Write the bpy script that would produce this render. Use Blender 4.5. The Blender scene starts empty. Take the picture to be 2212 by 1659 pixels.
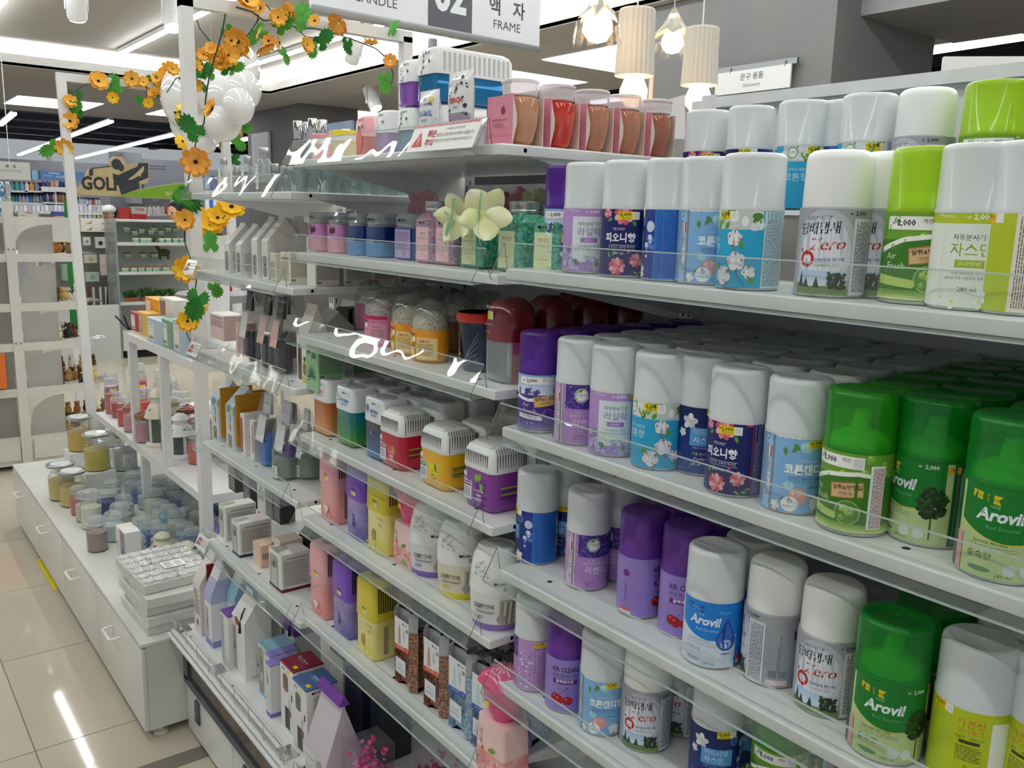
import bpy, bmesh, math, random
from math import sin, cos, pi, radians, sqrt, atan2
from mathutils import Vector, Matrix
random.seed(7)
scene = bpy.context.scene
COL = scene.collection
# ------------------------------------------------------------------ camera (eye at 1.5 m)
EYE = 1.5
FPX, YAW, PITCH, ROLL = 1886.66, radians(52.068), radians(10.753), radians(1.510)
_f = Vector((-sin(YAW)*cos(PITCH), cos(YAW)*cos(PITCH), -sin(PITCH)))
_r0 = Vector((cos(YAW), sin(YAW), 0)); _u0 = _r0.cross(_f)
_r = cos(ROLL)*_r0 + sin(ROLL)*_u0; _u = -sin(ROLL)*_r0 + cos(ROLL)*_u0
cam_d = bpy.data.cameras.new('camera'); cam = bpy.data.objects.new('camera', cam_d); COL.objects.link(cam)
cam_d.sensor_width = 36; cam_d.lens = 36*FPX/2212; cam_d.clip_start = .02; cam_d.clip_end = 120
m = Matrix((_r, _u, -_f)).transposed().to_4x4(); m.translation = (0, 0, EYE); cam.matrix_world = m
cam_d.dof.use_dof = False
scene.camera = cam
# ------------------------------------------------------------------ view, world
vs = scene.view_settings
vs.view_transform = 'Standard'; vs.look = 'None'; vs.gamma = 1; vs.use_curve_mapping = False
vs.exposure = 0.42
scene.cycles.use_denoising = True
scene.cycles.max_bounces = 10; scene.cycles.transparent_max_bounces = 24
scene.cycles.diffuse_bounces = 4; scene.cycles.glossy_bounces = 4; scene.cycles.transmission_bounces = 6
scene.cycles.caustics_reflective = False; scene.cycles.caustics_refractive = False
w = bpy.data.worlds.new('world'); scene.world = w; w.use_nodes = True
w.node_tree.nodes['Background'].inputs[0].default_value = (.90, .95, 1, 1)
w.node_tree.nodes['Background'].inputs[1].default_value = .30
STRIP_POWER = 21.0          # emission of the ceiling line lamps
PANEL_POWER = 5.0
# ------------------------------------------------------------------ pixel rays of the photograph, used to find where things stand
def ray(x, y): return _f + (x-1106)/FPX*_r - (y-829.5)/FPX*_u
def onY(x, y, Y): d = ray(x, y)*1.0; return d*(Y/d.y) + Vector((0, 0, EYE))
def onX(x, y, X): d = ray(x, y)*1.0; return d*(X/d.x) + Vector((0, 0, EYE))
def onZ(x, y, Z): d = ray(x, y)*1.0; return d*((Z-EYE)/d.z) + Vector((0, 0, EYE))   # Z above the floor
def onD(x, y, D): return ray(x, y)*D + Vector((0, 0, EYE))
# ------------------------------------------------------------------ materials
def lin(c):
    if isinstance(c, str):
        c = c.lstrip('#'); c = c if len(c) == 6 else ''.join(k*2 for k in c); c = tuple(int(c[i:i+2], 16)/255 for i in (0, 2, 4))
    return tuple(v/12.92 if v <= .04045 else ((v+.055)/1.055)**2.4 for v in c)
_M = {}
def graze(N, L):            # two-sided Fresnel: 0.05 facing, 1 at grazing
    lw = N.new('ShaderNodeLayerWeight'); lw.inputs[0].default_value = .5
    pw = N.new('ShaderNodeMath'); pw.operation = 'POWER'; pw.inputs[1].default_value = 4.5; L.new(lw.outputs['Facing'], pw.inputs[0])
    ma = N.new('ShaderNodeMath'); ma.operation = 'MULTIPLY_ADD'; ma.inputs[1].default_value = .93; ma.inputs[2].default_value = .055; L.new(pw.outputs[0], ma.inputs[0]); return ma
def mat(name, col='#cccccc', rough=.5, metal=0., trans=0., ior=1.45, emit=0., bump=None, vary=None, coat=0., sss=0., spec=.5, clear=0., alpha=1.):
    """procedural principled material; bump=(scale,strength,dist), vary=(scale,colour2,lo,hi); clear = share of see-through film"""
    key = name
    if key in _M: return _M[key]
    mt = bpy.data.materials.new(name); mt.use_nodes = True
    nt = mt.node_tree; N = nt.nodes; L = nt.links
    b = N['Principled BSDF']; b.inputs['Base Color'].default_value = (*lin(col), 1)
    b.inputs['Roughness'].default_value = rough; b.inputs['Metallic'].default_value = metal
    b.inputs['Transmission Weight'].default_value = trans; b.inputs['IOR'].default_value = ior
    b.inputs['Coat Weight'].default_value = coat; b.inputs['Specular IOR Level'].default_value = spec
    b.inputs['Coat Roughness'].default_value = .05
    if sss: b.inputs['Subsurface Weight'].default_value = sss; b.inputs['Subsurface Radius'].default_value = (.01, .01, .01); b.inputs['Subsurface Scale'].default_value = .5
    if emit:
        b.inputs['Emission Color'].default_value = (*lin(col), 1); b.inputs['Emission Strength'].default_value = emit
    tc = N.new('ShaderNodeTexCoord')
    if vary:
        n = N.new('ShaderNodeTexNoise'); n.inputs['Scale'].default_value = vary[0]; n.inputs['Detail'].default_value = 3
        L.new(tc.outputs['Object'], n.inputs['Vector'])
        r = N.new('ShaderNodeValToRGB'); r.color_ramp.elements[0].color = (*lin(col), 1); r.color_ramp.elements[1].color = (*lin(vary[1]), 1)
        r.color_ramp.elements[0].position = vary[2] if len(vary) > 2 else .35; r.color_ramp.elements[1].position = vary[3] if len(vary) > 3 else .65
        L.new(n.outputs['Fac'], r.inputs[0]); L.new(r.outputs[0], b.inputs['Base Color'])
    if bump:
        n2 = N.new('ShaderNodeTexNoise'); n2.inputs['Scale'].default_value = bump[0]; n2.inputs['Detail'].default_value = 2
        L.new(tc.outputs['Object'], n2.inputs['Vector'])
        bp = N.new('ShaderNodeBump'); bp.inputs['Strength'].default_value = bump[1]; bp.inputs['Distance'].default_value = bump[2] if len(bump) > 2 else .002
        L.new(n2.outputs['Fac'], bp.inputs['Height']); L.new(bp.outputs[0], b.inputs['Normal'])
    if clear:
        t = N.new('ShaderNodeBsdfTransparent'); t.inputs[0].default_value = (*[min(1, .35+.65*v/max(lin(col)+(.001,))) for v in lin(col)], 1)
        mx = N.new('ShaderNodeMixShader'); fr = graze(N, L)
        mp = N.new('ShaderNodeMapRange'); mp.inputs['To Min'].default_value = 1-clear; mp.inputs['To Max'].default_value = 1.0
        L.new(fr.outputs[0], mp.inputs['Value']); L.new(mp.outputs[0], mx.inputs[0])
        L.new(t.outputs[0], mx.inputs[1]); L.new(b.outputs[0], mx.inputs[2]); L.new(mx.outputs[0], N['Material Output'].inputs[0])
    _M[key] = mt; return mt
def film(name, tint='#ffffff', gloss=.9, body=.06, bodycol='#ffffff', rough=.03, wave=(9, .25, .004), ior=1.5):
    """thin clear sheet: tinted see-through, a little milky body, Fresnel gloss, gently wavy"""
    if name in _M: return _M[name]
    mt = bpy.data.materials.new(name); mt.use_nodes = True; nt = mt.node_tree; N = nt.nodes; L = nt.links
    N.remove(N['Principled BSDF']); out = N['Material Output']
    t = N.new('ShaderNodeBsdfTransparent'); t.inputs[0].default_value = (*lin(tint), 1)
    d = N.new('ShaderNodeBsdfDiffuse'); d.inputs[0].default_value = (*lin(bodycol), 1)
    g = N.new('ShaderNodeBsdfGlossy'); g.inputs['Roughness'].default_value = rough
    m1 = N.new('ShaderNodeMixShader'); m1.inputs[0].default_value = body
    m2 = N.new('ShaderNodeMixShader'); fr = graze(N, L)
    ml = N.new('ShaderNodeMath'); ml.operation = 'MULTIPLY'; ml.inputs[1].default_value = gloss
    L.new(fr.outputs[0], ml.inputs[0]); L.new(ml.outputs[0], m2.inputs[0])
    L.new(t.outputs[0], m1.inputs[1]); L.new(d.outputs[0], m1.inputs[2]); L.new(m1.outputs[0], m2.inputs[1]); L.new(g.outputs[0], m2.inputs[2])
    if wave:
        tc = N.new('ShaderNodeTexCoord'); n = N.new('ShaderNodeTexNoise'); n.inputs['Scale'].default_value = wave[0]; n.inputs['Detail'].default_value = 1
        L.new(tc.outputs['Object'], n.inputs['Vector'])
        bp = N.new('ShaderNodeBump'); bp.inputs['Strength'].default_value = wave[1]; bp.inputs['Distance'].default_value = wave[2]
        L.new(n.outputs['Fac'], bp.inputs['Height']); L.new(bp.outputs[0], g.inputs['Normal'])
    L.new(m2.outputs[0], out.inputs[0]); _M[name] = mt; return mt
def C(col, rough=.45, coat=0.):            # flat printed colour
    return mat('ink_'+col.lstrip('#')+('_g' if coat else ''), col, rough=rough, coat=coat)
# ------------------------------------------------------------------ mesh builder
class MB:
    def __init__(s): s.v = []; s.f = []; s.mi = []; s.mats = []; s.sharp = 35
    def m(s, mt):
        if isinstance(mt, str): mt = C(mt)
        if mt not in s.mats: s.mats.append(mt)
        return s.mats.index(mt)
    def add(s, vs, fs, mt, M=None):
        o = len(s.v); k = s.m(mt)
        if M is None: s.v.extend(tuple(p) for p in vs)
        else: s.v.extend(tuple(M @ Vector(p)) for p in vs)
        for f in fs: s.f.append(tuple(i+o for i in f)); s.mi.append(k)
        return s
    def box(s, c, d, mt, M=None):
        x, y, z = c; a, b, e = d[0]/2, d[1]/2, d[2]/2
        vs = [(x+i*a, y+j*b, z+k*e) for k in (-1, 1) for j in (-1, 1) for i in (-1, 1)]
        return s.add(vs, [(0, 2, 3, 1), (4, 5, 7, 6), (0, 1, 5, 4), (2, 6, 7, 3), (0, 4, 6, 2), (1, 3, 7, 5)], mt, M)
    def lo_hi(s, a, b, mt, M=None):
        return s.box([(a[i]+b[i])/2 for i in range(3)], [abs(b[i]-a[i]) for i in range(3)], mt, M)
    def lathe(s, prof, mt, n=24, c=(0, 0, 0), M=None, sx=1, sy=1, wob=None):
        vs = []; fs = []
        for (r, z) in prof:
            for i in range(n):
                a = 2*pi*i/n; rr = r*(1+(wob(a, z) if wob else 0))
                vs.append((c[0]+rr*cos(a)*sx, c[1]+rr*sin(a)*sy, c[2]+z))
        for j in range(len(prof)-1):
            for i in range(n):
                a, b = j*n+i, j*n+(i+1) % n; fs.append((a, b, b+n, a+n))
        if prof[0][0] > 1e-5: fs.append(tuple(reversed(range(n))))
        if prof[-1][0] > 1e-5: fs.append(tuple(range((len(prof)-1)*n, len(prof)*n)))
        return s.add(vs, fs, mt, M)
    def loft(s, rings, mt, M=None, cap=(1, 1)):
        n = len(rings[0]); vs = [p for r in rings for p in r]; fs = []
        for j in range(len(rings)-1):
            for i in range(n):
                a, b = j*n+i, j*n+(i+1) % n; fs.append((a, b, b+n, a+n))
        if cap[0]: fs.append(tuple(reversed(range(n))))
        if cap[1]: fs.append(tuple(range((len(rings)-1)*n, len(rings)*n)))
        return s.add(vs, fs, mt, M)
    def rbox(s, w, d, prof, mt, r=.012, n=4, c=(0, 0, 0), M=None, e=None):
        """rounded-rectangle loft; prof = [(z, inset)]"""
        rings = []
        for z, ins in prof:
            a, b = w/2-ins, d/2-ins; rr = max(.0008, min(r, a*.98, b*.98)); ring = []
            for q, (cx, cy) in enumerate(((a-rr, b-rr), (-a+rr, b-rr), (-a+rr, -b+rr), (a-rr, -b+rr))):
                for i in range(n+1):
                    t = (q+i/n)*pi/2; ring.append((c[0]+cx+rr*cos(t), c[1]+cy+rr*sin(t), c[2]+z))
            rings.append(ring)
        return s.loft(rings, mt, M)
    def tube(s, pts, r, mt, n=6, M=None, closed=False):
        pts = [Vector(p) for p in pts]; rings = []; prev = None
        for i, p in enumerate(pts):
            a = pts[max(0, i-1)]; b = pts[min(len(pts)-1, i+1)]; t = (b-a).normalized() if (b-a).length > 1e-9 else Vector((0, 0, 1))
            x = prev if prev is not None else Vector((0, 0, 1)).cross(t)
            if x.length < 1e-3: x = Vector((1, 0, 0)).cross(t)
            x = (x-t*x.dot(t))
            if x.length < 1e-6: x = t.orthogonal()
            x.normalize(); prev = x; y = t.cross(x)
            rr = r[i] if isinstance(r, (list, tuple)) else r
            rings.append([tuple(p+(x*cos(2*pi*k/n)+y*sin(2*pi*k/n))*rr) for k in range(n)])
        return s.loft(rings, mt, M)
    def prism(s, pts, y0, y1, mt, M=None):       # outline in xz, extruded along y
        n = len(pts); vs = [(x, y0, z) for x, z in pts]+[(x, y1, z) for x, z in pts]
        fs = [tuple(range(n)), tuple(reversed(range(n, 2*n)))]+[((i+1) % n, i, i+n, (i+1) % n+n) for i in range(n)]
        return s.add(vs, fs, mt, M)
    def ball(s, c, r, mt, n=10, m=6, M=None, sc=(1, 1, 1)):
        prof = [(max(1e-6, sin(pi*j/m))*r, -cos(pi*j/m)*r*sc[2]) for j in range(m+1)]
        return s.lathe(prof, mt, n, c, M, sc[0], sc[1])
    def mesh(s, name):
        me = bpy.data.meshes.new(name); me.from_pydata(s.v, [], s.f)
        for k in s.mats: me.materials.append(k)
        me.polygons.foreach_set('material_index', s.mi)
        me.polygons.foreach_set('use_smooth', [True]*len(s.f)); me.update()
        me.set_sharp_from_angle(angle=radians(s.sharp))
        return me
    def build(s, name, parent=None, loc=(0, 0, 0), rz=0, label=None):
        o = bpy.data.objects.new(name, s.mesh(name)); COL.objects.link(o); o.parent = parent
        o.location = loc; o.rotation_euler = (0, 0, rz)
        if label: o['label'] = label
        return o
def tag(o, label, cat, group=None, kind=None):
    if label: o['label'] = label
    if cat: o['category'] = cat
    if group: o['group'] = group
    if kind: o['kind'] = kind
    return o
def thing(name, label, cat, loc=(0, 0, 0), rz=0, group=None):
    o = bpy.data.objects.new(name, None); COL.objects.link(o); o.empty_display_size = .02
    o.location = loc; o.rotation_euler = (0, 0, rz); return tag(o, label, cat, group)
def struct(name, mb): o = mb.build(name); o['kind'] = 'structure'; return o
def dup(root, loc=None, rz=None, label=None, group=None, sc=None, skip=()):
    r = root.copy(); COL.objects.link(r)
    if loc is not None: r.location = loc
    if rz is not None: r.rotation_euler = (0, 0, rz)
    if sc is not None: r.scale = (sc, sc, sc) if not isinstance(sc, tuple) else sc
    if label: r['label'] = label
    if group: r['group'] = group
    elif 'group' in r.keys() and group == '': del r['group']
    for ch in list(root.children):
        if ch.name.split('.')[0] in skip: continue
        c = ch.copy(); COL.objects.link(c); c.parent = r
        for g in ch.children:
            d = g.copy(); COL.objects.link(d); d.parent = c
    return r
# ------------------------------------------------------------------ flat print: shapes in millimetres, wrapped on cans or laid on flat faces
_tc = {}
_cu = bpy.data.curves.new('lettering_source', 'FONT'); _co = bpy.data.objects.new('lettering_source', _cu); COL.objects.link(_co)
def glyphs(s, bold=0., res=1, shear=0.):
    k = (s, bold, res, shear)
    if k in _tc: return _tc[k]
    _cu.body = s; _cu.size = 1; _cu.offset = bold; _cu.resolution_u = res; _cu.align_x = 'CENTER'; _cu.align_y = 'CENTER'; _cu.shear = shear
    me = _co.to_mesh()
    v = [(p.co.x, p.co.y) for p in me.vertices]; f = [tuple(p.vertices) for p in me.polygons]
    _co.to_mesh_clear(); _tc[k] = (v, f); return _tc[k]
def clip_strips(poly, step):
    x0 = min(p[0] for p in poly); x1 = max(p[0] for p in poly)
    if x1-x0 <= step*.6: return [poly]
    out = []; k0 = math.floor(x0/step); k1 = math.floor((x1-1e-9)/step)
    if k0 == k1: return [poly]
    for k in range(k0, k1+1):
        q = poly
        for lim, sg in ((k*step, 1), ((k+1)*step, -1)):
            r = []
            for i in range(len(q)):
                a, b = q[i], q[(i+1) % len(q)]; da, db = (a[0]-lim)*sg, (b[0]-lim)*sg
                if da >= 0: r.append(a)
                if (da > 0 and db < 0) or (da < 0 and db > 0):
                    t = da/(da-db); r.append((lim, a[1]+(b[1]-a[1])*t))
            q = r
            if len(q) < 3: break
        if len(q) >= 3: out.append(q)
    return out
class Print:
    """collects coloured shapes (u right, v up, mm) in layers and maps them on a surface"""
    def __init__(s): s.items = []; s.lay = 0
    def poly(s, pts, col, lay=None): s.items.append((list(pts), col, s.lay if lay is None else lay)); s.lay += (lay is None)*.02; return s
    def rect(s, u0, v0, u1, v1, col, **k): return s.poly([(u0, v0), (u1, v0), (u1, v1), (u0, v1)], col, **k)
    def ell(s, u, v, a, b, col, n=16, rot=0, **k):
        return s.poly([(u+a*cos(t)*cos(rot)-b*sin(t)*sin(rot), v+a*cos(t)*sin(rot)+b*sin(t)*cos(rot)) for t in [2*pi*i/n for i in range(n)]], col, **k)
    def ring(s, u, v, r, w, col, n=20):
        for i in range(n):
            a, b = 2*pi*i/n, 2*pi*(i+1)/n
            s.poly([(u+r*cos(a), v+r*sin(a)), (u+r*cos(b), v+r*sin(b)), (u+(r-w)*cos(b), v+(r-w)*sin(b)), (u+(r-w)*cos(a), v+(r-w)*sin(a))], col, lay=s.lay)
        s.lay += .02; return s
    def line(s, a, b, w, col):
        d = Vector((b[0]-a[0], b[1]-a[1])); 
        if d.length < 1e-6: return s
        n = Vector((-d.y, d.x)).normalized()*w/2
        return s.poly([(a[0]-n.x, a[1]-n.y), (b[0]-n.x, b[1]-n.y), (b[0]+n.x, b[1]+n.y), (a[0]+n.x, a[1]+n.y)], col)
    def text(s, t, u, v, size, col, bold=0., al='c', rot=0, sx=1., res=1, shear=0.):
        V, F = glyphs(t, bold, res, shear)
        if not V: return s
        if al == 'l': u -= min(p[0] for p in V)*size*sx
        if al == 'r': u -= max(p[0] for p in V)*size*sx
        c, n = cos(rot), sin(rot); P = [(u+(x*sx*c-y*n)*size, v+(x*sx*n+y*c)*size) for x, y in V]
        for f in F: s.items.append(([P[i] for i in f], col, s.lay))
        s.lay += .02; return s
    def lines(s, u0, v0, u1, v1, col, pitch=2., vert=False, fill=.5, seed=0, red=None):
        """block of unreadably small print: broken dashes"""
        rd = random.Random(seed+int(u0*7)+int(v1*3)); 
        a0, a1, b0, b1 = (u0, u1, v0, v1) if not vert else (v0, v1, u0, u1)
        q = b1; k = 0
        while q > b0+pitch*.5:
            x = a0; end = a1-(rd.random()*.3*(a1-a0) if rd.random() < .25 else 0); c2 = red if (red and rd.random() < .2) else col
            while x < end:
                l = rd.uniform(1.2, 4.5); e = min(end, x+l)
                if not vert: s.rect(x, q-pitch*fill, e, q, c2, lay=s.lay)
                else: s.rect(q-pitch*fill, x, q, e, c2, lay=s.lay)
                x = e+rd.uniform(.3, .8)
            q -= pitch
        s.lay += .02; return s
    def flower(s, u, v, r, col, mid, n=5, rot=0, shade=None):
        for i in range(n):
            a = rot+2*pi*i/n; s.ell(u+cos(a)*r*.55, v+sin(a)*r*.55, r*.5, r*.38, col if not shade or i % 2 else shade, n=10, rot=a)
        s.ell(u, v, r*.22, r*.22, mid, n=8); return s
    def leaf(s, u, v, l, w, rot, col):
        c, n = cos(rot), sin(rot); P = [(0, 0), (l*.3, w*.5), (l*.6, w*.45), (l, 0), (l*.6, -w*.45), (l*.3, -w*.5)]
        return s.poly([(u+x*c-y*n, v+x*n+y*c) for x, y in P], col)
    def grad(s, u0, v0, u1, v1, ca, cb, n=8):     # printed colour blend, bottom to top
        A, B = [tuple(int(c.lstrip('#')[i:i+2], 16) for i in (0, 2, 4)) for c in (ca, cb)]
        for i in range(n):
            t = i/(n-1); c = '#%02x%02x%02x' % tuple(int(A[k]+(B[k]-A[k])*t) for k in range(3))
            s.rect(u0, v0+(v1-v0)*i/n, u1, v0+(v1-v0)*(i+1)/n, c, lay=s.lay)
        s.lay += .02; return s
    def price(s, u, v, t='2,000', k=1., white=False, plain=False):
        if not plain:
            s.rect(u-11*k, v-4*k, u+4.5*k, v+4*k, '#f4f4f2' if white else '#f5d90f'); s.rect(u+4.5*k, v-4*k, u+12*k, v+4*k, '#f6f6f6')
            s.rect(u+5.6*k, v-2.8*k, u+10.9*k, v+2.8*k, '#e3e3e3')
        s.text('₩', u-9.2*k, v+1*k, 3*k, '#222222'); s.text(t, u-2.6*k, v+1.1*k, 5.4*k, '#151515', bold=.02, sx=.95)
        if not plain: s.text('계산바코드', u-2.6*k, v-2.5*k, 2.4*k, '#30302a')
        return s
    def mesh_into(s, mb, fn, step, gloss=0., off=.00025, dl=.00025):
        for pts, col, lay in s.items:
            mt = C(col, .4, gloss) if isinstance(col, str) else col
            for q in (clip_strips(pts, step) if step else [pts]):
                vs = [fn(p[0]/1000, p[1]/1000, off+dl*lay) for p in q]; mb.add(vs, [tuple(range(len(q)))], mt)
        return mb
    def on_cyl(s, R, z0=0., parent=None, name='label', rz=0, step=5., gloss=0.):
        mb = MB(); s.mesh_into(mb, lambda u, v, o: ((R+o)*sin(u/R), -(R+o)*cos(u/R), z0+v), step, gloss); return mb.build(name, parent, rz=rz)
    def on_flat(s, M, parent=None, name='label', gloss=0.):
        mb = MB(); s.mesh_into(mb, lambda u, v, o: tuple(M @ Vector((u, -o, v))), 0, gloss); mb.sharp = 180; return mb.build(name, parent)
# ================================================================== materials of the place
M_white = mat('white_metal', '#e6e8e8', .38, vary=(30, '#dfe2e3'))
M_shelf = mat('white_shelf_paint', '#e4e6e6', .33, vary=(14, '#dcdedd'), bump=(900, .05, .0005))
M_greyp = mat('grey_panel', '#8f8f90', .5, vary=(5, '#8a8a8c'))
M_dark = mat('charcoal_plastic', '#55606a', .42, vary=(20, '#4b555e'))
M_chrome = mat('chrome', '#d8dadc', .14, 1.)
M_black = mat('black_slot', '#17181a', .7)
M_acry = film('clear_acrylic', '#f8fbfa', .85, .035, '#eef4f4', .025, (11, .5, .006))
M_acry2 = film('clear_acrylic_side', '#f2f7f6', .8, .10, '#eef4f4', .05, (7, .2, .003))
M_edge = mat('acrylic_cut_edge', '#cfd8d8', .2, coat=.6, clear=.35)
M_wrap = film('clear_wrap', '#fafafa', .95, .03, '#ffffff', .06, (60, .7, .004))
M_strip = mat('strip_lamp_glow', '#fafdfa', emit=STRIP_POWER)
M_panel = mat('panel_lamp_glow', '#fbfcff', emit=PANEL_POWER)
M_cove = mat('cove_lamp_glow', '#ffffff', emit=26.0)
M_ceil = mat('ceiling_paint', '#bcb9b3', .8, vary=(1.5, '#b8b5af'), bump=(400, .04, .001))
M_ceil2 = mat('soffit_paint', '#c2beb8', .8, vary=(1.2, '#bdb9b3'))
M_fascia = mat('fascia_paint', '#dadad8', .7, vary=(3, '#d5d5d3'))
M_void = mat('open_ceiling_black', '#17181d', .9, vary=(2, '#101116'))
# ================================================================== floor of polished 60 cm tiles
def floor():
    mb = MB(); mb.lo_hi((-30, -6, -.02), (6, 22, -.004), mat('tile_joint', '#9a9284', .8)); f = struct('floor', mb)
    mt = mat('polished_floor_tile', '#c9c1b0', .05, vary=(1.2, '#c1b8a6'), spec=.45)
    me = None; k = 0
    for i in range(-14, 5):
        for j in range(-3, 7):
            x, y = -.427+.604*i, .022+.604*j
            if x < -9 and y > 3: continue
            if me is None:
                t = MB(); t.box((0, 0, -.002), (.6005, .6005, .004), mt); me = t.mesh('tile')
            o = bpy.data.objects.new('tile', me); COL.objects.link(o); o.parent = f; o.location = (x, y, 0)
    mb = MB(); mb.lo_hi((-30, -6, -.003), (-9.2, 22, -.0005), mt); mb.lo_hi((-9.2, 4, -.003), (6, 22, -.0005), mt); o = mb.build('far_floor', f)
    s = MB(); s.lo_hi((-2.30, .35, .0006), (-2.24, .75, .0012), mat('grey_floor_strip', '#7d776e', .4)); tag(s.build('floor_strip'), 'dark grey inlaid strip in the floor before the drawer unit', 'floor strip')
    a, b = onZ(90, 1207, 0), onZ(120, 1274, 0)
    s = MB(); s.lo_hi((a.x, a.y-.022, .0006), (b.x, a.y+.018, .0014), mat('yellow_tape', '#e6d21c', .5)); tag(s.build('floor_tape'), 'yellow tape strip stuck on the floor beside the candle counter', 'tape')
floor()
# ================================================================== ceiling
ZC, ZS, ZV = 3.2, 3.0, 3.9          # raised field, soffit, open black ceiling
XE, YE = -11.3, 4.7                 # where the raised field ends
def ceiling():
    c = MB(); c.lo_hi((XE-.45, -6, ZC+.05), (8, YE+.45, ZC+.09), M_ceil); root = struct('ceiling', c)
    c = MB()
    c.lo_hi((XE-5.2, -6, ZS), (XE, 7.4, ZS+.03), M_ceil2); c.lo_hi((XE, YE, ZS), (8, 7.4, ZS+.03), M_ceil2); c.build('soffit', root)
    c = MB()      # fascia band between soffit and cove, with the recess behind it
    c.lo_hi((XE-.03, -6, ZS-.002), (XE, YE, ZS+.12), M_fascia); c.lo_hi((XE-.03, YE, ZS-.002), (8, YE+.03, ZS+.12), M_fascia)
    c.lo_hi((XE-.45, -6, ZS+.03), (XE-.41, YE+.4, ZC+.06), M_fascia); c.lo_hi((XE-.4, YE+.41, ZS+.03), (8, YE+.45, ZC+.06), M_fascia); c.build('fascia', root)
    c = MB()
    c.lo_hi((XE-.18, -5, ZS+.04), (XE-.12, YE, ZS+.07), M_cove); c.lo_hi((XE-.1, YE+.12, ZS+.04), (7, YE+.18, ZS+.07), M_cove); c.build('cove_lamp', root)
    c = MB(); c.lo_hi((-34, -8, ZV), (10, 26, ZV+.05), M_void); v = c.build('open_ceiling', root)
    c = MB()
    for k in range(9): c.lo_hi((-34, -6+k*3.1, ZV-.3), (-17, -5.8+k*3.1, ZV-.02), M_void)
    for k in range(6): c.lo_hi((-18.5-k*2.3, -6, ZV-.5), (-18.3-k*2.3, 24, ZV-.36), mat('duct_grey', '#2b2c31', .7))
    for k in range(5): c.lo_hi((-30, 8.4+k*2.6, ZV-.4), (8, 8.6+k*2.6, ZV-.1), mat('duct_grey', '#2b2c31', .7))
    c.build('duct', root)
ceiling()
def strip(x0, x1, y, z, label, grp=None):
    t = thing('strip_lamp', label, 'ceiling lamp', ((x0+x1)/2, y, z), group=grp); L = (x1-x0)
    h = MB(); h.box((0, 0, .022), (L, .052, .044), M_white); h.build('housing', t)
    h = MB(); h.rbox(L-.01, .05, [(-.022, .006), (-.010, 0), (0, 0)], M_strip, .004, 2); h.build('diffuser', t); return t
for y, lb in ((2.78, 'long white line lamp on the raised ceiling, nearest the aisle sign'), (1.36, 'long white line lamp at the top left corner of the view'), (4.15, 'long white line lamp behind the flower garland')):
    strip(-10.9 if y != 4.15 else -10.8, 1.5 if y > 2 else -2.92, y, ZC-.0, lb)
strip(-2.86, 3, 1.36, ZC, 'white line lamp on the ceiling over the aisle')
strip(-9, 3, -.1, ZC, 'white line lamp on the ceiling behind the viewer')
strip(-9, 3, -1.6, ZC, 'white line lamp far behind the viewer')
def panel(px, py, w, d, lab):
    p = onZ(px, py, ZS-.004); t = thing('panel_lamp', lab, 'ceiling lamp', p)
    h = MB(); h.box((0, 0, .0), (w+.06, d+.06, .008), M_white); h.build('frame', t)
    h = MB(); h.box((0, 0, -.006), (w, d, .006), M_panel); h.build('diffuser', t)
panel(115, 223, 1.25, 1.1, 'square ceiling light panel at far left above the dark ceiling')
panel(405, 247, 1.0, 1.0, 'square ceiling light panel behind the white balloons')
panel(755, 248, 1.25, 1.15, 'square ceiling light panel above the pillar with screens')
panel(1100, 176, 1.25, 1.2, 'square ceiling light panel behind the small spotlight')
panel(1370, 128, 1.25, 1.2, 'square ceiling light panel behind the paper pendant lamps')
def hang(a, b, lab):      # line lamps hung in the open ceiling at about 2.8 m
    A, B = onZ(*a, 3.05), onZ(*b, 3.05); d = B-A; t = thing('strip_lamp', lab, 'ceiling lamp', A, atan2(d.y, d.x)); L = d.length
    h = MB(); h.lo_hi((0, -.03, .02), (L, .03, .06), M_white); h.build('housing', t)
    h = MB(); h.lo_hi((0, -.045, -.02), (L, .045, .02), M_panelx); h.build('diffuser', t)
M_panelx = mat('hung_lamp_glow', '#f2f7ff', emit=7.)
for a, b, l in (((40, 335), (240, 262), 'hanging line lamp on the dark ceiling left of the flower post'), ((165, 342), (390, 288), 'hanging line lamp over the golf sign'),
                ((460, 315), (540, 300), 'short hanging line lamp seen beside the near post'), ((0, 270), (30, 245), 'hanging line lamp cut off at the left edge'),
                ((1280, 222), (1500, 190), 'line lamp in the dark slot behind the pendant lamps'), ((1965, 118), (2212, 80), 'bright line lamp in the dark slot at the upper right')):
    hang(a, b, l)
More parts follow.
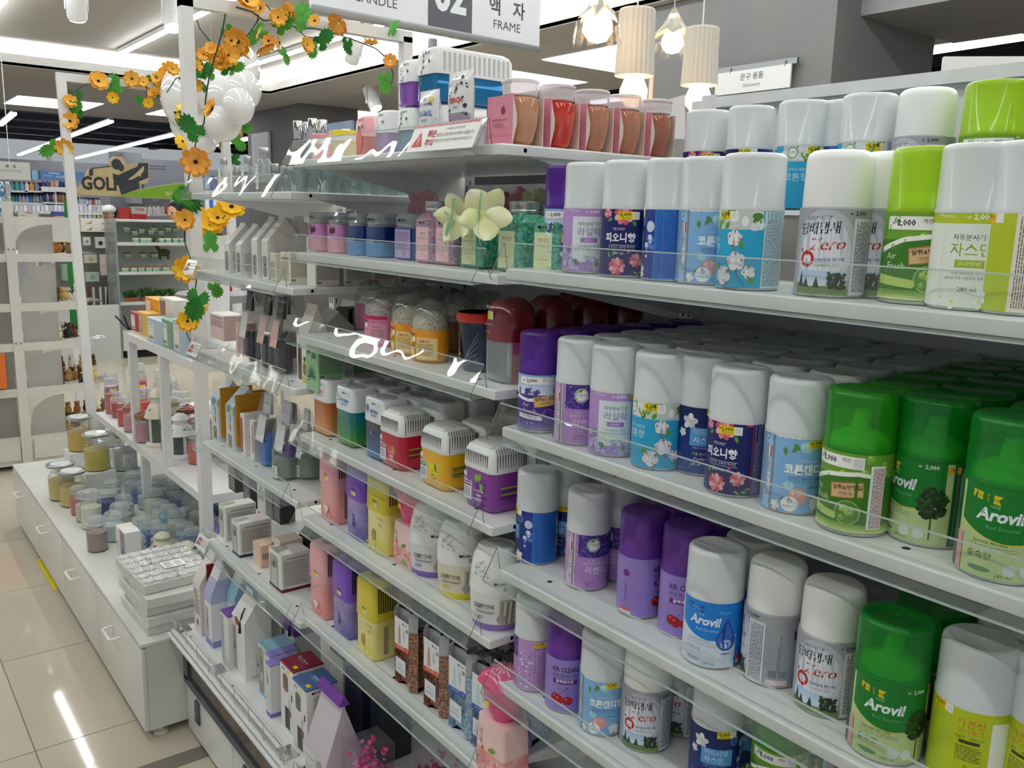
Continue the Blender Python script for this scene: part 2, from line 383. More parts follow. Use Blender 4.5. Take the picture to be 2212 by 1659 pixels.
def track(x, y, D, w_, d, lab, s=1.):
    """track spotlight: stem on the ceiling, bracket, tilted can"""
    p = onZ(x, y, D); t = thing('spotlight', lab, 'spotlight', p); s *= w_*(p-Vector((0, 0, EYE))).length/FPX/.088
    up = (ZV-.3 if D > 3.3 else ZS if D < 2.99 else ZC)-p.z; Mr = Matrix.Rotation(d[0], 4, 'X') @ Matrix.Rotation(d[1], 4, 'Y')
    h = MB(); h.lathe([(.0, -.075*s), (.042*s, -.07*s), (.045*s, -.06*s), (.043*s, .09*s), (.03*s, .10*s), (0, .1*s)], M_white, 20, M=Mr); h.build('lamp_head', t)
    h = MB(); h.lathe([(0, -.0765*s), (.036*s, -.0765*s)], M_panelx, 16, M=Mr); h.build('lens', t)
    h = MB(); h.box((0, -.05*s, .03*s), (.015*s, .004, .12*s), M_white); h.box((0, .05*s, .03*s), (.015*s, .004, .12*s), M_white); h.box((0, 0, .09*s), (.02*s, .105*s, .008), M_white)
    h.lo_hi((-.008*s, -.008*s, .09*s), (.008*s, .008*s, max(.1*s, up-.03)), M_white); h.box((0, 0, max(.12*s, up-.02)), (.12*s, .05*s, .03), M_white); h.build('bracket', t)
track(165, 8, 3.0, 34, (.15, .55), 'white spotlight on the ceiling at top left, lens lit'); track(372, 35, 3.02, 32, (-.1, -.45), 'white spotlight beside the top of the near post')
track(1068, 155, 2.86, 26, (0, -.15), 'small white spotlight below the aisle sign'); track(805, 215, 2.84, 26, (.15, -.5), 'small white spotlight with lit lens left of the aisle sign post')
track(765, 112, 3.03, 28, (0, .7), 'white spotlight tucked behind the flower garland end'); track(1508, 22, 3.0, 46, (-.2, -.25), 'white spotlight at the top beside the grey pillar')
track(103, 345, 2.9, 12, (0, 0), 'tiny far spotlight on the dark ceiling left of the flower post')
# ================================================================== grey pillars
def pillars():
    a = onD(1792, 200, 5.2); b = onD(1470, 60, 1); Y0 = a.y
    x0 = onY(1478, 150, Y0).x; mb = MB(); mb.lo_hi((x0-.6, Y0, 0), (a.x, Y0+1.15, ZC+.05), mat('pillar_grey', '#7b7a7b', .75, vary=(2, '#757476'), bump=(300, .05))); o = struct('wall_pillar', mb)
    mb = MB(); mb.lo_hi((a.x-.0, Y0+.25, ZS-.25), (a.x+1.7, Y0+1.4, ZS+.1), M_greyp); struct('wall_beam', mb)
    p = onD(590, 300, 13.); q = onD(790, 320, 13.); mb = MB(); mb.lo_hi((p.x-1., p.y, 0), (q.x+.1, p.y+.9, ZS), mat('pillar_grey', '#7b7a7b')); struct('wall_pillar', mb)
    mb = MB(); P = onY(665, 275, p.y-.01); Q = onY(750, 330, p.y-.01); mb.lo_hi((P.x, p.y-.05, Q.z-.7), (Q.x+.2, p.y-.01, P.z), mat('screen_blue', '#8fa2bd', .3, vary=(.8, '#6f84a8'))); tag(mb.build('wall_poster'), 'pale blue poster on the far grey pillar', 'poster')
    mb = MB(); P = onY(548, 290, p.y-.01); Q = onY(585, 320, p.y-.01); mb.lo_hi((P.x, p.y-.05, Q.z-.5), (Q.x, p.y-.01, P.z), '#c9ccd2'); tag(mb.build('wall_poster'), 'small white poster left on the far grey pillar', 'poster')
    # hung sign 문구 용품 Stationery
    z = lambda x, y: onY(x, y, Y0-.05)
    A, B, Cc = z(1548, 160), z(1712, 122), z(1540, 208); W = B.x-A.x; H = A.z-Cc.z
    t = thing('hanging_sign', 'white stationery sign on a rail on the large grey pillar', 'sign', ((A.x+B.x)/2, Y0-.05, A.z-H/2))
    mb = MB(); mb.box((0, 0, 0), (W, .012, H), mat('sign_board', '#d9d9db', .5)); mb.build('board', t)
    mb = MB(); mb.box((0, .01, H*.62), (W*1.12, .02, .035), mat('sign_rail', '#7c7d80', .3, .8)); mb.build('rail', t)
    for s in (-.3, .42): mb = MB(); mb.box((W*s, 0, H*.55), (.006, .018, H*.25), M_greyp); mb.build('hook', t)
    P = Print(); P.text('문구 용품', 0, H*170, H*330, '#4a4b4e', bold=.01, res=2); P.text('Stationery', 0, -H*190, H*240, '#55565a', shear=.4, res=2)
    P.on_flat(Matrix.Translation((0, -.0065, 0)), t, 'lettering')
pillars()
# ================================================================== shelving
YF, YB = .72, 1.12
XN0, XN1, XM0, XM1, XR0, XR1 = -2.235, -1.640, -1.622, -.962, -.945, .20
LV = dict(R2=-.0665, R3=-.286, R4=-.496, R5=-.671, R6=-.87, M1=.098, M2=-.076, M3=-.238, M4=-.44, M5=-.617, M6=-.838, N1=.04, N2=-.148, N3=-.352, N4=-.592, N5=-.862, B=-1.17)
Z = {k: v+EYE for k, v in LV.items()}
TH = .0145
def shelf(x0, x1, z, lab, y0=YF, y1=YB-.02, holes=True, brackets=True):
    t = thing('shelf', lab, 'shelf', ((x0+x1)/2, y0, z), group=None); L = x1-x0; D = y1-y0
    mb = MB(); b = .002
    mb.rbox(L, D, [(-TH, .0005), (-TH+b, 0), (-b, 0), (0, b)], M_shelf, .003, 2, c=(0, D/2, 0)); mb.build('board', t)
    mb = MB()
    if holes:
        for s in (-1, 1):
            for yy in (.042, D-.03): mb.lathe([(0, 0), (.0032, 0)], M_black, 12, M=Matrix.Translation((s*(L/2+.0003), yy, -TH/2)) @ Matrix.Rotation(s*pi/2, 4, 'Y'))
        for k in range(3): mb.lathe([(0, 0), (.004, 0)], M_black, 10, c=(-L/2+.08+k*(L-.16)/2, .03, .0003))
        mb.build('screw_hole', t)['kind'] = 'stuff'
    if brackets:
        for s in (-1, 1):
            mb = MB(); mb.add([(s*(L/2-.012), .06, -TH), (s*(L/2-.012), D+.01, -TH), (s*(L/2-.012), D+.01, -.085), (s*(L/2-.012), D-.06, -.07), (s*(L/2-.009), .06, -TH), (s*(L/2-.009), D+.01, -TH), (s*(L/2-.009), D+.01, -.085), (s*(L/2-.009), D-.06, -.07)],
                              [(0, 1, 2, 3), (7, 6, 5, 4), (0, 3, 7, 4), (0, 4, 5, 1), (1, 5, 6, 2), (2, 6, 7, 3)], M_shelf); mb.build('bracket', t)
    return t
def lip(x0, x1, z, lab, y=YF, up=.034, out=.028, side=True):
    """clear guard rail: foot under the shelf front, rounded nose, face leaning back over the goods"""
    L = x1-x0; t = thing('shelf_guard', lab, 'shelf guard', ((x0+x1)/2, y, z)); th = .0018
    prof = [(-.0, -TH-.0005), (-out+.004, -TH-.0008), (-out, -TH+.0035), (-out*.15, up)]
    inner = [(-.0, -TH-.0005+th), (-out+.005, -TH+th), (-out+th, -TH+.004), (-out*.15+th*1.1, up)]
    mb = MB(); n = 40; seg = prof; 
    for k in range(3):
        (a, b), (c, d) = seg[k], seg[k+1]
        nn = 24
        vs = []
        for i in range(nn+1):
            x = -L/2+L*i/nn; vs += [(x, a, b), (x, c, d)]
        mb.add(vs, [(2*i, 2*i+2, 2*i+3, 2*i+1) for i in range(nn)], M_acry)
    mb.build('clear_face', t)
    e = MB(); a, b = prof[-1]; e.box((0, a, b), (L, .0018, .0014), M_edge); a, b = prof[1]; e.box((0, a, b-.0004), (L, .003, .0012), M_edge); e.build('cut_edge', t)
    if side:
        for s in (-1, 1):
            mb = MB(); X = s*L/2
            mb.tube([(X, *prof[1]), (X, *prof[2]), (X, *prof[3]), (X, .002, -TH*.3)], .0007, mat('wire_dark', '#6d7476', .3, .4), 5); mb.build('end_rib', t)
    return t
nm = {1: 'top', 2: 'second', 3: 'third', 4: 'fourth', 5: 'fifth', 6: 'lowest'}
for k in (2, 3, 4, 5, 6):
    shelf(XR0, XR1, Z['R%d' % k], f'white metal shelf of the spray can bay, {"top" if k==2 else nm[k]+" level"}')
    if k < 6: lip(XR0+.002, XR1, Z['R%d' % k], f'clear guard on the spray can bay, {"top" if k==2 else nm[k]+" level"}')
for k in (1, 2, 3, 4, 5, 6):
    shelf(XM0, XM1, Z['M%d' % k], f'white metal shelf of the middle bay, {nm[k]} level')
    lip(XM0+.004, XM1-.022, Z['M%d' % k], f'clear guard on the middle bay, {nm[k]} level')
for k in (1, 2, 3, 4, 5):
    shelf(XN0, XN1, Z['N%d' % k], f'white metal shelf of the left bay, {nm[k] if k < 5 else "lowest"} level')
    lip(XN0+.004, XN1-.03, Z['N%d' % k], f'clear guard on the left bay, {nm[k] if k < 5 else "lowest"} level')
# uprights and back panels
def upright(x, z1, lab, col=M_shelf):
    t = thing('shelf_upright', lab, 'shelf upright', (x, YB-.02, 0))
    mb = MB(); mb.box((0, .02, z1/2), (.03, .04, z1), col); mb.build('post', t)
    mb = MB(); k = z1-.04
    while k > z1-1.15:
        for s in (-.006, .006): mb.box((s, -.0003, k), (.0028, .0012, .022), M_black)
        for s in (.008, .028): mb.box((.0153, s, k), (.0012, .0028, .022), M_black)
        k -= .036
    mb.build('slot', t)['kind'] = 'stuff'; return t
pz = onY(1440, 226, YB-.02).z
upright(-.953, pz, 'white slotted upright between the middle bay and the spray can bay')
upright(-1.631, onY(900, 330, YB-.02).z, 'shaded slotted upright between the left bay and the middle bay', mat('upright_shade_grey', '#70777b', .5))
upright(XN0-.01, Z['N1']-.02, 'slotted upright at the far left end of the shelving')
def backs():
    zt = onY(1480, 224, YB).z; z2 = onY(2212, 146, YB).z
    mb = MB(); mb.lo_hi((-.935, YB, .1), (XR1+.1, YB+.02, (zt+z2)/2), mat('back_panel_white', '#dcdcdc', .5, vary=(4, '#d6d6d8'))); mb.lo_hi((-.935, YB-.012, (zt+z2)/2-.012), (XR1+.1, YB+.03, (zt+z2)/2+.004), M_white)
    tag(mb.build('back_panel'), 'white back panel behind the spray can bay', 'panel')
    mb = MB(); mb.lo_hi((XM0+.008, YB, .1), (XM1-.01, YB+.02, Z['M1']-.03), mat('back_panel_white', '#dcdcdc')); tag(mb.build('back_panel'), 'pale back panel behind the middle bay', 'panel')
    mb = MB(); mb.lo_hi((XN0+.01, YB, .1), (XN1-.008, YB+.02, Z['N2']+.02), mat('back_panel_white', '#dcdcdc')); tag(mb.build('back_panel'), 'pale back panel behind the left bay, below second shelf', 'panel')
    # wire grid above the second shelf of the left bay
    mb = MB()
    for k in range(8): mb.box(((XN0+XN1)/2+(-.28+.08*k), YB, Z['N1']-.09), (.004, .004, .2), M_chrome)
    for k in range(4): mb.box(((XN0+XN1)/2, YB, Z['N1']-.18+.05*k), (.58, .004, .004), M_chrome)
    tag(mb.build('wire_grid'), 'wire grid back behind the paper gift packs of the left bay', 'wire grid')
    t = thing('bracket_plate', 'white hinged bracket plate on the slotted upright beside the peony can', 'bracket', (-.925, YB-.03, pz-.05))
    mb = MB(); mb.rbox(.028, .004, [(-.06, 0), (.055, 0)], M_white, .002, 2); mb.lathe([(.0, 0), (.004, 0), (.003, .003), (0, .003)], M_white, 12, M=Matrix.Translation((.003, -.003, -.03)) @ Matrix.Rotation(pi/2, 4, 'X')); mb.build('plate', t)
    mb = MB(); mb.box((-.002, .01, -.12), (.012, .01, .14), M_white); mb.build('rod', t)
backs()
# riser behind the front row of the top spray can shelf
def riser():
    zr = onY(1737, 456, .972).z; z0 = Z['R2']; mb = MB()
    mb.lo_hi((-.86, .925, z0), (XR1, 1.1, zr), mat('riser_taupe', '#8d8681', .6, vary=(9, '#857e79'))); mb.lo_hi((-.865, .922, zr-.006), (XR1, 1.105, zr), M_white)
    tag(mb.build('riser_box'), 'low taupe riser box carrying the rear row of cans', 'riser'); return zr
ZRI = riser()
# ================================================================== spray cans
def capmat(name, col, clear=.35): return mat(name, col, .28, coat=.5, clear=clear, sss=0)
CAPM = dict(frost=mat('cap_frosted_white', '#dfe4e6', .3, coat=.4, clear=.12, bump=(40, .05)), white=mat('cap_solid_white', '#f2f4f3', .3, coat=.4, bump=(40, .04)),
            purple=capmat('cap_clear_purple', '#5a2496', .38), lilac=capmat('cap_clear_plum', '#6f3aa0', .42), green=capmat('cap_clear_green', '#138a2c', .4), dgreen=capmat('cap_clear_leaf', '#2f9a1e', .42), lime=capmat('cap_clear_lime', '#b4dc10', .4))
M_tin = mat('tin_rim', '#b9bcbc', .25, .9); M_skirt = film('clear_skirt', '#f4f4f2', .7, .16, '#d8dcd8', .1, None)
def won(P, u, v, k=1., col='#1c1c1e', s=5.6): P.text('₩', u-9.5*k, v-.4, s*.55, col); P.text('2,000', u, v, s*k, col, bold=.025); return P
def info(P, u0, u1, v0, v1, bg, ink, red='#c83a3a', seed=1, marks=True, codes=True):
    if bg: P.rect(u0, v0, u1, v1, bg)
    top = v1-(13 if marks else 2); wd = u1-u0
    P.lines(u0+1, v0+2, u0+wd*.62, v1-2, ink, 1.55, vert=True, fill=.42, seed=seed, red=red)
    if codes:
        P.lines(u0+wd*.66, v0+wd*.6, u0+wd*.8, top, ink, 1.5, vert=True, fill=.4, seed=seed+5)
        x0, x1 = u0+wd*.82, u1-.8; P.rect(x0, top-13, (x0+x1)/2, top-2, '#f1ece8'); P.rect((x0+x1)/2, top-13, x1, top-2, '#c33a3c'); P.rect(x0, top-26, x1, top-16, '#d9dde4'); P.lines(x0, top-25.5, x1, top-16.5, '#5a6270', 1.3, fill=.45, seed=9)
        P.rect(x0, top-42, x1, top-29, '#eceef0')
        for k in range(7): P.rect(x0+.8, top-40.5+k*1.55, x1-.8, top-40.5+k*1.55+(.5+.25*(k % 3)), '#26282c')
        P.rect(x0, top-53, x1, top-45, '#c9d0da'); P.lines(x0, top-52.5, x1, top-45.5, '#4a5260', 1.3, fill=.45, seed=4)
    if marks:
        P.ring(u0+wd*.72, v1-7, 3.4, .8, ink, 6); P.line((u0+wd*.72+2.4, v1-3.4), (u0+wd*.72+5, v1-4.4), .7, ink); P.ring(u0+wd*.72+8, v1-6.4, 2.6, .7, ink, 3)
def gl(P, n, u0, u1, v0, v1, col, r0, r1, seed, col2=None, hl=None):   # scattered round marks
    rd = random.Random(seed)
    for i in range(n):
        r = rd.uniform(r0, r1); u, v = rd.uniform(u0, u1), rd.uniform(v0, v1); P.ell(u, v, r, r, col if not col2 or rd.random() < .5 else col2, n=10)
        if hl: P.ell(u-r*.25, v+r*.3, r*.3, r*.25, hl, n=6)
def cotton(P, u, v, r, rot=0, stem=True):
    if stem: P.line((u, v), (u+r*.5*sin(rot), v-r*1.5), .9, '#8b6a52')
    for i in range(4):
        a = rot+i*pi/2+.4; P.leaf(u+cos(a+.78)*r*.45, v+sin(a+.78)*r*.45, r*.75, r*.35, a+.78, '#8a5c3a')
    for i in range(5):
        a = rot+2*pi*i/5; P.ell(u+cos(a)*r*.48, v+sin(a)*r*.45, r*.56, r*.5, '#e9ebf2' if i % 2 else '#dcdfea', n=12, rot=a)
    P.ell(u, v, r*.5, r*.45, '#f4f5f9', n=12)
def peony(P, u, v, r, cs=('#e88a96', '#d9536b', '#f3b6ba')):
    for k, (n, q, sz) in enumerate(((9, .72, .38), (8, .5, .34), (6, .28, .28), (3, .1, .2))):
        for i in range(n):
            a = 2*pi*i/n+k*.4; P.ell(u+cos(a)*r*q, v+sin(a)*r*q, r*sz, r*sz*.7, cs[(i+k) % 3], n=9, rot=a+.6)
def sprigs(P, u0, u1, v0, v1, n, col, stem, seed):
    rd = random.Random(seed)
    for i in range(n):
        u = rd.uniform(u0, u1); h = rd.uniform(.5, 1)*(v1-v0); P.line((u, v0), (u+rd.uniform(-2, 2), v0+h*.6), .4, stem)
        for k in range(7): P.ell(u+rd.uniform(-1.3, 1.3), v0+h*(.45+.08*k), 1.1, .8, col, n=6)
SC = 1.055; H = 130.0; HB = 80.0       # can height, body height below the cap (mm)
def L_base(kind, R):
    P = Print(); c = 2*pi*R*500; B = 79.; rd = random.Random(len(kind))
    if kind == 'airfresh':
        P.rect(-c, 4, c, B, '#4b2f8f'); P.grad(-c, 50, c, B, '#dfe9f8', '#8fb7e6', 5); P.grad(-c, 4, c, 18, '#8f86b8', '#5b449c', 4); gl(P, 40, -c, c, 5, 18, '#b9b2d8', .4, 1.3, 3, '#7562ad')
        sprigs(P, -28, 30, 47, 62, 15, '#4a3a93', '#7a86a8', 4); P.poly([(-32, 50), (-10, 45), (14, 49), (36, 56), (36, 49), (14, 43), (-10, 41), (-32, 45)], '#f4f3fa')
        P.rect(-24, 64, 24, 73, '#f2f3f4'); won(P, -6, 68.6, 1.15); P.text('계산', 11, 69.6, 4, '#333'); P.rect(16, 65.5, 22.5, 71.5, '#dcdcdc')
        P.poly([(-2, 34), (26, 37), (25, 51), (12, 49.5), (-3, 47.5)], '#c99b45'); P.poly([(-1, 35), (25, 38), (24, 50), (12, 48.5), (-2, 46.5)], '#e3c377'); P.text('탈취&방향을', 12, 45, 5, '#4a3316', bold=.02, rot=.08); P.text('한번에~', 12, 39.4, 4, '#4a3316', rot=.08)
        P.text('Air', -14, 37, 8.5, '#d9d0f2'); P.text('Fresh', -8, 29, 8.5, '#d9d0f2'); P.poly([(-26, 20), (8, 17), (10, 20), (6, 23), (-26, 26)], '#eef0f8'); P.text('자동분사기향', -8, 21.6, 3.6, '#5d4a8e', rot=-.07)
        P.ell(17, 23, 9.5, 9.5, '#6d55ae', n=24); P.ring(17, 23, 9.6, .5, '#b9a9e0', 24); sprigs(P, 12, 23, 17, 31, 3, '#2c1e63', '#8a80b0', 8)
    elif kind == 'airfresh_grape':
        P.rect(-c, 4, c, B, '#3f7f1c'); P.rect(-c, 54, c, B, '#6fa52e'); gl(P, 60, -c, c, 44, 76, '#8cc24a', 2, 3.6, 5, '#5c9a2c', '#e2f2b8'); P.poly([(-c, 40), (-30, 44), (-8, 54), (20, 57), (c, 52), (c, 4), (-c, 4)], '#3b7a1e'); P.poly([(-32, 42), (-8, 52), (20, 56), (40, 54), (40, 57), (20, 60), (-8, 56), (-32, 47)], '#f1f6ea')
        P.rect(-26, 62, 24, 73, '#f4f4f2'); won(P, -8, 67.6, 1.25); P.text('계산', 9, 69, 4.4, '#333'); P.rect(15, 63.5, 23, 71.5, '#dcdcdc')
        P.poly([(-3, 33), (26, 37), (25, 51), (12, 50), (-4, 47)], '#a87d4a'); P.poly([(-2, 34), (25, 38), (24, 50), (12, 48.5), (-3, 46)], '#dcb98a'); P.text('탈취&방향을', 11.5, 44.4, 5, '#4a2f16', bold=.02, rot=.1); P.text('한번에~', 11.5, 38.8, 4, '#4a2f16', rot=.1)
        P.text('Air', -19, 40, 8, '#cfe3b8'); P.text('Fresh', -14, 32, 8, '#dbe9c8'); P.poly([(-34, 17), (2, 14), (5, 18), (1, 21), (-34, 25)], '#b9d46a'); P.ell(13, 22, 11, 11, '#578f2c', n=24); P.ring(13, 22, 11, .5, '#d6ebb4', 24); gl(P, 9, 8, 18, 17, 27, '#a9cf5c', 2, 3, 3, '#7fb340', '#eaf6cc')
        P.grad(-c, 4, c, 12, '#cfe09a', '#7ba63e', 4); P.rect(30, 8, 44, 66, '#eef0ee'); P.lines(31, 9, 43, 64, '#b04a4a', 1.6, vert=True, seed=4, red='#555')
    elif kind == 'lavender':
        P.rect(-c, 3, c, B, '#b78ccb'); P.rect(-20, 46, 34, B, '#4b348e'); rd = random.Random(3)
        for i in range(150): u, v = rd.uniform(-20, 33), rd.uniform(46, B-1); P.ell(u, v, .7, 1.3, rd.choice(['#8d7bd0', '#6a54b4', '#32236c', '#a99be0']), n=6, rot=rd.random()*.8)
        P.ell(0, 63, 8.6, 8.6, '#f5f7f5', n=24); P.ring(0, 63, 7.8, 1.1, '#4f9a48', 24); P.leaf(-5, 66, 13, 4, .5, '#4f9a48'); P.text('친환경', 0, 63, 4.3, '#3f7a44')
        P.text('AIR FRESHENER', 2, 42, 2.5, '#ead9f2'); P.text('은은하고 편안한', 3, 37.5, 4.8, '#f2e6f6'); P.text('라벤더', 4, 28.5, 11, '#f8f0fa', sx=.95); P.text('Lavender', -3, 13, 3.6, '#5a3a72'); P.text('280 ml', -4, 9, 3.2, '#6a4a80'); sprigs(P, 22, 27, 6, 30, 3, '#4b348e', '#7d6aa8', 5)
        P.rect(-27.5, 3, -25.6, B, '#8a8a8e'); P.rect(-25.6, 3, -24, B, '#d9d4de'); info(P, -62, -28.5, 3, B, '#d5b9de', '#6a4a80', seed=3)
        P.rect(36, 3, 60, B, '#c39bd3'); gl(P, 60, 38, 58, 8, 60, '#f3edf8', .7, 1.6, 2, '#8f6fc0')
        P.price(70, 70); info(P, 62, 84, 3, 62, '#c7a4d6', '#6a4a80', seed=6, marks=False, codes=False)
    elif kind == 'lilac':
        P.rect(-c, 3, c, B, '#b794d2'); P.rect(-19, 14, 21, 67, '#dfe9ee'); P.text('Etiquette', -18, 74, 4.4, '#e9dff2', rot=-.1); won(P, 8, 72.5, 1.0, '#f8f5fb', 5.4); P.rect(19, 69, 27, 76, '#f5d90f'); P.text('계산', 23, 72.5, 3.6, '#333'); P.rect(27, 69, 33, 76, '#eeeeee')
        P.text('자동분사기향', 2, 58, 5.2, '#3a3a40', sx=.95); P.text('라일락', 2, 48.5, 10.5, '#8a63b0'); P.rect(-8, 37, 12, 42.5, '#a77fc8'); P.text('LILAC', 2, 39.7, 4.2, '#f4eefa'); P.text('더욱 새로워진 향기로', 2, 32.5, 2.9, '#5b5b66'); P.text('실내공기와 기분까지 상쾌하게~', 2, 28.6, 2.7, '#5b5b66'); P.text('280 ml', 3, 20, 5, '#3c3c44')
        rd = random.Random(8)
        for i in range(70): u = rd.uniform(-32, 50); v = rd.uniform(4, 16) if -19 < u < 21 else rd.uniform(4, 26); P.flower(u, v, rd.uniform(2.4, 4), rd.choice(['#b9acdf', '#cabfe9', '#9f90cf']), '#e8e2f5', 4, rd.random())
        for u, v in ((-24, 26), (-10, 13), (24, 24), (12, 9)): P.leaf(u, v, 7, 4.5, rd.uniform(0, 3), '#4f9a3c')
        info(P, 30, 62, 3, 68, '#e6dcee', '#7a6a8a', seed=8)
    elif kind == 'cotton':
        P.rect(-c, 3, c, B, '#28a9d8'); P.rect(-36, 58, 42, B, '#c8d3cf'); rd = random.Random(5)
        for i in range(26): P.ell(rd.uniform(-36, 40), rd.uniform(60, 77), rd.uniform(3, 6), rd.uniform(3, 5), rd.choice(['#7cae3c', '#e9edf0', '#dfe5ea', '#4f8c30', '#f1f3f4', '#a6c860']), n=10)
        P.ring(-24, 68, 6.5, 1, '#4f9a48', 20); P.ell(-24, 68, 5.4, 5.4, '#eef3ee', n=20); P.text('친환경', -24, 68, 3.2, '#3f7a44')
        P.text('포근하고 깨끗한', -18, 48, 4.2, '#e9f6fb'); P.text('코튼향', -18, 39, 10, '#f2fbff'); P.price(5, 71, k=1.05)
        for u, v, r, t in ((15, 50, 8, .2), (18, 28, 9.5, .5), (4, 14, 9.5, 1), (31, 18, 6.5, 2)): cotton(P, u, v, r, t)
        for u, v, t in ((4, 58, 1), (25, 40, 2.2), (-5, 18, 1.4), (30, 8, .4)): P.leaf(u, v, 9, 5, t, '#57a03c')
        info(P, 43, 84, 3, B, '#c6e6ee', '#3c4a5c', seed=12); P.text('코튼향', -70, 40, 10, '#f2fbff'); cotton(P, -55, 20, 9, 0); gl(P, 14, -90, -40, 60, 77, '#e9edf0', 3, 5, 8, '#7cae3c')
    elif kind == 'midnight':
        P.grad(-c, 3, c, B, '#1d3f8f', '#17245f', 8); rd = random.Random(6)
        for i in range(60): u, v = rd.uniform(-30, 45), rd.uniform(3, 22); P.ell(u, v, 1.8, 1.1, rd.choice(['#39507e', '#274078', '#566c92', '#1a2c5c']), n=7, rot=rd.random()*3)
        P.flower(-15, 60, 9, '#f0f2f8', '#e8cf7a', 5, .2, '#d7dcea'); P.flower(-24, 47, 5, '#e4e8f2', '#e8cf7a', 5, .8); P.flower(22, 10, 8, '#f0f2f8', '#e8cf7a', 5, .6); P.ell(24, 64, 5.4, 5.4, '#3c5c9e', n=16); P.ring(24, 64, 5.6, .5, '#9fb4dc', 20)
        P.rect(-14, 34, 22, 54, '#57a4e4'); P.text('미드나잇', 3.5, 49, 7.4, '#eef6ff'); P.text('자스민', 1, 39.8, 8, '#eef6ff'); P.text('상쾌한 우디향이 더해진', 2, 31.5, 2.7, '#c8d6f2'); P.text('퍼퓸 분사기향', 0, 25, 3.6, '#e9d37a'); P.text('Perfume', 0, 19.5, 5.2, '#f2f4fb', shear=.3); P.text('280 ml', -6, 13.5, 3.8, '#dfe6f6')
        P.leaf(15, 8, 9, 5, 1.5, '#4f8c3c'); P.price(14, 72); P.rect(44, 3, 92, B, '#2d74cf'); info(P, 46, 90, 3, B, None, '#1c4f9a', seed=15, red='#8a5a8a')
        P.rect(31, 3, 44, B, '#223f95'); P.ell(38, 58, 6, 6, '#cdd6ee', n=14); gl(P, 12, 32, 43, 20, 50, '#5f7fd0', 1.5, 3.5, 4, '#dfe5f4')
    elif kind == 'peony':
        P.rect(-c, 3, c, B, '#1b2166'); peony(P, -5, 70, 11); peony(P, -26, 72, 6); P.leaf(6, 64, 8, 4, -1.2, '#5d9a44'); P.leaf(-18, 66, 8, 4, 3.6, '#5d9a44'); P.ell(20, 76, 4, 2, '#d9536b', n=8)
        P.price(0, 69, k=1.05); P.text('PEONY', -10, 54, 4.4, '#dfe0f0'); P.text('피오니향', -9, 44, 11, '#f7f7fc', bold=.03, sx=.9); P.line((-22, 36.5), (10, 36.5), .5, '#cfd2ea'); P.text('우아하고 고혹한 작약향', -7, 34, 3.2, '#e9eaf6'); P.line((-22, 31.5), (10, 31.5), .5, '#cfd2ea'); P.text('280 ml', -10, 27.5, 4.6, '#eff0fa')
        peony(P, -11, 13, 9.5); peony(P, 11, 20, 7.5); P.ell(2, 30, 1.6, 2.4, '#d9536b', n=8)
        for u, v, t in ((-20, 22, 1.9), (-16, 24, 1.4), (8, 8, -.6), (14, 7, -.1), (18, 9, .2)): P.leaf(u, v, 8, 2.6, t, '#7aa75a')
        info(P, 22, 58, 3, B, None, '#b9c2ea', seed=21, red='#c84a4a', codes=False); peony(P, -60, 14, 9); peony(P, -58, 70, 9); P.text('피오니향', -62, 44, 11, '#f7f7fc', bold=.03, sx=.9)
    elif kind == 'candy':
        P.rect(-c, 3, c, B, '#86b9e8'); rd = random.Random(2)
        for u in range(-30, 44, 6): P.ell(u, 78, 5, 3.6, rd.choice(['#f4f6f8', '#e9eef2', '#dce8f0']), n=10)
        for u, v, t in ((-18, 66, -1.4), (-10, 70, -.8), (-6, 68, -2.2), (20, 70, 3.6), (-16, 26, 1), (-20, 14, .2), (22, 10, 1.2)): P.leaf(u, v, 9, 4.4, t, '#57964a')
        P.ell(2, 67, 6, 5.4, '#a9dcea', n=16); P.ell(0, 68.5, 3.6, 2.6, '#cdeef4', n=12); P.text('COTTON CANDY', 6, 53.5, 3, '#dcecf8'); P.text('코튼캔디향', 5, 44.5, 10.6, '#f6fbff', bold=.04, sx=.92); P.line((-12, 37.8), (24, 37.8), .4, '#3c6a9c'); P.text('포근하고 살짝이는 달콤한 향', 5, 35.4, 3.1, '#25486e'); P.line((-12, 33), (24, 33), .4, '#3c6a9c'); P.text('280 ml', 12, 28.4, 4.4, '#25486e')
        P.ell(-12, 29, 5, 4.4, '#a9dcea', n=14); P.ell(-3, 19, 9, 8.4, '#eaa3a0', n=20); P.ell(-4, 22, 6, 3, '#f7cdc8', n=12); P.ell(-10, 11, 8, 7.6, '#f4f6f8', n=20); P.ring(-10, 14, 2, .6, '#56606c', 12); P.text('자동분사기향', -10, 8.6, 2.4, '#56606c'); cotton(P, 16, 12, 7.5, .3); cotton(P, -24, 8, 5, 1, False); cotton(P, 30, 14, 6, .9)
        info(P, -58, -31, 3, B, '#9cc6ee', '#2f4c74', seed=31); P.rect(-30.5, 3, -28.6, B, '#8a8a8e'); P.price(14, 70, k=.95); info(P, 40, 80, 3, B, '#79b0e6', '#2f4c74', seed=33)
    elif kind in ('forest', 'aqua'):
        top, bot = ('#0f7a2a', '#c3d69a') if kind == 'forest' else ('#1583e0', '#d9e4f2')
        P.rect(-c, 3, c, B, bot); 
        if kind == 'forest':
            for k in range(60): P.rect(-32+k*1.3, 3, -31.6+k*1.3, 40, '#b6ca8c')
        P.poly([(-34, B), (-34, 46)]+[(-34+6*k, 46-12*sin(pi*k/12)*.9-k*.35) for k in range(13)]+[(38, 42), (38, B)], top)
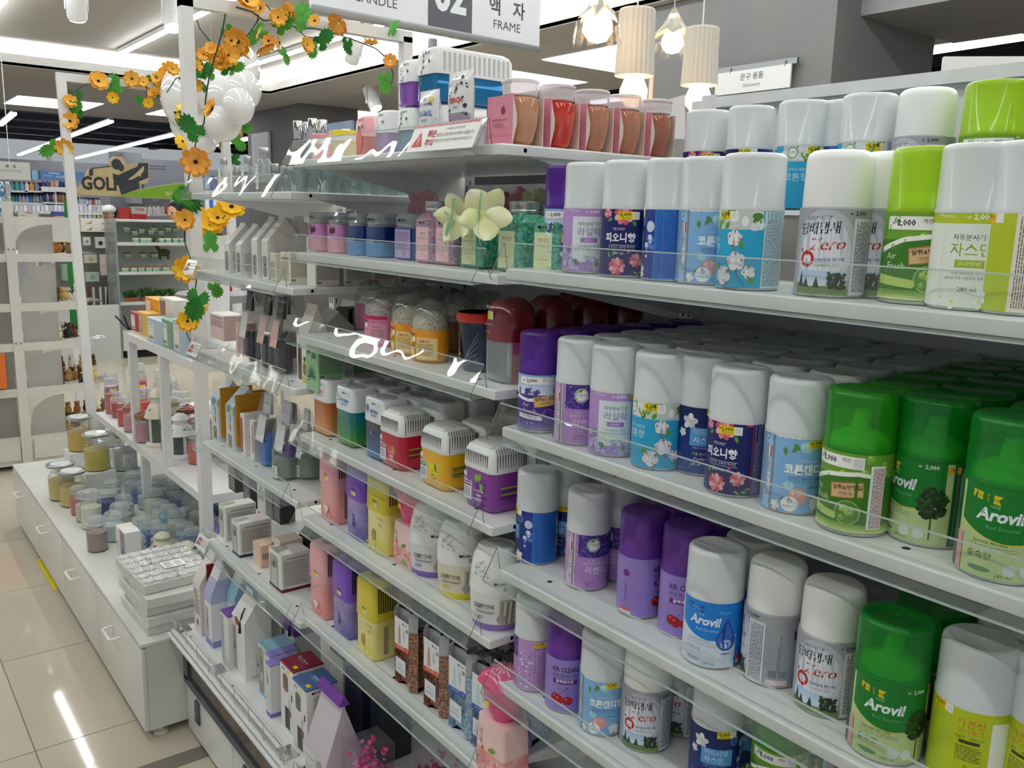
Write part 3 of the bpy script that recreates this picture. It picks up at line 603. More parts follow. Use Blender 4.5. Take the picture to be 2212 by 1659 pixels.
        P.poly([(-34, 46)]+[(-34+6*k, 46-12*sin(pi*k/12)*.9-k*.35) for k in range(13)]+[(38, 41.2)]+[(-34+6*k, 45.2-12*sin(pi*k/12)*.9-k*.35) for k in range(12, -1, -1)], '#d9cf3a' if kind == 'forest' else '#f0f4fa')
        P.poly([(-25, 66), (-3, 63), (-5, 67), (-2, 70), (-25, 72)], '#d7c321' if kind == 'forest' else '#1b4f9c'); P.text('Special Aroma', -14, 67.6, 3.2, '#5b5210' if kind == 'forest' else '#9fc4ee', rot=-.1)
        P.text('Arovil', -3, 54, 13.5, '#e6f0f4', bold=.035, shear=.2, res=2); P.text('아로빌', -7, 61, 2.8, '#a9d2b0'); P.text('Real Essential', 0, 44.5, 4.4, '#6fb27e' if kind == 'forest' else '#bcdcf6')
        P.text('Special Aroma', -8, 32, 4.4, '#4c6a3c' if kind == 'forest' else '#6a7a92'); P.lines(-24, 24, 12, 29, '#8aa070' if kind == 'forest' else '#9aa8bc', 2.2, fill=.3, seed=5)
        P.text('숲속향' if kind == 'forest' else '아쿠아', -15, 20, 7, '#2f5f2c' if kind == 'forest' else '#3c4a60'); P.ell(-14, 9.5, 9, 2.2, '#5e8f62' if kind == 'forest' else '#9fb2cc', n=18); P.text('280 ml', 4, 6.6, 4.6, '#55704a' if kind == 'forest' else '#4a5a72')
        for u in (8, 20): P.ell(u, 12, 4.8, 4.8, '#d3dfda' if kind == 'forest' else '#cfd9e6', n=16)
        if kind == 'forest':
            rd = random.Random(4); P.rect(28.2, 8, 29.6, 30, '#3f5a2a')
            for i in range(150): a = rd.uniform(0, 2*pi); q = sqrt(rd.random())*12; P.ell(29+cos(a)*q, 40+sin(a)*q*1.15, rd.uniform(1.2, 2.6), rd.uniform(1.2, 2.2), rd.choice(['#1f3d1c', '#27491f', '#18301a', '#335a28']), n=8)
            P.rect(44, 3, 60, B, '#14603a'); info(P, 45, 60, 3, 70, None, '#7fb59a', seed=41, marks=False, codes=False); won(P, 26, 72, 1., '#e9f2ea', 5); P.rect(38, 68, 50, 74, '#e0b21c'); P.text('계산', 44, 71, 3.6, '#444')
            P.rect(-38, 3, -31, 34, '#d7a0a0'); info(P, -56, -38, 3, B, '#14603a', '#7fb59a', seed=42, marks=False, codes=False)
        else:
            P.text('Aqua', 18, 66, 6.4, '#6fc4f0', shear=.4); D = [(22, 56)]+[(22+10*sin(t)*(1 if t < pi else 1), 34-10*cos(t-pi) if False else 34+10*cos(t)) for t in [.9+i*(2*pi-1.8)/18 for i in range(19)]]
            P.poly([(22+(p[0]-22)*1.15, 33+(p[1]-33)*1.15) for p in D], '#1b3f9c'); P.poly(D, '#3a6fd0'); P.ell(22, 30, 6.4, 5.4, '#9cc4ee', n=16); P.ell(20, 27.6, 3.6, 2.6, '#e6f2fc', n=12); P.ell(22, 19, 6, 1.2, '#7f93b8', n=12)
            P.rect(34, 3, 52, B, '#1583e0'); P.lines(44, 10, 48, 70, '#bfdcf6', 2.4, vert=True, seed=3); P.rect(33, 5, 45, 14, '#f0dada'); P.rect(33, 9, 45, 14, '#d04848'); 
    elif kind == 'cherry':
        P.rect(-c, 3, c, B, '#9a83cf'); P.text('AIR CLEAN', 0, 62, 9.4, '#2c1b52', bold=.02, sx=.78); P.text('자동분사기향', 0, 53, 7.2, '#3a2766', sx=.9); P.rect(-16, 42, 17, 48.6, '#6c2a7e'); P.text('블랙체리향', 0, 45.3, 5.2, '#f3e9f6', bold=.02)
        for u, v in ((-7, 20), (-12, 22), (5, 19)): P.ell(u, v, 6.6, 6.2, '#a31320', n=18); P.ell(u, v, 5.6, 5.2, '#c01c28', n=16); P.ell(u-2, v+2.4, 1.6, 1.1, '#f0a8a0', n=8)
        P.line((-8, 26), (4, 36), .5, '#4a5a2c'); P.line((5, 25), (5, 36), .5, '#4a5a2c'); P.ell(4, 37, 2, .9, '#3c2a50', n=8); P.text('280 ml', 6, 7.5, 2.8, '#5c4690')
        P.ell(-52, 56, 4.6, 4.6, '#7a2f9c', n=16); P.lines(-55, 22, -50, 48, '#6a55a4', 2, vert=True, seed=2); P.lines(-58, 12, -44, 20, '#7a66b0', 2, fill=.3, seed=3); P.rect(-60, 4, -44, 8, '#ece6ee'); P.rect(-60, 8, -44, 12, '#cc6a74')
    elif kind == 'zero':
        P.rect(-c, 3, c, B, '#a5a7af'); P.ell(0, 40, 30, 38, '#bfc2cd', n=30); P.ell(-1, 38, 25, 34, '#d9dce8', n=30); P.ell(-3, 36, 20, 29, '#e6e9f3', n=30)
        P.text('자동분사기용', -6, 70, 4.4, '#33343a', rot=.06); P.text('담배냄새', -6, 60.5, 11.4, '#2a2a2e', bold=.02, rot=.06, sx=.92, shear=.15)
        for o, cc in ((.03, '#f3f0f0'), (.012, '#b01e22')): P.text('Zero', 2, 47, 15.5, cc, bold=o, rot=.06, shear=.3, res=2)
        P.ring(-15, 34, 7.4, 3, '#c0262a', 22); P.poly([(-22, 44), (-12, 40), (-14, 37), (-24, 40)], '#8a5a36'); P.poly([(-17, 36), (-11, 28), (-8, 30), (-14, 38)], '#e9e9e9')
        P.text('담배냄새 제거제', 6, 33.6, 3.8, '#3a4a9c', rot=.05, bold=.01); P.text('더 상쾌해지는 공기~', 4, 28.6, 2.6, '#4a4a50', rot=.04)
        P.grad(-26, 12, 22, 24, '#d3e2f2', '#b9d2ee', 4); P.poly([(-26, 3), (24, 3), (24, 9), (8, 11), (-10, 10), (-26, 13)], '#6f8a58'); rd = random.Random(9)
        for i in range(70): P.ell(rd.uniform(6, 21), 9+rd.random()**1.3*13, 1.5, 1.8, rd.choice(['#2d3a26', '#3a4a2e', '#222e20']), n=6)
        for u, h in ((-20, 14), (-4, 10), (-14, 9)): P.poly([(u-3, 9), (u+3, 9), (u, 9+h)], '#33443a')
        P.rect(-30, 12, -26, 60, '#b3b6c0'); won(P, 31, 74.5, .98, '#2b2b30', 5.2); P.rect(25, 3, 44, 70, '#dfe1ea'); P.lines(27, 6, 42, 68, '#4a4c58', 1.7, vert=True, fill=.5, seed=44)
        P.rect(48, 3, 70, B, '#a3a5ac'); P.lines(57, 18, 61, 60, '#6b6d76', 1.8, vert=True, seed=2); P.rect(50, 12, 58, 20, '#7f828c'); P.rect(60, 12, 68, 20, '#878a94'); P.rect(48, 4, 70, 9.5, '#e6cfd2')
        P.text('담배냄새', 92, 58, 11, '#2a2a2e', bold=.04, sx=.9)
        # back graphics seen when turned
        P.ell(-60, 38, 16, 30, '#d9dce8', n=24); P.ring(-66, 26, 6, 2.5, '#c0262a', 18); P.ell(-60, 10, 12, 6, '#5a6e58', n=12)
    elif kind == 'jasmine':
        P.rect(-c, 3, c, B, '#b7c92a'); P.rect(-20, 3, 24, 68, '#e9efe6'); P.text('Etiquette', -20, 74, 4.2, '#eef2d0', rot=-.1); won(P, 8, 73, 1.05, '#f6f8ec', 5.6); P.rect(20, 69, 29, 77, '#f0c515'); P.text('계산', 24.5, 73, 3.8, '#333'); P.rect(29, 69, 36, 77, '#eeeeee')
        P.text('자동분사기향', 2, 57, 5.4, '#3a3f36', sx=.95); P.text('자스민', 2, 47, 11.4, '#8fae2c'); P.rect(-9, 34, 13, 40, '#a9bd2e'); P.text('JASMINE', 2, 37, 4.4, '#eef2d0'); P.text('더욱 새로워진 향기로', 2, 29.5, 2.9, '#5b6058'); P.text('실내공기와 기분까지 상쾌하게~', 2, 25.6, 2.7, '#5b6058'); P.text('280 ml', 2, 17, 5, '#3c4038')
        for u, v in ((-18, 10), (-8, 7), (12, 8), (22, 12)): P.flower(u, v, 6, '#eef2e4', '#e6dd7a', 5, u)
        P.rect(-76, 3, -42, B, '#bccb1e'); P.text('가연성', -58, 64, 8, '#c8642c'); P.text('화기주의', -58, 57, 5.6, '#c8642c'); P.text('NET : 280 ml', -58, 51.5, 4, '#4a4e20'); P.rect(-66, 46.5, -50, 49.4, '#3c4020'); P.lines(-68, 30, -48, 44, '#6a7028', 2, seed=6); P.ring(-58, 24, 3.6, 1, '#2e3218', 3)
        P.rect(-66, 4, -53, 17, '#f1f2ee')
        for k in range(9): P.rect(-65+k*1.3, 5, -64.5+k*1.3, 15, '#24261c')
        P.rect(-42, 3, -20, 68, '#eef2e8'); gl(P, 12, -72, -44, 4, 14, '#f2f5ea', 2.5, 4.5, 3)
        P.price(-84, 72, k=.9)
        P.rect(46, 3, 72, B, '#ece6d6'); P.lines(48, 6, 60, 74, '#7a6a62', 1.7, vert=True, seed=5, red='#c04a4a')
    return P
KIND = dict(airfresh=('purple', .0275, 'purple'), airfresh_grape=('dgreen', .031, 'lime green'), lavender=('frost', .0285, ''), lilac=('frost', .0295, ''), cotton=('frost', .0305, ''), midnight=('frost', .0295, ''), peony=('frost', .0305, ''),
            candy=('frost', .0305, ''), forest=('green', .0325, ''), aqua=('frost', .0315, ''), cherry=('lilac', .028, ''), zero=('white', .0315, ''), jasmine=('frost', .032, ''))
NAME = dict(airfresh='purple-capped lavender picture can', airfresh_grape='clear green-capped grape picture can', lavender='frost-capped lilac can with lavender field', lilac='frost-capped can with pale panel, lilac band',
            cotton='frost-capped cyan can with cotton bolls', midnight='frost-capped midnight blue can', peony='frost-capped navy can with pink peonies', candy='frost-capped light blue cotton candy can',
            forest='clear green-capped can with tree picture', aqua='frost-capped bright blue can with water drop', cherry='clear plum-capped violet can', zero='solid white-capped silver grey can', jasmine='frost-capped white and yellow-green can')
SHORT = {k: ' '.join(v.split()[:8]) if len(v.split()) > 8 else v for k, v in NAME.items()}
_can = {}
def can_proto(kind, cap=None, labelled=True):
    k = (kind, cap, labelled)
    if k in _can: return _can[k]
    cm, R, _ = KIND[kind]; cm = cap or cm; parts = []
    base = {'airfresh': '#4b2f8f', 'airfresh_grape': '#3f7f1c', 'lavender': '#b78ccb', 'lilac': '#b794d2', 'cotton': '#28a9d8', 'midnight': '#1d3f8f', 'peony': '#1b2166', 'candy': '#86b9e8', 'forest': '#0f7a2a', 'aqua': '#1583e0', 'cherry': '#9a83cf', 'zero': '#a5a7af', 'jasmine': '#e9efe6'}[kind]
    full = kind in ('zero',)
    mb = MB(); mb.lathe([(R-.002, 0), (R-.0004, .001), (R, .0035), (R-.0005, .0045)], M_tin, 32); mb.lathe([(R-.0004, .0045), (R, .006), (R, HB/1000-.002), (R-.0015, HB/1000)], mat('can_'+kind, base, .32, coat=.35), 40); parts.append(('body', mb.mesh('body'), 0))
    mb = MB(); r = R-(.0018 if full else .0003); rr = .0055 if cm != 'white' else .009; z0 = HB/1000-(0 if full else .004); z1 = H/1000
    if cm in ('frost', 'purple', 'lilac', 'green', 'dgreen', 'lime'):
        mb.lathe([(r+.0006, z0), (r+.0007, z0+.003), (r, z0+.0045), (r-.0003, z1-rr)]+[(r-.0003-rr+rr*cos(t), z1-rr+rr*sin(t)) for t in (.4, .8, 1.2)]+[(r-rr-.001, z1), (r-rr-.003, z1-.0009), (.002, z1-.0009), (.0015, z1-.0016), (0, z1-.0016)], CAPM[cm], 40)
    else:
        mb.lathe([(r, z0), (r+.0002, z0+.004), (r-.0006, z1-rr)]+[(r-.0006-rr+rr*cos(t), z1-rr+rr*sin(t)) for t in (.35, .7, 1.05, 1.4)]+[(0, z1)], CAPM[cm], 40)
    parts.append(('cap', mb.mesh('cap'), 0))
    if cm in ('purple', 'lilac', 'green', 'dgreen', 'lime'):
        nc = {'purple': '#d6b4e6', 'lilac': '#efc6dc'}.get(cm, '#c6ee3a'); mb = MB(); mb.lathe([(R*.86, HB/1000), (R*.8, HB/1000+.006), (R*.55, HB/1000+.011), (R*.3, HB/1000+.013), (R*.22, HB/1000+.03), (0, HB/1000+.031)], mat('nozzle_'+nc.lstrip('#'), nc, .5), 20); parts.append(('nozzle', mb.mesh('nozzle'), 0))
    if labelled:
        mb = MB(); L_base(kind, R).mesh_into(mb, lambda u, v, o: ((R+o)*sin(u/R), -(R+o)*cos(u/R), min(v, .0759 if not full else .0785)), 4.2, 0, .00012, .00012); mb.sharp = 60; parts.append(('label_print', mb.mesh('label_print'), 0))
    _can[k] = parts; return parts
def can(kind, x, y, z, face, label, group=None, cap=None, labelled=True, seen=True):
    """face: which label angle (mm along the print) looks at the viewer"""
    R = KIND[kind][1]; t = thing('spray_can', label, 'spray can', (x, y, z), atan2(-x, y)-face/1000/R, group); t.scale = (SC, SC, SC)
    for n, me, _ in can_proto(kind, cap, labelled):
        o = bpy.data.objects.new(n, me); COL.objects.link(o); o.parent = t
        if n == 'cap' and (cap or KIND[kind][0]) != 'frost': pass
    return t
def at(px, py, z, R, k=1.):         # centre of a round thing whose front foot shows at px, py on the level z
    p = onZ(px, py, z); d = Vector((p.x, p.y)).normalized(); return p.x+d.x*R, p.y+d.y*R
rows = {
 'R2': [('airfresh', 1221, 598, 8), ('lilac', 1269, 602, 0), ('peony', 1355, 608, 0), ('midnight', 1447, 616, 62), ('candy', 1526, 626, -8), ('cotton', 1617, 638, 30), ('zero', 1797, 647, 8), ('zero', 1915, 641, 24), ('airfresh_grape', 1988, 652, 6), ('jasmine', 2100, 664, 4), ('jasmine', 2216, 675, 56)],
 'R3': [('airfresh', 1162, 937, 4), ('lavender', 1245, 964, -4), ('lilac', 1322, 989, 0), ('cotton', 1418, 1018, 12), ('midnight', 1512, 1030, 0), ('peony', 1583, 1076, 8), ('candy', 1707, 1113, -8), ('airfresh_grape', 1836, 1160, 18), ('forest', 1994, 1184, 26), ('forest', 2150, 1262, 0)],
 'R4': [('midnight', 1157, 1222, 50), ('lavender', 1265, 1278, -8), ('cherry', 1378, 1338, -34), ('cherry', 1470, 1382, 0), ('aqua', 1532, 1447, 6), ('zero', 1660, 1487, 52), ('zero', 1777, 1553, 10), ('forest', 1903, 1652, 0), ('jasmine', 2078, 1716, -58), ('jasmine', 2236, 1770, -40)],
 'R5': [('lavender', 1152, 1497, 60), ('cherry', 1220, 1543, 2), ('candy', 1298, 1593, 0), ('zero', 1390, 1628, 6), ('midnight', 1538, 1712, 2), ('airfresh_grape', 1672, 1765, 6)]}
lvn = {'R2': 'top shelf', 'R3': 'second shelf', 'R4': 'third shelf', 'R5': 'fourth shelf'}
extra = {('R2', 6): 'right of cotton can', ('R2', 7): 'behind its twin', ('R3', 8): 'side text showing', ('R3', 9): 'rightmost', ('R2', 10): 'rightmost', ('R4', 9): 'cut off rightmost', ('R4', 8): 'back panel showing',
         ('R4', 2): 'left one', ('R4', 3): 'right, cherries showing', ('R4', 5): 'back showing', ('R4', 6): 'red word showing', ('R2', 9): 'green lettering'}
CANS = {}
R2Y = [.79, .767, .766, .768, .772, .756, .768, .81, .78, .772, .772]
for rk, lst in rows.items():
    for i, (kd, px, py, fc) in enumerate(lst):
        x, y = at(px, py, Z[rk], KIND[kd][1]*SC)
        if rk == 'R2': p = onY(px, py-90, R2Y[i]); x, y = p.x, p.y
        CANS.setdefault(rk, []).append((x, y, kd))
        cap = 'lime' if (kd == 'airfresh_grape' and rk == 'R2') else None
        can(kd, x, y, Z[rk], fc, f'{NAME[kd]}, {lvn[rk]} front' + (', '+extra[(rk, i)] if (rk, i) in extra else ''), cap=cap)
# rear row on the riser
for i, (kd, px, py, fc, cap) in enumerate([('peony', 1533, 225, -6, None), ('midnight', 1627, 212, 16, None), ('cotton', 1742, 196, -14, None), ('cotton', 1884, 184, -6, None), ('zero', 2010, 167, 22, None), ('airfresh_grape', 2163, 148, 4, 'lime')]):
    R = KIND[kd][1]; p = onZ(px, py, ZRI+.13); d = Vector((p.x, p.y)).normalized(); x, y = p.x, 1.0; s = y/p.y; x = p.x*s
    can(kd, x, y, ZRI, fc, f'{NAME[kd]}, top rear row on riser' + ({2: ', left of two', 3: ', right of two'}.get(i, '')), cap=cap)
p = onY(1806, 400, 1.02); can('midnight', p.x, 1.03, ZRI, 62, 'blue spray can wedged behind two cotton cans on the riser')
# rows of cans behind the front ones
def back_rows(rk, cols, n, dy=.0615):
    for ci, (x, y, kd) in enumerate(cols):
        for j in range(1, n+1):
            yy = y+dy*j*(1 if KIND[kd][1] > .03 else .93); xx = x+(.004 if j % 2 else -.004)
            if yy > YB-.035: break
            can(kd, xx, yy, Z[rk], (j*37) % 60-20, f'{SHORT[kd]} in the rows behind, {lvn[rk]}', group=f'{kd.replace("_"," ")} cans behind the front row, {lvn[rk]}', labelled=(j <= 1))
c3 = sorted([c for c in CANS['R3']], key=lambda c: c[0]); base = []
x = c3[0][0]; y0 = c3[0][1]
for i, c in enumerate(c3): base.append((c[0], c[1], c[2]))
back_rows('R3', base, 6)
c4 = sorted(CANS['R4'], key=lambda c: c[0]); back_rows('R4', [c for c in c4 if c[2] != 'zero'], 2)
c5 = sorted(CANS['R5'], key=lambda c: c[0]); back_rows('R5', c5, 1)
# ================================================================== goods of the middle and left bays
YP = .748
def face(kind, w, d, h=0):
    if kind == 'f': return Matrix.Translation((0, -d/2, 0))
    if kind == 'r': return Matrix.Translation((w/2, 0, 0)) @ Matrix.Rotation(pi/2, 4, 'Z')
    if kind == 't': return Matrix.Translation((0, 0, h)) @ Matrix.Rotation(-pi/2, 4, 'X')
def Xp(px, py, Y=YP): return onY(px, py, Y).x
def P_(): return Print()
M_glass = film('clear_glass', '#eef3f2', 1., .05, '#e8eeee', .02, (30, .3, .003), 1.5)
M_glass2 = film('clear_plastic_pot', '#e6ebea', .9, .12, '#dfe5e6', .06, (25, .4, .003))
M_alu = mat('aluminium_lid', '#c3c6c8', .28, .9, bump=(200, .2))
def carton(name, label, cat, x, y, z, w, d, h, col, prints=(), window=None, group=None, rz=0, top=None, bot=None, inner='#8a8780', bottle=None):
    """folded card box; window=(u0,v0,u1,v1) in mm on the front"""
    t = thing(name, label, cat, (x, y, z), rz, group); m0 = mat('card_'+col.lstrip('#'), col, .5, vary=(40, col))
    mb = MB(); b = .0012; mb.rbox(w, d, [(0, b), (b, 0), (h-b, 0), (h, b)], m0, .0015, 1); mb.build('box', t)
    if top: mb = MB(); mb.rbox(w+.0004, d+.0004, [(h-.004, 0), (h-b, 0), (h+.0003, b)], mat('card_'+top.lstrip('#'), top, .5), .0015, 1); mb.build('top_flap', t)
    if bot: mb = MB(); mb.rbox(w+.0004, d+.0004, [(0, 0), (h*.08, 0)], mat('card_'+bot.lstrip('#'), bot, .5), .0015, 1); mb.build('bottom_band', t)
    if window:
        u0, v0, u1, v1 = window; P = P_(); r = min(6, (u1-u0)*.3); pts = [(u0+r, v0), (u1-r, v0), (u1, v0+r), (u1, v1-r), (u1-r, v1), (u0+r, v1), (u0, v1-r), (u0, v0+r)]
        P.poly(pts, inner)
        if bottle: P.rect(u0+(u1-u0)*.15, v0+1, u1-(u1-u0)*.15, v0+(v1-v0)*.6, bottle); P.rect(u0+(u1-u0)*.35, v0+(v1-v0)*.6, u1-(u1-u0)*.35, v0+(v1-v0)*.8, '#2b2b2e'); P.ell((u0+u1)/2, v0+(v1-v0)*.35, (u1-u0)*.18, (v1-v0)*.12, '#b9bab6', n=10)
        P.on_flat(face('f', w, d), t, 'window', .8)
    for k, P in prints: P.on_flat(face(k, w, d, h), t, 'label_print')
    return t
def info_flat(u0, v0, u1, v1, ink='#6c6c6c', bars=True, seed=1, head=True):
    P = P_(); 
    if head: P.ring(u0+4, v1-4, 2.4, .7, ink, 8); P.lines(u0+9, v1-7, u1, v1-1, '#3c3c3e', 2.6, fill=.5, seed=seed)
    P.lines(u0, v0+(7 if bars else 0), u1, v1-9, ink, 1.7, fill=.45, seed=seed)
    if bars:
        for k in range(8): P.rect(u0+k*1.3, v0, u0+k*1.3+.7, v0+5, '#333333')
    return P
# ---------------------------------------------------------------- ribbed gel pots
def gel_pot(label, x, y, z, w, d, h, body, body2, prints, rz=0, group=None, low=False, name='gel_pot', capcol='#eceeee'):
    t = thing(name, label, 'air freshener', (x, y, z), rz, group); hc = h*.62; r = .014
    mb = MB(); mb.rbox(w, d, [(0, .006), (.004, .002), (.012, 0), (hc, -.001)], mat('gel_body_'+body.lstrip('#'), body, .28, coat=.6), r, 5); mb.build('body', t)
    mb = MB(); mb.rbox(w+.003, d+.003, [(hc-.002, 0), (hc+.002, -.0006), (h-.016, .001), (h-.006, .005), (h-.001, .012), (h, .018)], mat('cap_'+capcol.lstrip('#'), capcol, .33, coat=.3), r, 5); mb.build('cap', t)
    if not low:
        mb = MB(); n = 13; s = mat('slot_shade', '#5f5a56', .8)
        for k in range(n):
            u = -w/2+.012+(w-.024)*k/(n-1)
            mb.box((u, -d/2-.0012, h-.026), (.0011, .0012, .022), s)
            mb.add([(u-.0006, -d/2+.004, h-.0045), (u+.0006, -d/2+.004, h-.0045), (u+.0006, -.004, h+.0004), (u-.0006, -.004, h+.0004)], [(0, 1, 2, 3)], s)
            mb.add([(u-.0006, .006, h+.0004), (u+.0006, .006, h+.0004), (u+.0006, d/2-.006, h-.004), (u-.0006, d/2-.006, h-.004)], [(0, 1, 2, 3)], s)
        n = 11
        for k in range(n):
            v = -d/2+.008+(d-.016)*k/(n-1); mb.box((w/2+.0012, v, h-.026), (.0012, .0011, .026), s); mb.add([(w/2-.004, v-.0006, h-.0042), (w/2+.0012, v-.0006, h-.012), (w/2+.0012, v+.0006, h-.012), (w/2-.004, v+.0006, h-.0042)], [(0, 1, 2, 3)], s)
        mb.build('vent_slots', t)['kind'] = 'stuff'
    for k, P in prints: P.on_flat(face(k, w+.0006, d+.0006, h), t, 'label_print')
    return t
def bead_prints(col, kind, dk):
    P = P_(); P.poly([(-34, 12), (-14, 12), (-13, 40), (-17, 52), (-26, 56), (-34, 55)], '#e6e6ee'); P.text('BEAD GEL', -24, 45, 8, dk, bold=.05, sx=.62); P.rect(-34, 33, -15, 40, dk); P.text('FRAGRANCE', -24.5, 36.5, 4.6, '#eeeeee', bold=.03, sx=.68); P.lines(-33, 16, -17, 30, '#555560', 2.6, seed=3)
    c = {'peach': ('#e0506c', '#9db82a', 'Peach', '달콤한'), 'lemon': ('#f2dc1e', '#3f8f38', 'Lemon', '새콤한'), 'lavender': ('#6f2386', '#7fc040', 'Lavender', '상쾌한')}[kind]
    if kind == 'lavender': gl(P, 70, -8, 24, 4, 60, c[0], 1.4, 3, 4, '#7d2f94')
    else: P.ell(5, 34, 13, 15, c[0], n=24)
    P.leaf(2, 46, 15, 9, .9, c[1]); P.leaf(8, 44, 17, 8, -1.1, c[1]); P.ell(-1, 50, 5.5, 6, c[1], n=14)
    P.text(c[2], 5, 31, 6.6, '#f6f2f2' if kind != 'lemon' else '#4a4a20', shear=.3); P.text(c[3], 5, 23, 5, '#f6f2f2' if kind != 'lemon' else '#7a5a10', bold=.02); P.text('방향제', 6, 16.5, 5.4, '#f6f2f2' if kind != 'lemon' else '#7a5a10', bold=.02)
    P.text('₩', -2, 66.6, 3, '#222'); P.text('1,000', 7, 67.4, 6, '#161616', bold=.03); P.rect(18, 64, 24, 70, '#d8d8d8')
    Q = P_(); won = Q.text('₩1,000', -12, 56, 6, '#201a20', bold=.02)
    for v in (48, 38, 28): Q.rect(-18, v, 20, v+3, '#8fb53c' if kind != 'lemon' else '#4a7f30'); Q.lines(-18, v-6, 22, v-.5, dk, 1.6, seed=v)
    return [('f', P), ('r', Q)]
for i, (kd, px0, px1, py, body, dk) in enumerate([('peach', 812, 868, 990, '#c3123f', '#8a2234'), ('lemon', 898, 962, 1055, '#efb813', '#2f6f38'), ('lavender', 1000, 1064, 1105, '#8b3a9e', '#55307a')]):
    x1 = Xp(px1, py); w = .078; x = x1-w/2-.002
    for j in range(4 if i else 3):
        y = YP+.033+j*.072
        if y > YB-.03: break
        if j == 0: gel_pot(f'white-capped ribbed gel pot with {dict(peach="crimson peach",lemon="yellow lemon",lavender="purple lavender")[kd]} body, fourth shelf front', x, y, Z['M4'], w, .066, .105, body, body, bead_prints(body, kd, dk))
        else: gel_pot(f'white ribbed gel pot behind the {kd} one, fourth shelf', x+.003*(j % 2), y, Z['M4'], w, .066, .105, body, body, [], group=f'ribbed gel pots behind the {kd} one')
# ---------------------------------------------------------------- chunky caps over tinted liquid
def liquid(label, x, y, z, tint, tint2, txt, tc, fruit=None, group=None, w=.07, d=.055, h=.115):
    t = thing('liquid_air_freshener', label, 'air freshener', (x, y, z), 0, group); hc = h*.62
    a, b = [tuple(int(c.lstrip('#')[i:i+2], 16)/255 for i in (0, 2, 4)) for c in (tint, tint2)]; n = 6
    for k in range(n):
        c = '#%02x%02x%02x' % tuple(int(255*(a[i]+(b[i]-a[i])*k/(n-1))) for i in range(3)); m_ = mat('liquid_'+c[1:], c, .12, coat=.8, clear=.12)
        if k == 0: mb = MB()
        z0, z1 = .003+(hc-.003)*k/n, .003+(hc-.003)*(k+1)/n; mb.rbox(w, d, [(z0, .003 if k == 0 else 0), (z0+.002, 0), (z1, 0)], m_, .01, 4)
    mb.build('body', t)
    mb = MB(); mb.rbox(w+.004, d+.004, [(hc-.001, .0005), (hc+.002, 0), (h-.003, .0015), (h, .004)], mat('cap_white_semi', '#e9ecf0', .4, coat=.2), .012, 4); mb.build('cap', t)
    mb = MB(); g = mat('cap_hollow', '#aeb3ba', .45)
    arc = [(-w*.44+w*.88*i/10, d*.30*sin(pi*i/10)+.002) for i in range(11)]+[(w*.44-w*.88*i/10, -d*.30*sin(pi*i/10)-.002) for i in range(11)]
    mb.add([(u, v, h+.0003) for u, v in arc], [tuple(reversed(range(22)))], g); mb.sharp = 180; mb.build('hollow', t)
    if txt:
        P = P_(); v = h*1000-14; P.text('₩2,000', 6, v+4, 5, '#2a2a2e', bold=.02); P.rect(20, v+1.5, 25, v+6.5, '#cfd2d6'); P.text(txt, 6, v-11, 7, tc, bold=.03, sx=.9); P.lines(-6, v-20, 22, v-16, tc, 2, seed=2)
        if fruit: fruit(P, -21, v-6)
        P.text('F', -4, 50, 12, '#c9cfd6', bold=-.02); P.on_flat(face('f', w+.0042, d+.0044), t, 'label_print')
    return t
def f_peach(P, u, v): P.ell(u, v, 5, 8, '#ef7f78', n=16); P.leaf(u, v+6, 8, 4, 1.2, '#5f9a3c')
def f_lily(P, u, v): [P.leaf(u, v-8+4*k, 12, 3, .9+k*.35, '#5f9a3c') for k in range(3)]; gl(P, 7, u-4, u+8, v-3, v+8, '#f2f2dc', 1.6, 2.4, 2)
def f_lav(P, u, v): sprigs(P, u-4, u+5, v-10, v+9, 6, '#5b55b0', '#7a86a8', 3)
Yb = YP+.03
for i, (px, tn, t2, tx, tc, fr, nm_) in enumerate([(708, '#e2a06a', '#c4683c', '스위트피치', '#e0707a', f_peach, 'amber liquid peach'), (760, '#4f9a38', '#1d7f8c', '아쿠아플로럴', '#2f86c8', f_lily, 'green and teal liquid floral'), (826, '#3a6fb0', '#3a3a55', '블루라벤더', '#5a55b0', f_lav, 'dark blue liquid lavender')]):
    x = Xp(px, 945)-.037
    for j in range(4):
        y = Yb+.062*j; xx = x+.012*j
        if j == 0: liquid(f'{nm_} air freshener with chunky white cap, fourth shelf', xx, y, Z['M4'], tn, t2, tx, tc, fr)
        else: liquid('chunky white-capped air freshener standing behind the liquid ones', xx, y, Z['M4'], tn, t2, None, None, group='chunky white caps on the fourth shelf')
for j, (dx, dy) in enumerate([(.075, .075), (.08, .137), (.0875, .20)]): liquid('chunky white-capped air freshener standing behind the liquid ones', Xp(826, 945)-.037+dx, Yb+dy, Z['M4'], '#3a6fb0', '#3a3a55', None, None, group='chunky white caps on the fourth shelf')
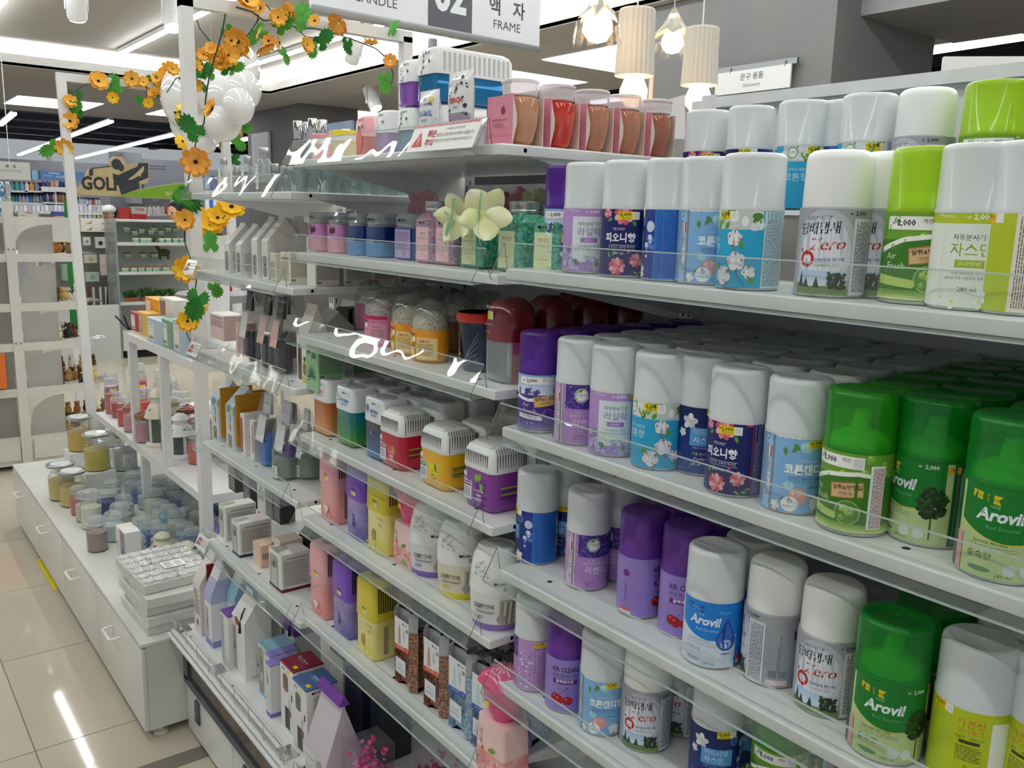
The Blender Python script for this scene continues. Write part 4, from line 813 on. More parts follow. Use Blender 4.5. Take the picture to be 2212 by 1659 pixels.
# ---------------------------------------------------------------- tall two-part diffusers
def tall(label, x, y, z, cap, low, low2, deco, slot=True, w=.072, d=.055, h=.158, group=None):
    t = thing('tall_air_freshener', label, 'air freshener', (x, y, z), 0, group); hs = h*.52
    mb = MB(); mb.rbox(w, d, [(0, .003), (.003, 0), (hs, 0)], mat('low_'+low.lstrip('#'), low, .4, vary=(18, low2, .35, .7), coat=.2), .012, 4); mb.build('body', t)
    mb = MB(); mb.rbox(w+.003, d+.003, [(hs-.002, 0), (h-.008, .001), (h-.002, .003), (h, .008)], mat('capt_'+cap.lstrip('#'), cap, .36, coat=.3), .012, 4)
    for k in range(4): mb.rbox(w-.018-.012*k, d-.016-.009*k, [(h-.001, 0), (h+.0008-.0008*(k % 2), .0005)], mat('capt_'+cap.lstrip('#'), cap), .006, 3)
    mb.build('cap', t)
    mb = MB(); s = mat('slot_in_'+cap.lstrip('#'), tuple(v*.35 for v in [int(cap.lstrip('#')[i:i+2], 16)/255 for i in (0, 2, 4)]), .8)
    for k in range(8): mb.box((w/2+.0018, -d/2+.01+k*(d-.02)/7, h-.035), (.0012, .0022, .05), s)
    for k in range(14): mb.box((-w/2+.01+k*(w-.02)/13, -d/2-.0017, h-.04), (.0007, .0006, .055), s) if not slot else None
    mb.build('vent_slots', t)['kind'] = 'stuff'
    P = P_(); P.text('₩2,000', 2, hs*1000+18, 4.6, '#3a3a3e', bold=.02); P.rect(-8, hs*1000+6, 1, hs*1000+14, '#f0d51c'); P.rect(1.6, hs*1000+6, 10, hs*1000+14, '#e9e9e4'); deco(P, hs*1000); P.on_flat(face('f', w+.003, d+.0034), t, 'label_print')
    Q = P_(); Q.lines(-6, 10, 4, hs*1000-14, '#6a4a5a', 1.8, vert=False, fill=.5, seed=6); Q.on_flat(face('r', w+.001, d), t, 'label_print'); return t
def dk_heart(P, h): P.ell(-4, 30, 6, 6, '#f4e3e3', n=14); P.ell(5, 30, 6, 6, '#f4e3e3', n=14); P.poly([(-10, 29), (11, 29), (.5, 16)], '#f4e3e3'); P.text('향긋한 봄날', -6, h-14, 5, '#b98a94'); P.text('꽃향기', -10, h-22, 5, '#b98a94'); gl(P, 10, -30, 30, 4, 20, '#efc3c0', 2, 4, 3)
def dk_leaf(P, h): [P.leaf(-6+3*k, 26+8*(k % 3), 12, 5, .5+.7*k, '#4c3f8e') for k in range(5)]; P.text('라벤더', 12, h-12, 5, '#7a6ab8')
def dk_nut(P, h): P.ell(-4, 34, 7, 12, '#bfa25e', n=18); P.lines(-5, 26, -3, 44, '#9a7f40', 2, seed=3); P.text('싱그러운', 20, h-12, 6.5, '#6a6a3c'); P.text('레몬', 20, h-24, 6.5, '#6a6a3c'); gl(P, 14, -30, 30, 3, 16, '#f2ee9a', 2, 4, 3)
tl = {'pink': ('#e8aab2', '#ecb0ae', '#e8908e', dk_heart), 'violet': ('#7a4cc4', '#a79ad2', '#5a56a8', dk_leaf), 'olive yellow': ('#d9c93a', '#efe6a0', '#e9dc6a', dk_nut)}
for c, px, py in (('pink', 722, 1140), ('violet', 783, 1165), ('olive yellow', 830, 1205)): cc = tl[c]; tall(f'tall {c} diffuser pot with slotted cap, fifth shelf of the middle bay', Xp(px, py)-.038, Yb, Z['M5'], *cc)
for c, px, py in (('pink', 705, 1340), ('violet', 757, 1400), ('olive yellow', 812, 1450)): cc = tl[c]; tall(f'tall {c} diffuser pot with slotted cap, lowest shelf of the middle bay', Xp(px, py)-.038, Yb-.006, Z['M6'], *cc)
for j in (1, 2): tall('tall pink diffuser pot behind the first, middle bay lowest shelf', Xp(705, 1340)-.034, Yb+.06*j, Z['M6'], *tl['pink'], group='pink pots behind')
# ---------------------------------------------------------------- cherry bottle with flower top
def flower_bottle(label, x, y, z, k=1.):
    t = thing('flower_top_bottle', label, 'air freshener', (x, y, z)); w, d, h = .068*k, .05*k, .088*k
    mb = MB(); mb.rbox(w, d, [(0, .003), (.003, 0), (h*.45, 0)], mat('pink_liquid', '#ea8f8f', .15, coat=.7, vary=(30, '#f3c2bd')), .006, 3); mb.rbox(w, d, [(h*.45, 0), (h, .002)], mat('pink_liquid_pale', '#f0cdca', .15, coat=.7), .006, 3); mb.build('body', t)
    P = P_(); P.text('산기운', -20*k, h*1000*.66, 9, '#3a3032', rot=-pi/2+.0); gl(P, 40, -30*k, 30*k, 4, 34, '#f6c9cc', 1.5, 3.4, 5, '#e8767c', '#fbe6e6'); P.ell(8, h*520, 9*k, 4*k, '#7fa04a', n=14, rot=.3); P.ell(10, 12, 11*k, 7*k, '#94ab5a', n=16); P.text('400ml', 10, 12, 4, '#e8edd0'); P.rect(-18, 40, -14, 46, '#c8383c'); P.on_flat(face('f', w, d), t, 'label_print')
    pk = mat('pink_cap', '#ee4f8c', .2, coat=.6, clear=.1); mb = MB()
    mb.lathe([(.018*k, h), (.019*k, h+.004), (.024*k, h+.01), (.031*k, h+.03), (.034*k, h+.05), (.036*k, h+.056)], pk, 30, sy=.86)
    mb.lathe([(.036*k, h+.056), (.039*k, h+.06), (.034*k, h+.07), (.022*k, h+.079), (.008*k, h+.083), (.0001, h+.083)], pk, 48, sy=.86, wob=lambda a, zz: .09*sin(5*a)); mb.build('cap', t)
    mb = MB(); cw = mat('cap_ray_cream', '#f9dfe4', .5)
    for i in range(16):
        a = 2*pi*i/16; r0, r1 = .006*k, (.024 if i % 2 else .018)*k
        mb.add([(r0*cos(a-.05), r0*sin(a-.05)*.86, h+.0842), (r0*cos(a+.05), r0*sin(a+.05)*.86, h+.0842), (r1*cos(a+.06), r1*sin(a+.06)*.86, h+.0805-(.002 if i % 2 else -.0006)), (r1*cos(a-.06), r1*sin(a-.06)*.86, h+.0805-(.002 if i % 2 else -.0006))], [(0, 1, 2, 3)], cw)
    mb.build('ray_pattern', t)['kind'] = 'stuff'
    P = P_(); P.text('₩2,000', 0, 40, 4, '#5a2030'); P.rect(-2, 30, 6, 38, '#f0d51c'); P.on_cyl(.031*k, h, t, 'price_print')
flower_bottle('pink bottle with red flower-shaped cap, fifth shelf between yellow and white pots', Xp(882, 1235)-.036, Yb, Z['M5'], .92)
flower_bottle('pink bottle with flower-shaped ray-pattern cap at the bottom of the photo', Xp(1120, 1640)-.036, .745, Z['M6'], 1.05)
# ---------------------------------------------------------------- white egg-shaped gel pots
def egg(label, x, y, z, band, band2, rz=0):
    t = thing('egg_gel_pot', label, 'air freshener', (x, y, z), rz); R = .041; h = .135
    wob = None; mb = MB(); prof = [(R*.80, 0), (R*.88, .003), (R*.93, .012), (R*.99, .04), (R, .062)]
    mb.lathe(prof[:3], mat('band_'+band.lstrip('#'), band, .3, coat=.3), 36, sy=.86); mb.lathe(prof[2:], mat('egg_low_'+band2.lstrip('#'), band2, .4), 36, sy=.86); mb.build('body', t)
    mb = MB(); mb.lathe([(R+.0008, .060), (R+.001, .066), (R*.98, .09), (R*.88, .112), (R*.72, .126), (R*.66, .130), (R*.62, .1275), (R*.3, .131), (0, .1315)], mat('egg_white', '#eceeed', .35, coat=.3), 40, sy=.86); mb.build('cap', t)
    mb = MB(); s = mat('lattice_shade', '#a9aca8', .7); k = 0
    for i in range(-7, 8):
        for j in range(-6, 7):
            u, v = i*.0035+(j % 2)*.0017, j*.0036
            if (u/.024)**2+(v/.0205)**2 < 1: zz = .1315-(u*u+v*v)*2.2; mb.add([(u-.0011, v-.0009, zz+.0008), (u+.0011, v-.0009, zz+.0008), (u+.0011, v+.0009, zz+.0008), (u-.0011, v+.0009, zz+.0008)], [(0, 1, 2, 3)], s)
    rd = random.Random(4)
    mb.build('lattice', t)['kind'] = 'stuff'
    P = P_(); P.text('실내', -22, 40, 9, '#3c3a3a'); P.text('숯방향제', -8, 40, 9.4, '#3c3a3a', sx=.85); P.lines(-26, 28, 8, 33, '#6a6a6a', 2, seed=3); P.lines(-28, 18, -12, 25, band, 2.4, seed=2); P.rect(14, 12, 40, 52, '#b9b4a8'); 
    for k in range(5): P.poly([(16+k*4.4, 14), (19+k*4.4, 14), (20+k*4.6, 50), (18+k*4.2, 50)], '#e3e0d8' if k % 2 else '#8f8a80')
    P.ell(18, 22, 8, 8, '#a8a6a0', n=18); P.rect(44, 12, 66, 56, '#efefec'); P.lines(45, 14, 65, 44, '#77777a', 1.8, seed=4); P.ring(50, 50, 3, .8, '#333', 6)
    P.text('₩2,000', 14, 78, 6, '#2a2a2c', bold=.03); P.rect(20, 68, 25, 73, '#4a4a4a'); P.rect(21, 69, 24, 72, '#ecedec')
    rd = random.Random(7)
    for k in range(30): u, v = -30+rd.random()*26, 84+rd.random()*26; P.poly([(u, v), (u+1.4, v+2), (u, v+4), (u-1.4, v+2)], '#b4b7b7')
    mb = MB(); 
    def fn(u, v, o):
        pr = [(R*.93, .012), (R*.99, .04), (R, .062), (R*.985, .09), (R*.885, .112), (R*.72, .126)]
        for i in range(len(pr)-1):
            if v <= pr[i+1][1] or i == len(pr)-2: q = (v-pr[i][1])/(pr[i+1][1]-pr[i][1]); r = pr[i][0]+(pr[i+1][0]-pr[i][0])*q; break
        r += o+.0013; a = u/R; return (r*sin(a), -r*cos(a)*.86, v)
    P.mesh_into(mb, fn, 5); mb.sharp = 180; mb.build('label_print', t)
for px, py, b, b2, nmx in ((935, 1252, '#8d6ac0', '#e2e2e4', 'violet foot band, left of three'), (996, 1300, '#eede22', '#e6ddc4', 'yellow foot band, middle of three'), (1070, 1368, '#9a78c8', '#e4e4e2', 'violet foot band, rightmost and nearest')):
    x, y = at(px, py, Z['M5'], .036); egg(f'white egg-shaped gel pot with {nmx}', x, y, Z['M5'], b, b2, atan2(-x, y)-.25)
for j, (px, py) in enumerate(((1045, 1215), (1000, 1180))): x, y = at(px, py, Z['M5'], .03); egg(f'white egg-shaped gel pot, {"first" if j == 0 else "second"} of two half hidden in the rear row', x, max(y, .87+.07*j), Z['M5'], '#8d6ac0', '#e2e2e4')
# ---------------------------------------------------------------- clear pots with grey vent lids
def vent_pot(label, x, y, z, beads, band, group=None, w=.072, d=.058, h=.15):
    t = thing('vent_lid_pot', label, 'air freshener', (x, y, z), 0, group); 
    oc = lambda zz, i: [(sx*(w/2-i)-(.012 if k % 2 == (0 if sx*sy > 0 else 1) else 0)*sx, sy*(d/2-i)-(.012 if k % 2 == (1 if sx*sy > 0 else 0) else 0)*sy, zz) for (sx, sy) in ((1, 1), (-1, 1), (-1, -1), (1, -1)) for k in (0, 1)]
    mb = MB(); mb.loft([oc(0, .003), oc(.004, 0), oc(h-.03, 0)], mat('bead_fill_'+beads.lstrip('#'), beads, .2, coat=.8, vary=(260, '#e9eef2' if beads != '#8a5a44' else '#d9a98a', .45, .7), bump=(220, 1., .004), clear=.1)); mb.build('body', t)
    mb = MB(); gm = mat('vent_lid_grey', '#b3b6ba', .35, coat=.2); mb.loft([oc(h-.032, -.0015), oc(h-.006, -.001), oc(h, .004)], gm); mb.build('lid', t)
    mb = MB(); s = mat('vent_gap', '#7d8085', .7)
    for k in range(12):
        for q in (-1, 1): mb.add([(q*.003, -d/2+.008+k*.0036, h+.0005), (q*(w/2-.008), -d/2+.006+k*.0036+.004, h+.0005), (q*(w/2-.008), -d/2+.0076+k*.0036+.004, h+.0005), (q*.003, -d/2+.0096+k*.0036, h+.0005)], [(0, 1, 2, 3)], s)
    for k in range(5): mb.box((w/2+.0015, .0, h-.012-.005*k), (.0008, d*.5, .0012), s)
    mb.build('vent_slots', t)['kind'] = 'stuff'
    P = P_(); P.rect(-24, 78, 24, 132, '#e4e6ea'); P.poly([(-12, 84), (-2, 84), (-4, 112), (-8, 122), (-11, 112)], '#b9d8e6' if 'blue' in label else '#c9958a'); P.ell(8, 104, 4, 12, '#c3c8cf', n=14); P.text('₩1,000', 10, 125, 5.4, '#2e2e32', bold=.02); P.rect(14, 113, 22, 120, '#8c8f94')
    P.poly([(-25, 70), (25, 76), (25, 84), (-25, 79)], band); P.text('비즈 방향제', -4, 77, 4.6, '#eef2fa', rot=.1); P.ell(17, 79, 6, 6, band, n=16); P.text('180g', 17, 79, 3.6, '#fff'); P.rect(-20, 26, 14, 56, '#dfe6ec'); P.text('Aroma', -3, 44, 7, '#6a8aa8' if 'blue' in label else '#a86a5a'); P.lines(-16, 32, 8, 38, '#8a9aa8', 2, seed=2)
    P.on_flat(face('f', w-.0, d+.001), t, 'label_print'); return t
for px, py, bd, bn, nmx in ((892, 1480, '#8a5a44', '#d8583c', 'brown beads and orange band, left one'), (958, 1545, '#8a5a44', '#d8583c', 'brown beads and orange band, right one'), (1015, 1610, '#8fb6d6', '#2a5fc0', 'clear blue beads and blue band, left one'), (1068, 1655, '#8fb6d6', '#2a5fc0', 'clear blue beads and blue band, right one')):
    x = Xp(px, py, .742); vent_pot(f'octagonal pot with grey vent lid, {nmx}', x-.04, .772, Z['M6'], bd, bn)
for px, py in ((892, 1480), (1015, 1610), (1068, 1655)):
    for j in (1, 2): vent_pot('octagonal pot with grey vent lid standing behind the front four', Xp(px, py, .742)-.04+.0*j, .772+.064*j, Z['M6'], '#8a5a44' if px < 900 else '#8fb6d6', '#d8583c' if px < 900 else '#2a5fc0', group='vent lid pots behind the front four')
# ---------------------------------------------------------------- second shelf: tubs, square jars, orchids
def tub(label, x, y, z, col, col2, txt, deco=None):
    t = thing('gel_tub', label, 'air freshener', (x, y, z)); w, d, h = .06, .06, .078
    mb = MB(); mb.rbox(w, d, [(0, .003), (.003, 0), (h*.35, 0)], mat('tub_'+col2.lstrip('#'), col2, .2, coat=.5), .014, 4); mb.rbox(w, d, [(h*.35, 0), (h*.7, 0)], mat('tub_'+col.lstrip('#'), col, .2, coat=.5), .014, 4); mb.build('body', t)
    mb = MB(); mb.rbox(w-.002, d-.002, [(h*.7, 0), (h*.72, .002), (h*.78, .0), (h*.82, .002), (h*.92, 0), (h, .004)], mat('tub_lid_clear', '#9ea6ac', .08, coat=1., clear=.3), .013, 4); mb.build('lid', t)
    P = P_(); P.text('₩1,000', 0, h*860, 6.6, '#1c1c20', bold=.03); 
    if deco: deco(P)
    P.text(txt, -6, 28, 8, '#e9eef6'); P.on_flat(face('f', w, d), t, 'label_print'); return t
def d_ch(P): [P.ell(u, v, 6, 6.4, '#5a1020', n=16) for u, v in ((-2, 42), (9, 44))]; P.leaf(-8, 46, 12, 5, 1, '#6a7a5a')
for px, c1, c2, tx, dc, l in ((680, '#c07fb4', '#dba0b4', '체리향', d_ch, 'pink cherry gel tub with clear lid, leftmost of five'), (722, '#c07fb4', '#dba0b4', '체리향', d_ch, 'pink cherry gel tub with clear lid, second of five'), (765, '#17306e', '#4f8fc4', '드나잇향', None, 'dark blue gel tub with clear lid, third of five'), (807, '#17306e', '#4f8fc4', '드나잇향', None, 'dark blue gel tub with clear lid, fourth of five')):
    tub(l, Xp(px, 545, .775), .8, Z['M2'], c1, c2, tx, dc)
t5 = tub('dark blue gel tub turned to its violet back label, right of the gel tubs', Xp(868, 550, .78), .81, Z['M2'], '#1d3f86', '#2f5f9e', '', None); t5.scale = (1.25, 1, 1)
P = P_(); P.rect(-19, 4, 22, 52, '#b9a9d6'); P.lines(-17, 18, 20, 48, '#5a4a7a', 2.2, seed=3); P.ring(6, 12, 4, 1, '#5a4a7a', 8); P.on_flat(Matrix.Translation((.001, -.0305, 0)), t5, 'label_print')
def sq_jar(label, x, y, z, beads, lab, txt, b2, group=None):
    t = thing('bead_jar', label, 'air freshener', (x, y, z), 0, group); w, d, h = .058, .058, .1
    mb = MB(); mb.rbox(w, d, [(.001, .003), (.004, .0), (.07, 0), (.078, .006), (.084, .012)], mat('jar_beads_'+beads.lstrip('#'), beads, .1, coat=1., vary=(170, b2, .4, .65), bump=(190, 1., .006), clear=.18), .009, 3); mb.build('body', t)
    mb = MB(); mb.lathe([(.0205, .083), (.0215, .085), (.0215, .087), (.0208, .088), (.0215, .0895), (.0215, .0985), (.020, .1), (0, .1)], M_alu, 30); mb.build('lid', t)
    P = P_(); P.rect(-20, 6, 17, 58, lab); P.text(txt, -1, 47, 6.4, '#3c443c'); P.text('비즈형 실내 방향제', -1, 40, 3.6, '#4a524a'); P.text('Air Freshener', -1, 22, 3.6, '#4a524a', shear=.2); P.text('100 g', -1, 16, 3.4, '#4a524a'); gl(P, 8, 4, 15, 7, 15, '#b4cf96' if 'green' in label else '#e8a8b0', 1, 2.4, 2); P.text('₩1,000', -4, 65, 6, '#24302a', bold=.03); P.rect(14, 62, 21, 69, '#3a3a3a'); P.rect(15.2, 63.2, 19.8, 67.8, '#9aa')
    P.on_flat(face('f', w, d), t, 'label_print'); return t
for px, a, l in ((912, 0, 'rose bead jar with silver lid, left of two'), (955, 0, 'rose bead jar with silver lid, right of two'), (1012, 1, 'green bead jar under the left orchid bloom'), (1093, 1, 'green bead jar at the guard joint, middle of three'), (1172, 1, 'green bead jar beside the purple-capped can')):
    sq_jar(l, Xp(px, 575, .76)-.0+(.0 if a else -.0), .79, Z['M2'], '#b58aa6' if not a else '#2fa582', '#ecc3c6' if not a else '#dfe6b4', '로즈향' if not a else '자스민향', '#d9b4ca' if not a else '#7fd6bc')
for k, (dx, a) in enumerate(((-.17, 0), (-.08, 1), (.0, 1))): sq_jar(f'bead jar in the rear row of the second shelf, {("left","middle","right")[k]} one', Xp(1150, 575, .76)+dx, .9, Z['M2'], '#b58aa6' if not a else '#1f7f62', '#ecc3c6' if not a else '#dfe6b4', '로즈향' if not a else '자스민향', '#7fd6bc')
def orchid(label, c, r, col, mid, rot, tilt=(0, 0), ribbon=True):
    t = thing('orchid_bloom', label, 'artificial flower', c); Mr = Matrix.Rotation(tilt[1], 4, 'Z') @ Matrix.Rotation(tilt[0], 4, 'X')
    for i in range(5):
        a = rot+2*pi*i/5; wd = .5 if i % 2 else .4; mb = MB(); nu, nv = 7, 5; vs = []
        for iu in range(nu+1):
            for iv in range(nv+1):
                q = iu/nu; s = (iv/nv-.5)*2; L = r*q; W = r*wd*sin(pi*min(1, q*.9+.06))**.7*s; u = L*cos(a)-W*sin(a); v = L*sin(a)+W*cos(a); vs.append((u, -.35*r*q*q+.12*r*s*s+.05*r*sin(6*q+i)-.002*i, v))
        mb.add([tuple(Mr @ Vector(p)) for p in vs], [(k*(nv+1)+l, (k+1)*(nv+1)+l, (k+1)*(nv+1)+l+1, k*(nv+1)+l+1) for k in range(nu) for l in range(nv)], mat('petal_'+col.lstrip('#'), col, .6, vary=(25, mid, .4, .7), sss=.1)); mb.build('petal', t)
    if ribbon:
        mb = MB(); g = mat('ribbon_green', '#86b48e', .5)
        for k, (a, l) in enumerate(((.9, .8), (2.4, .9), (4.0, 1.4), (4.6, 1.7))):
            pts = [(l*r*q*cos(a+.5*q), -.3*r-.1*r*sin(3*q), l*r*q*sin(a+.5*q)) for q in [j/8 for j in range(9)]]
            vs = [];  
            for p in pts: vs += [(p[0]-.002, p[1], p[2]+.002), (p[0]+.002, p[1], p[2]-.002)]
            mb.add(vs, [(2*j, 2*j+1, 2*j+3, 2*j+2) for j in range(8)], g)
        mb.build('ribbon', t)
orchid('pale yellow orchid bloom tied with green ribbon, left of two', onY(990, 470, .735), .036, '#eceec6', '#e0e4a4', .5, (.1, .3))
orchid('pale yellow orchid bloom tied with green ribbon, right of two', onY(1050, 462, .725), .038, '#eff1cc', '#dbe186', 1.0, (-.1, .9))
for k, (px, py, c) in enumerate(((908, 440, '#dca8ac'), (930, 438, '#dca8ac'), (1088, 445, '#a86f70'), (1130, 436, '#d9969a'), (1155, 440, '#e2e2b4'), (1180, 442, '#c9cba0'))):
    orchid(f'faded cloth flower tip above the bead jars, {("pink, leftmost", "pink, second", "dusky red", "rose", "cream", "olive cream")[k]}', onY(px, py, .93), .026, c, c, k*.6, (0, .4), False)
# ---------------------------------------------------------------- third shelf: bubbles, cup, burgundy bottles
def bubble(label, x, y, z, lab, beads, acc, txt, fruit, group=None):
    t = thing('bead_bubble', label, 'air freshener', (x, y, z), 0, group); R = .038
    mb = MB(); mb.lathe([(R*.8, 0), (R*.93, .004), (R*.98, .02), (R, .045), (R*1.0, .055)], mat('sleeve_'+lab.lstrip('#'), lab, .3, coat=.5), 36, sy=.8); mb.build('sleeve', t)
    mb = MB(); mb.lathe([(R*.99, .055), (R*.99, .062), (R*.93, .077), (R*.8, .089), (R*.55, .099), (R*.25, .103), (0, .104)], M_glass2, 36, sy=.8); mb.build('dome', t)
    mb = MB(); mb.lathe([(R*.95, .054), (R*.94, .062), (R*.85, .074), (R*.5, .083), (0, .085)], mat('clear_beads_'+beads.lstrip('#'), beads, .15, coat=.8, vary=(230, '#fbf4e4', .35, .6), bump=(230, .7, .004)), 30, sy=.8, wob=lambda a, zz: .03*sin(9*a)*sin(zz*300)); mb.build('beads', t)
    if txt:
        P = P_(); P.rect(6, 6, 48, 42, acc); P.lines(9, 12, 40, 32, '#8a6a3a', 2, seed=2); P.text(txt, 22, 36, 6.6, '#c83c3c', bold=.02); fruit(P)
        P.text('₩2,000', -6, 46, 5.4, '#222', bold=.02); P.rect(-6, 34, 3, 42, '#eeeeee'); mb = MB(); P.mesh_into(mb, lambda u, v, o: ((R+o+.0006)*sin(u/R), -(R+o+.0006)*cos(u/R)*.8, v), 5); mb.sharp = 180; mb.build('label_print', t)
    return t
def fl_lemon(P): P.ell(-6, 16, 8, 9, '#f2d040', n=20); P.ell(-6, 16, 6, 7, '#f7e58a', n=18); P.ell(-10, 32, 6, 8, '#f0cc20', n=16); P.leaf(-16, 24, 11, 7, .4, '#3f8f3c'); P.leaf(-16, 12, 10, 6, -.4, '#3f8f3c')
def fl_peach(P): P.rect(-28, 50, 48, 56, '#d8246e'); P.lines(-30, 8, 4, 14, '#b9688a', 2)
bubble('round bead bottle with magenta and pink label, third shelf', Xp(790, 750, .76)-.012, .8, Z['M3'], '#e58ab2', '#e79ac0', '#e9a8c8', 'PEACH', fl_peach)
bubble('round bead bottle with orange lemon label, left of two', Xp(852, 770, .76)-.0, .79, Z['M3'], '#f0a01c', '#d9b98a', '#f3d795', 'LEMON', fl_lemon)
bubble('round bead bottle with orange lemon label, right of two', Xp(905, 780, .76)+.003, .78, Z['M3'], '#f0a01c', '#d9b98a', '#f3d795', 'LEMON', fl_lemon)
k = 0
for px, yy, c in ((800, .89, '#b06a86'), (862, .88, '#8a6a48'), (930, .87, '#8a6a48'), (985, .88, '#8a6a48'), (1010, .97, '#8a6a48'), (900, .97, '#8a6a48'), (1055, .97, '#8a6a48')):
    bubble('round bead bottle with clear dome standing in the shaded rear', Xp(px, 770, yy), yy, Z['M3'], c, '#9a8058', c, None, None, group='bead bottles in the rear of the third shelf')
def cup():
    x = Xp(998, 800, .765); t = thing('lidded_cup', 'dark blue patterned cup with bright red rim lid, third shelf', 'cup', (x, .8, Z['M3']))
    mb = MB(); mb.lathe([(.026, 0), (.028, .002), (.036, .082)], mat('cup_navy', '#26304a', .35, coat=.4, vary=(22, '#48586a', .45, .6)), 36); mb.build('body', t)
    mb = MB(); mb.lathe([(.0375, .078), (.039, .080), (.0395, .090), (.038, .092), (.036, .0925)], mat('rim_red', '#cf1f1c', .3, coat=.5), 40); mb.lathe([(.036, .0925), (.035, .091), (0, .0915)], mat('lid_picture', '#b9b6b2', .4, vary=(60, '#3a3a44', .45, .55)), 36); mb.build('lid', t)
    P = P_(); rd = random.Random(3)
    for i in range(16): P.poly([(rd.uniform(-30, -6), rd.uniform(8, 70)) for _ in range(3)], rd.choice(['#a3161c', '#c8342c', '#7a1018', '#d8a83c', '#5a2a4a']))
    for i in range(5): P.line((-4+i*3, 6+i*5), (28, 22+i*10), .8, '#8a9aa8')
    P.on_cyl(.034, 0, t, 'print')
cup()
def wick(label, x, y, z, group=None, lab=True):
    t = thing('wick_air_freshener', label, 'air freshener', (x, y, z), 0, group); w, d, h = .066, .058, .125
    mb = MB(); mb.rbox(w, d, [(0, .004), (.004, 0), (.064, 0)], mat('wick_pot_clear', '#c9ccd0', .08, coat=1., clear=.62), .018, 5); mb.build('bottle', t)
    mb = MB(); mb.rbox(w+.003, d+.003, [(.062, 0), (.1, .001), (.114, .005), (.122, .012), (.125, .02)], mat('cap_burgundy', '#7d1420', .22, coat=.7, vary=(20, '#6a101c')), .02, 5); mb.build('cap', t)
    mb = MB(); mb.tube([(0, 0, .004), (0, 0, .064)], .0045, mat('wick_white', '#e8e6e0', .6), 8); mb.build('wick', t)
    if lab:
        P = P_(); P.text('₩2,000', -12, 110, 5.4, '#f0e6e6', bold=.02); P.rect(-16, 92, -9, 104, '#f0d51c'); P.rect(-9, 92, -3, 104, '#e8e8e8'); P.text('실내용방향제', -12, 84, 4, '#d9b0b4'); P.text('100ml', -16, 74, 4, '#d9b0b4'); P.on_flat(face('f', w+.003, d+.003), t, 'label_print')
        P = P_(); P.rect(-22, 2, 4, 62, '#b75a86'); P.rect(-22, 2, 4, 44, '#cf9a94'); P.rect(8, 10, 22, 62, '#ded4dc'); P.lines(9, 12, 21, 58, '#5a3a48', 1.8, vert=True); P.on_flat(face('r', w+.001, d), t, 'label_print')
    return t
xb = Xp(1120, 832, .75)-.03
wick('burgundy-capped clear bottle with white wick, front of the third shelf', xb-.036, .785, Z['M3'])
for j, (dx, dy) in enumerate(((.0, .075), (-.002, .15), (.0, .225), (-.08, .2))): wick('burgundy-capped wick bottle in the dark behind the front one', xb-.036+dx, .785+dy, Z['M3'], group='burgundy-capped bottles in the rear', lab=j < 3)
# ---------------------------------------------------------------- top shelf of the middle bay
def sleeve_jar(label, y, liq, group=None):
    x = XM1-.04; t = thing('sleeved_jar', label, 'air freshener', (x, y, Z['M1'])); w, d, h = .06, .054, .066; pk = mat('sleeve_pink', '#df8fa4', .5, vary=(60, '#d9849a')); cr = mat('sleeve_cream', '#e6d6c8', .6)
    mb = MB(); th = .0012
    mb.lo_hi((-w/2, -d/2, 0), (w/2, -d/2+th, h), pk); mb.lo_hi((-w/2, d/2-th, 0), (w/2, d/2, h), cr); mb.lo_hi((-w/2, -d/2+th, 0), (w/2, d/2-th, th), cr); mb.lo_hi((-w/2, -d/2, 0), (-w/2+th, d/2, h), pk)
    mb.add([(w/2, -d/2, 0), (w/2, -d/2, h), (w/2+.004, -d/2+.004, h*.6), (w/2+.004, -d/2+.004, h*.4)], [(0, 1, 2, 3)], cr); mb.build('sleeve', t)
    mb = MB(); mb.lathe([(.013, .002), (.018, .006), (.024, .03), (.0255, .05), (.0235, .062), (.018, .067)], mat('jar_liquid_'+liq.lstrip('#'), liq, .06, coat=1., clear=.15), 30, c=(.012, 0, 0)); mb.build('jar', t)
    mb = MB(); mb.lathe([(.0235, .066), (.0245, .068), (.024, .070), (.0255, .074), (.025, .082), (.0265, .084), (.0262, .087), (.024, .088), (0, .087)], mat('lid_milky', '#e9e2e4', .3, coat=.5, clear=.25), 36, c=(.01, 0, 0), wob=lambda a, zz: .006*sin(24*a) if zz < .083 else 0); mb.build('lid', t)
    P = P_(); P.ell(8, 46, 5, 5.5, '#8f2f4c', n=16); P.leaf(8, 50, 4, 2, 1.2, '#8f2f4c'); P.text('AROMA AIR WASH', 0, 34, 5, '#b0506c', sx=.8); P.lines(-14, 22, 12, 30, '#c2708a', 2.4); P.on_flat(face('f', w, d), t, 'label_print')
for k, (px, liq) in enumerate(((1066, '#d9a07e'), (1152, '#e0483a'), (1205, '#c98a6c'), (1262, '#c88468'), (1332, '#b9745c'))):
    y = onX(px, 316+5*k, XM1-.006).y; sleeve_jar(f'pink-sleeved jar with milky lid on the top shelf edge, {("nearest", "second, red liquid", "third", "fourth", "farthest")[k]}', .748+.026+.067*k, liq)
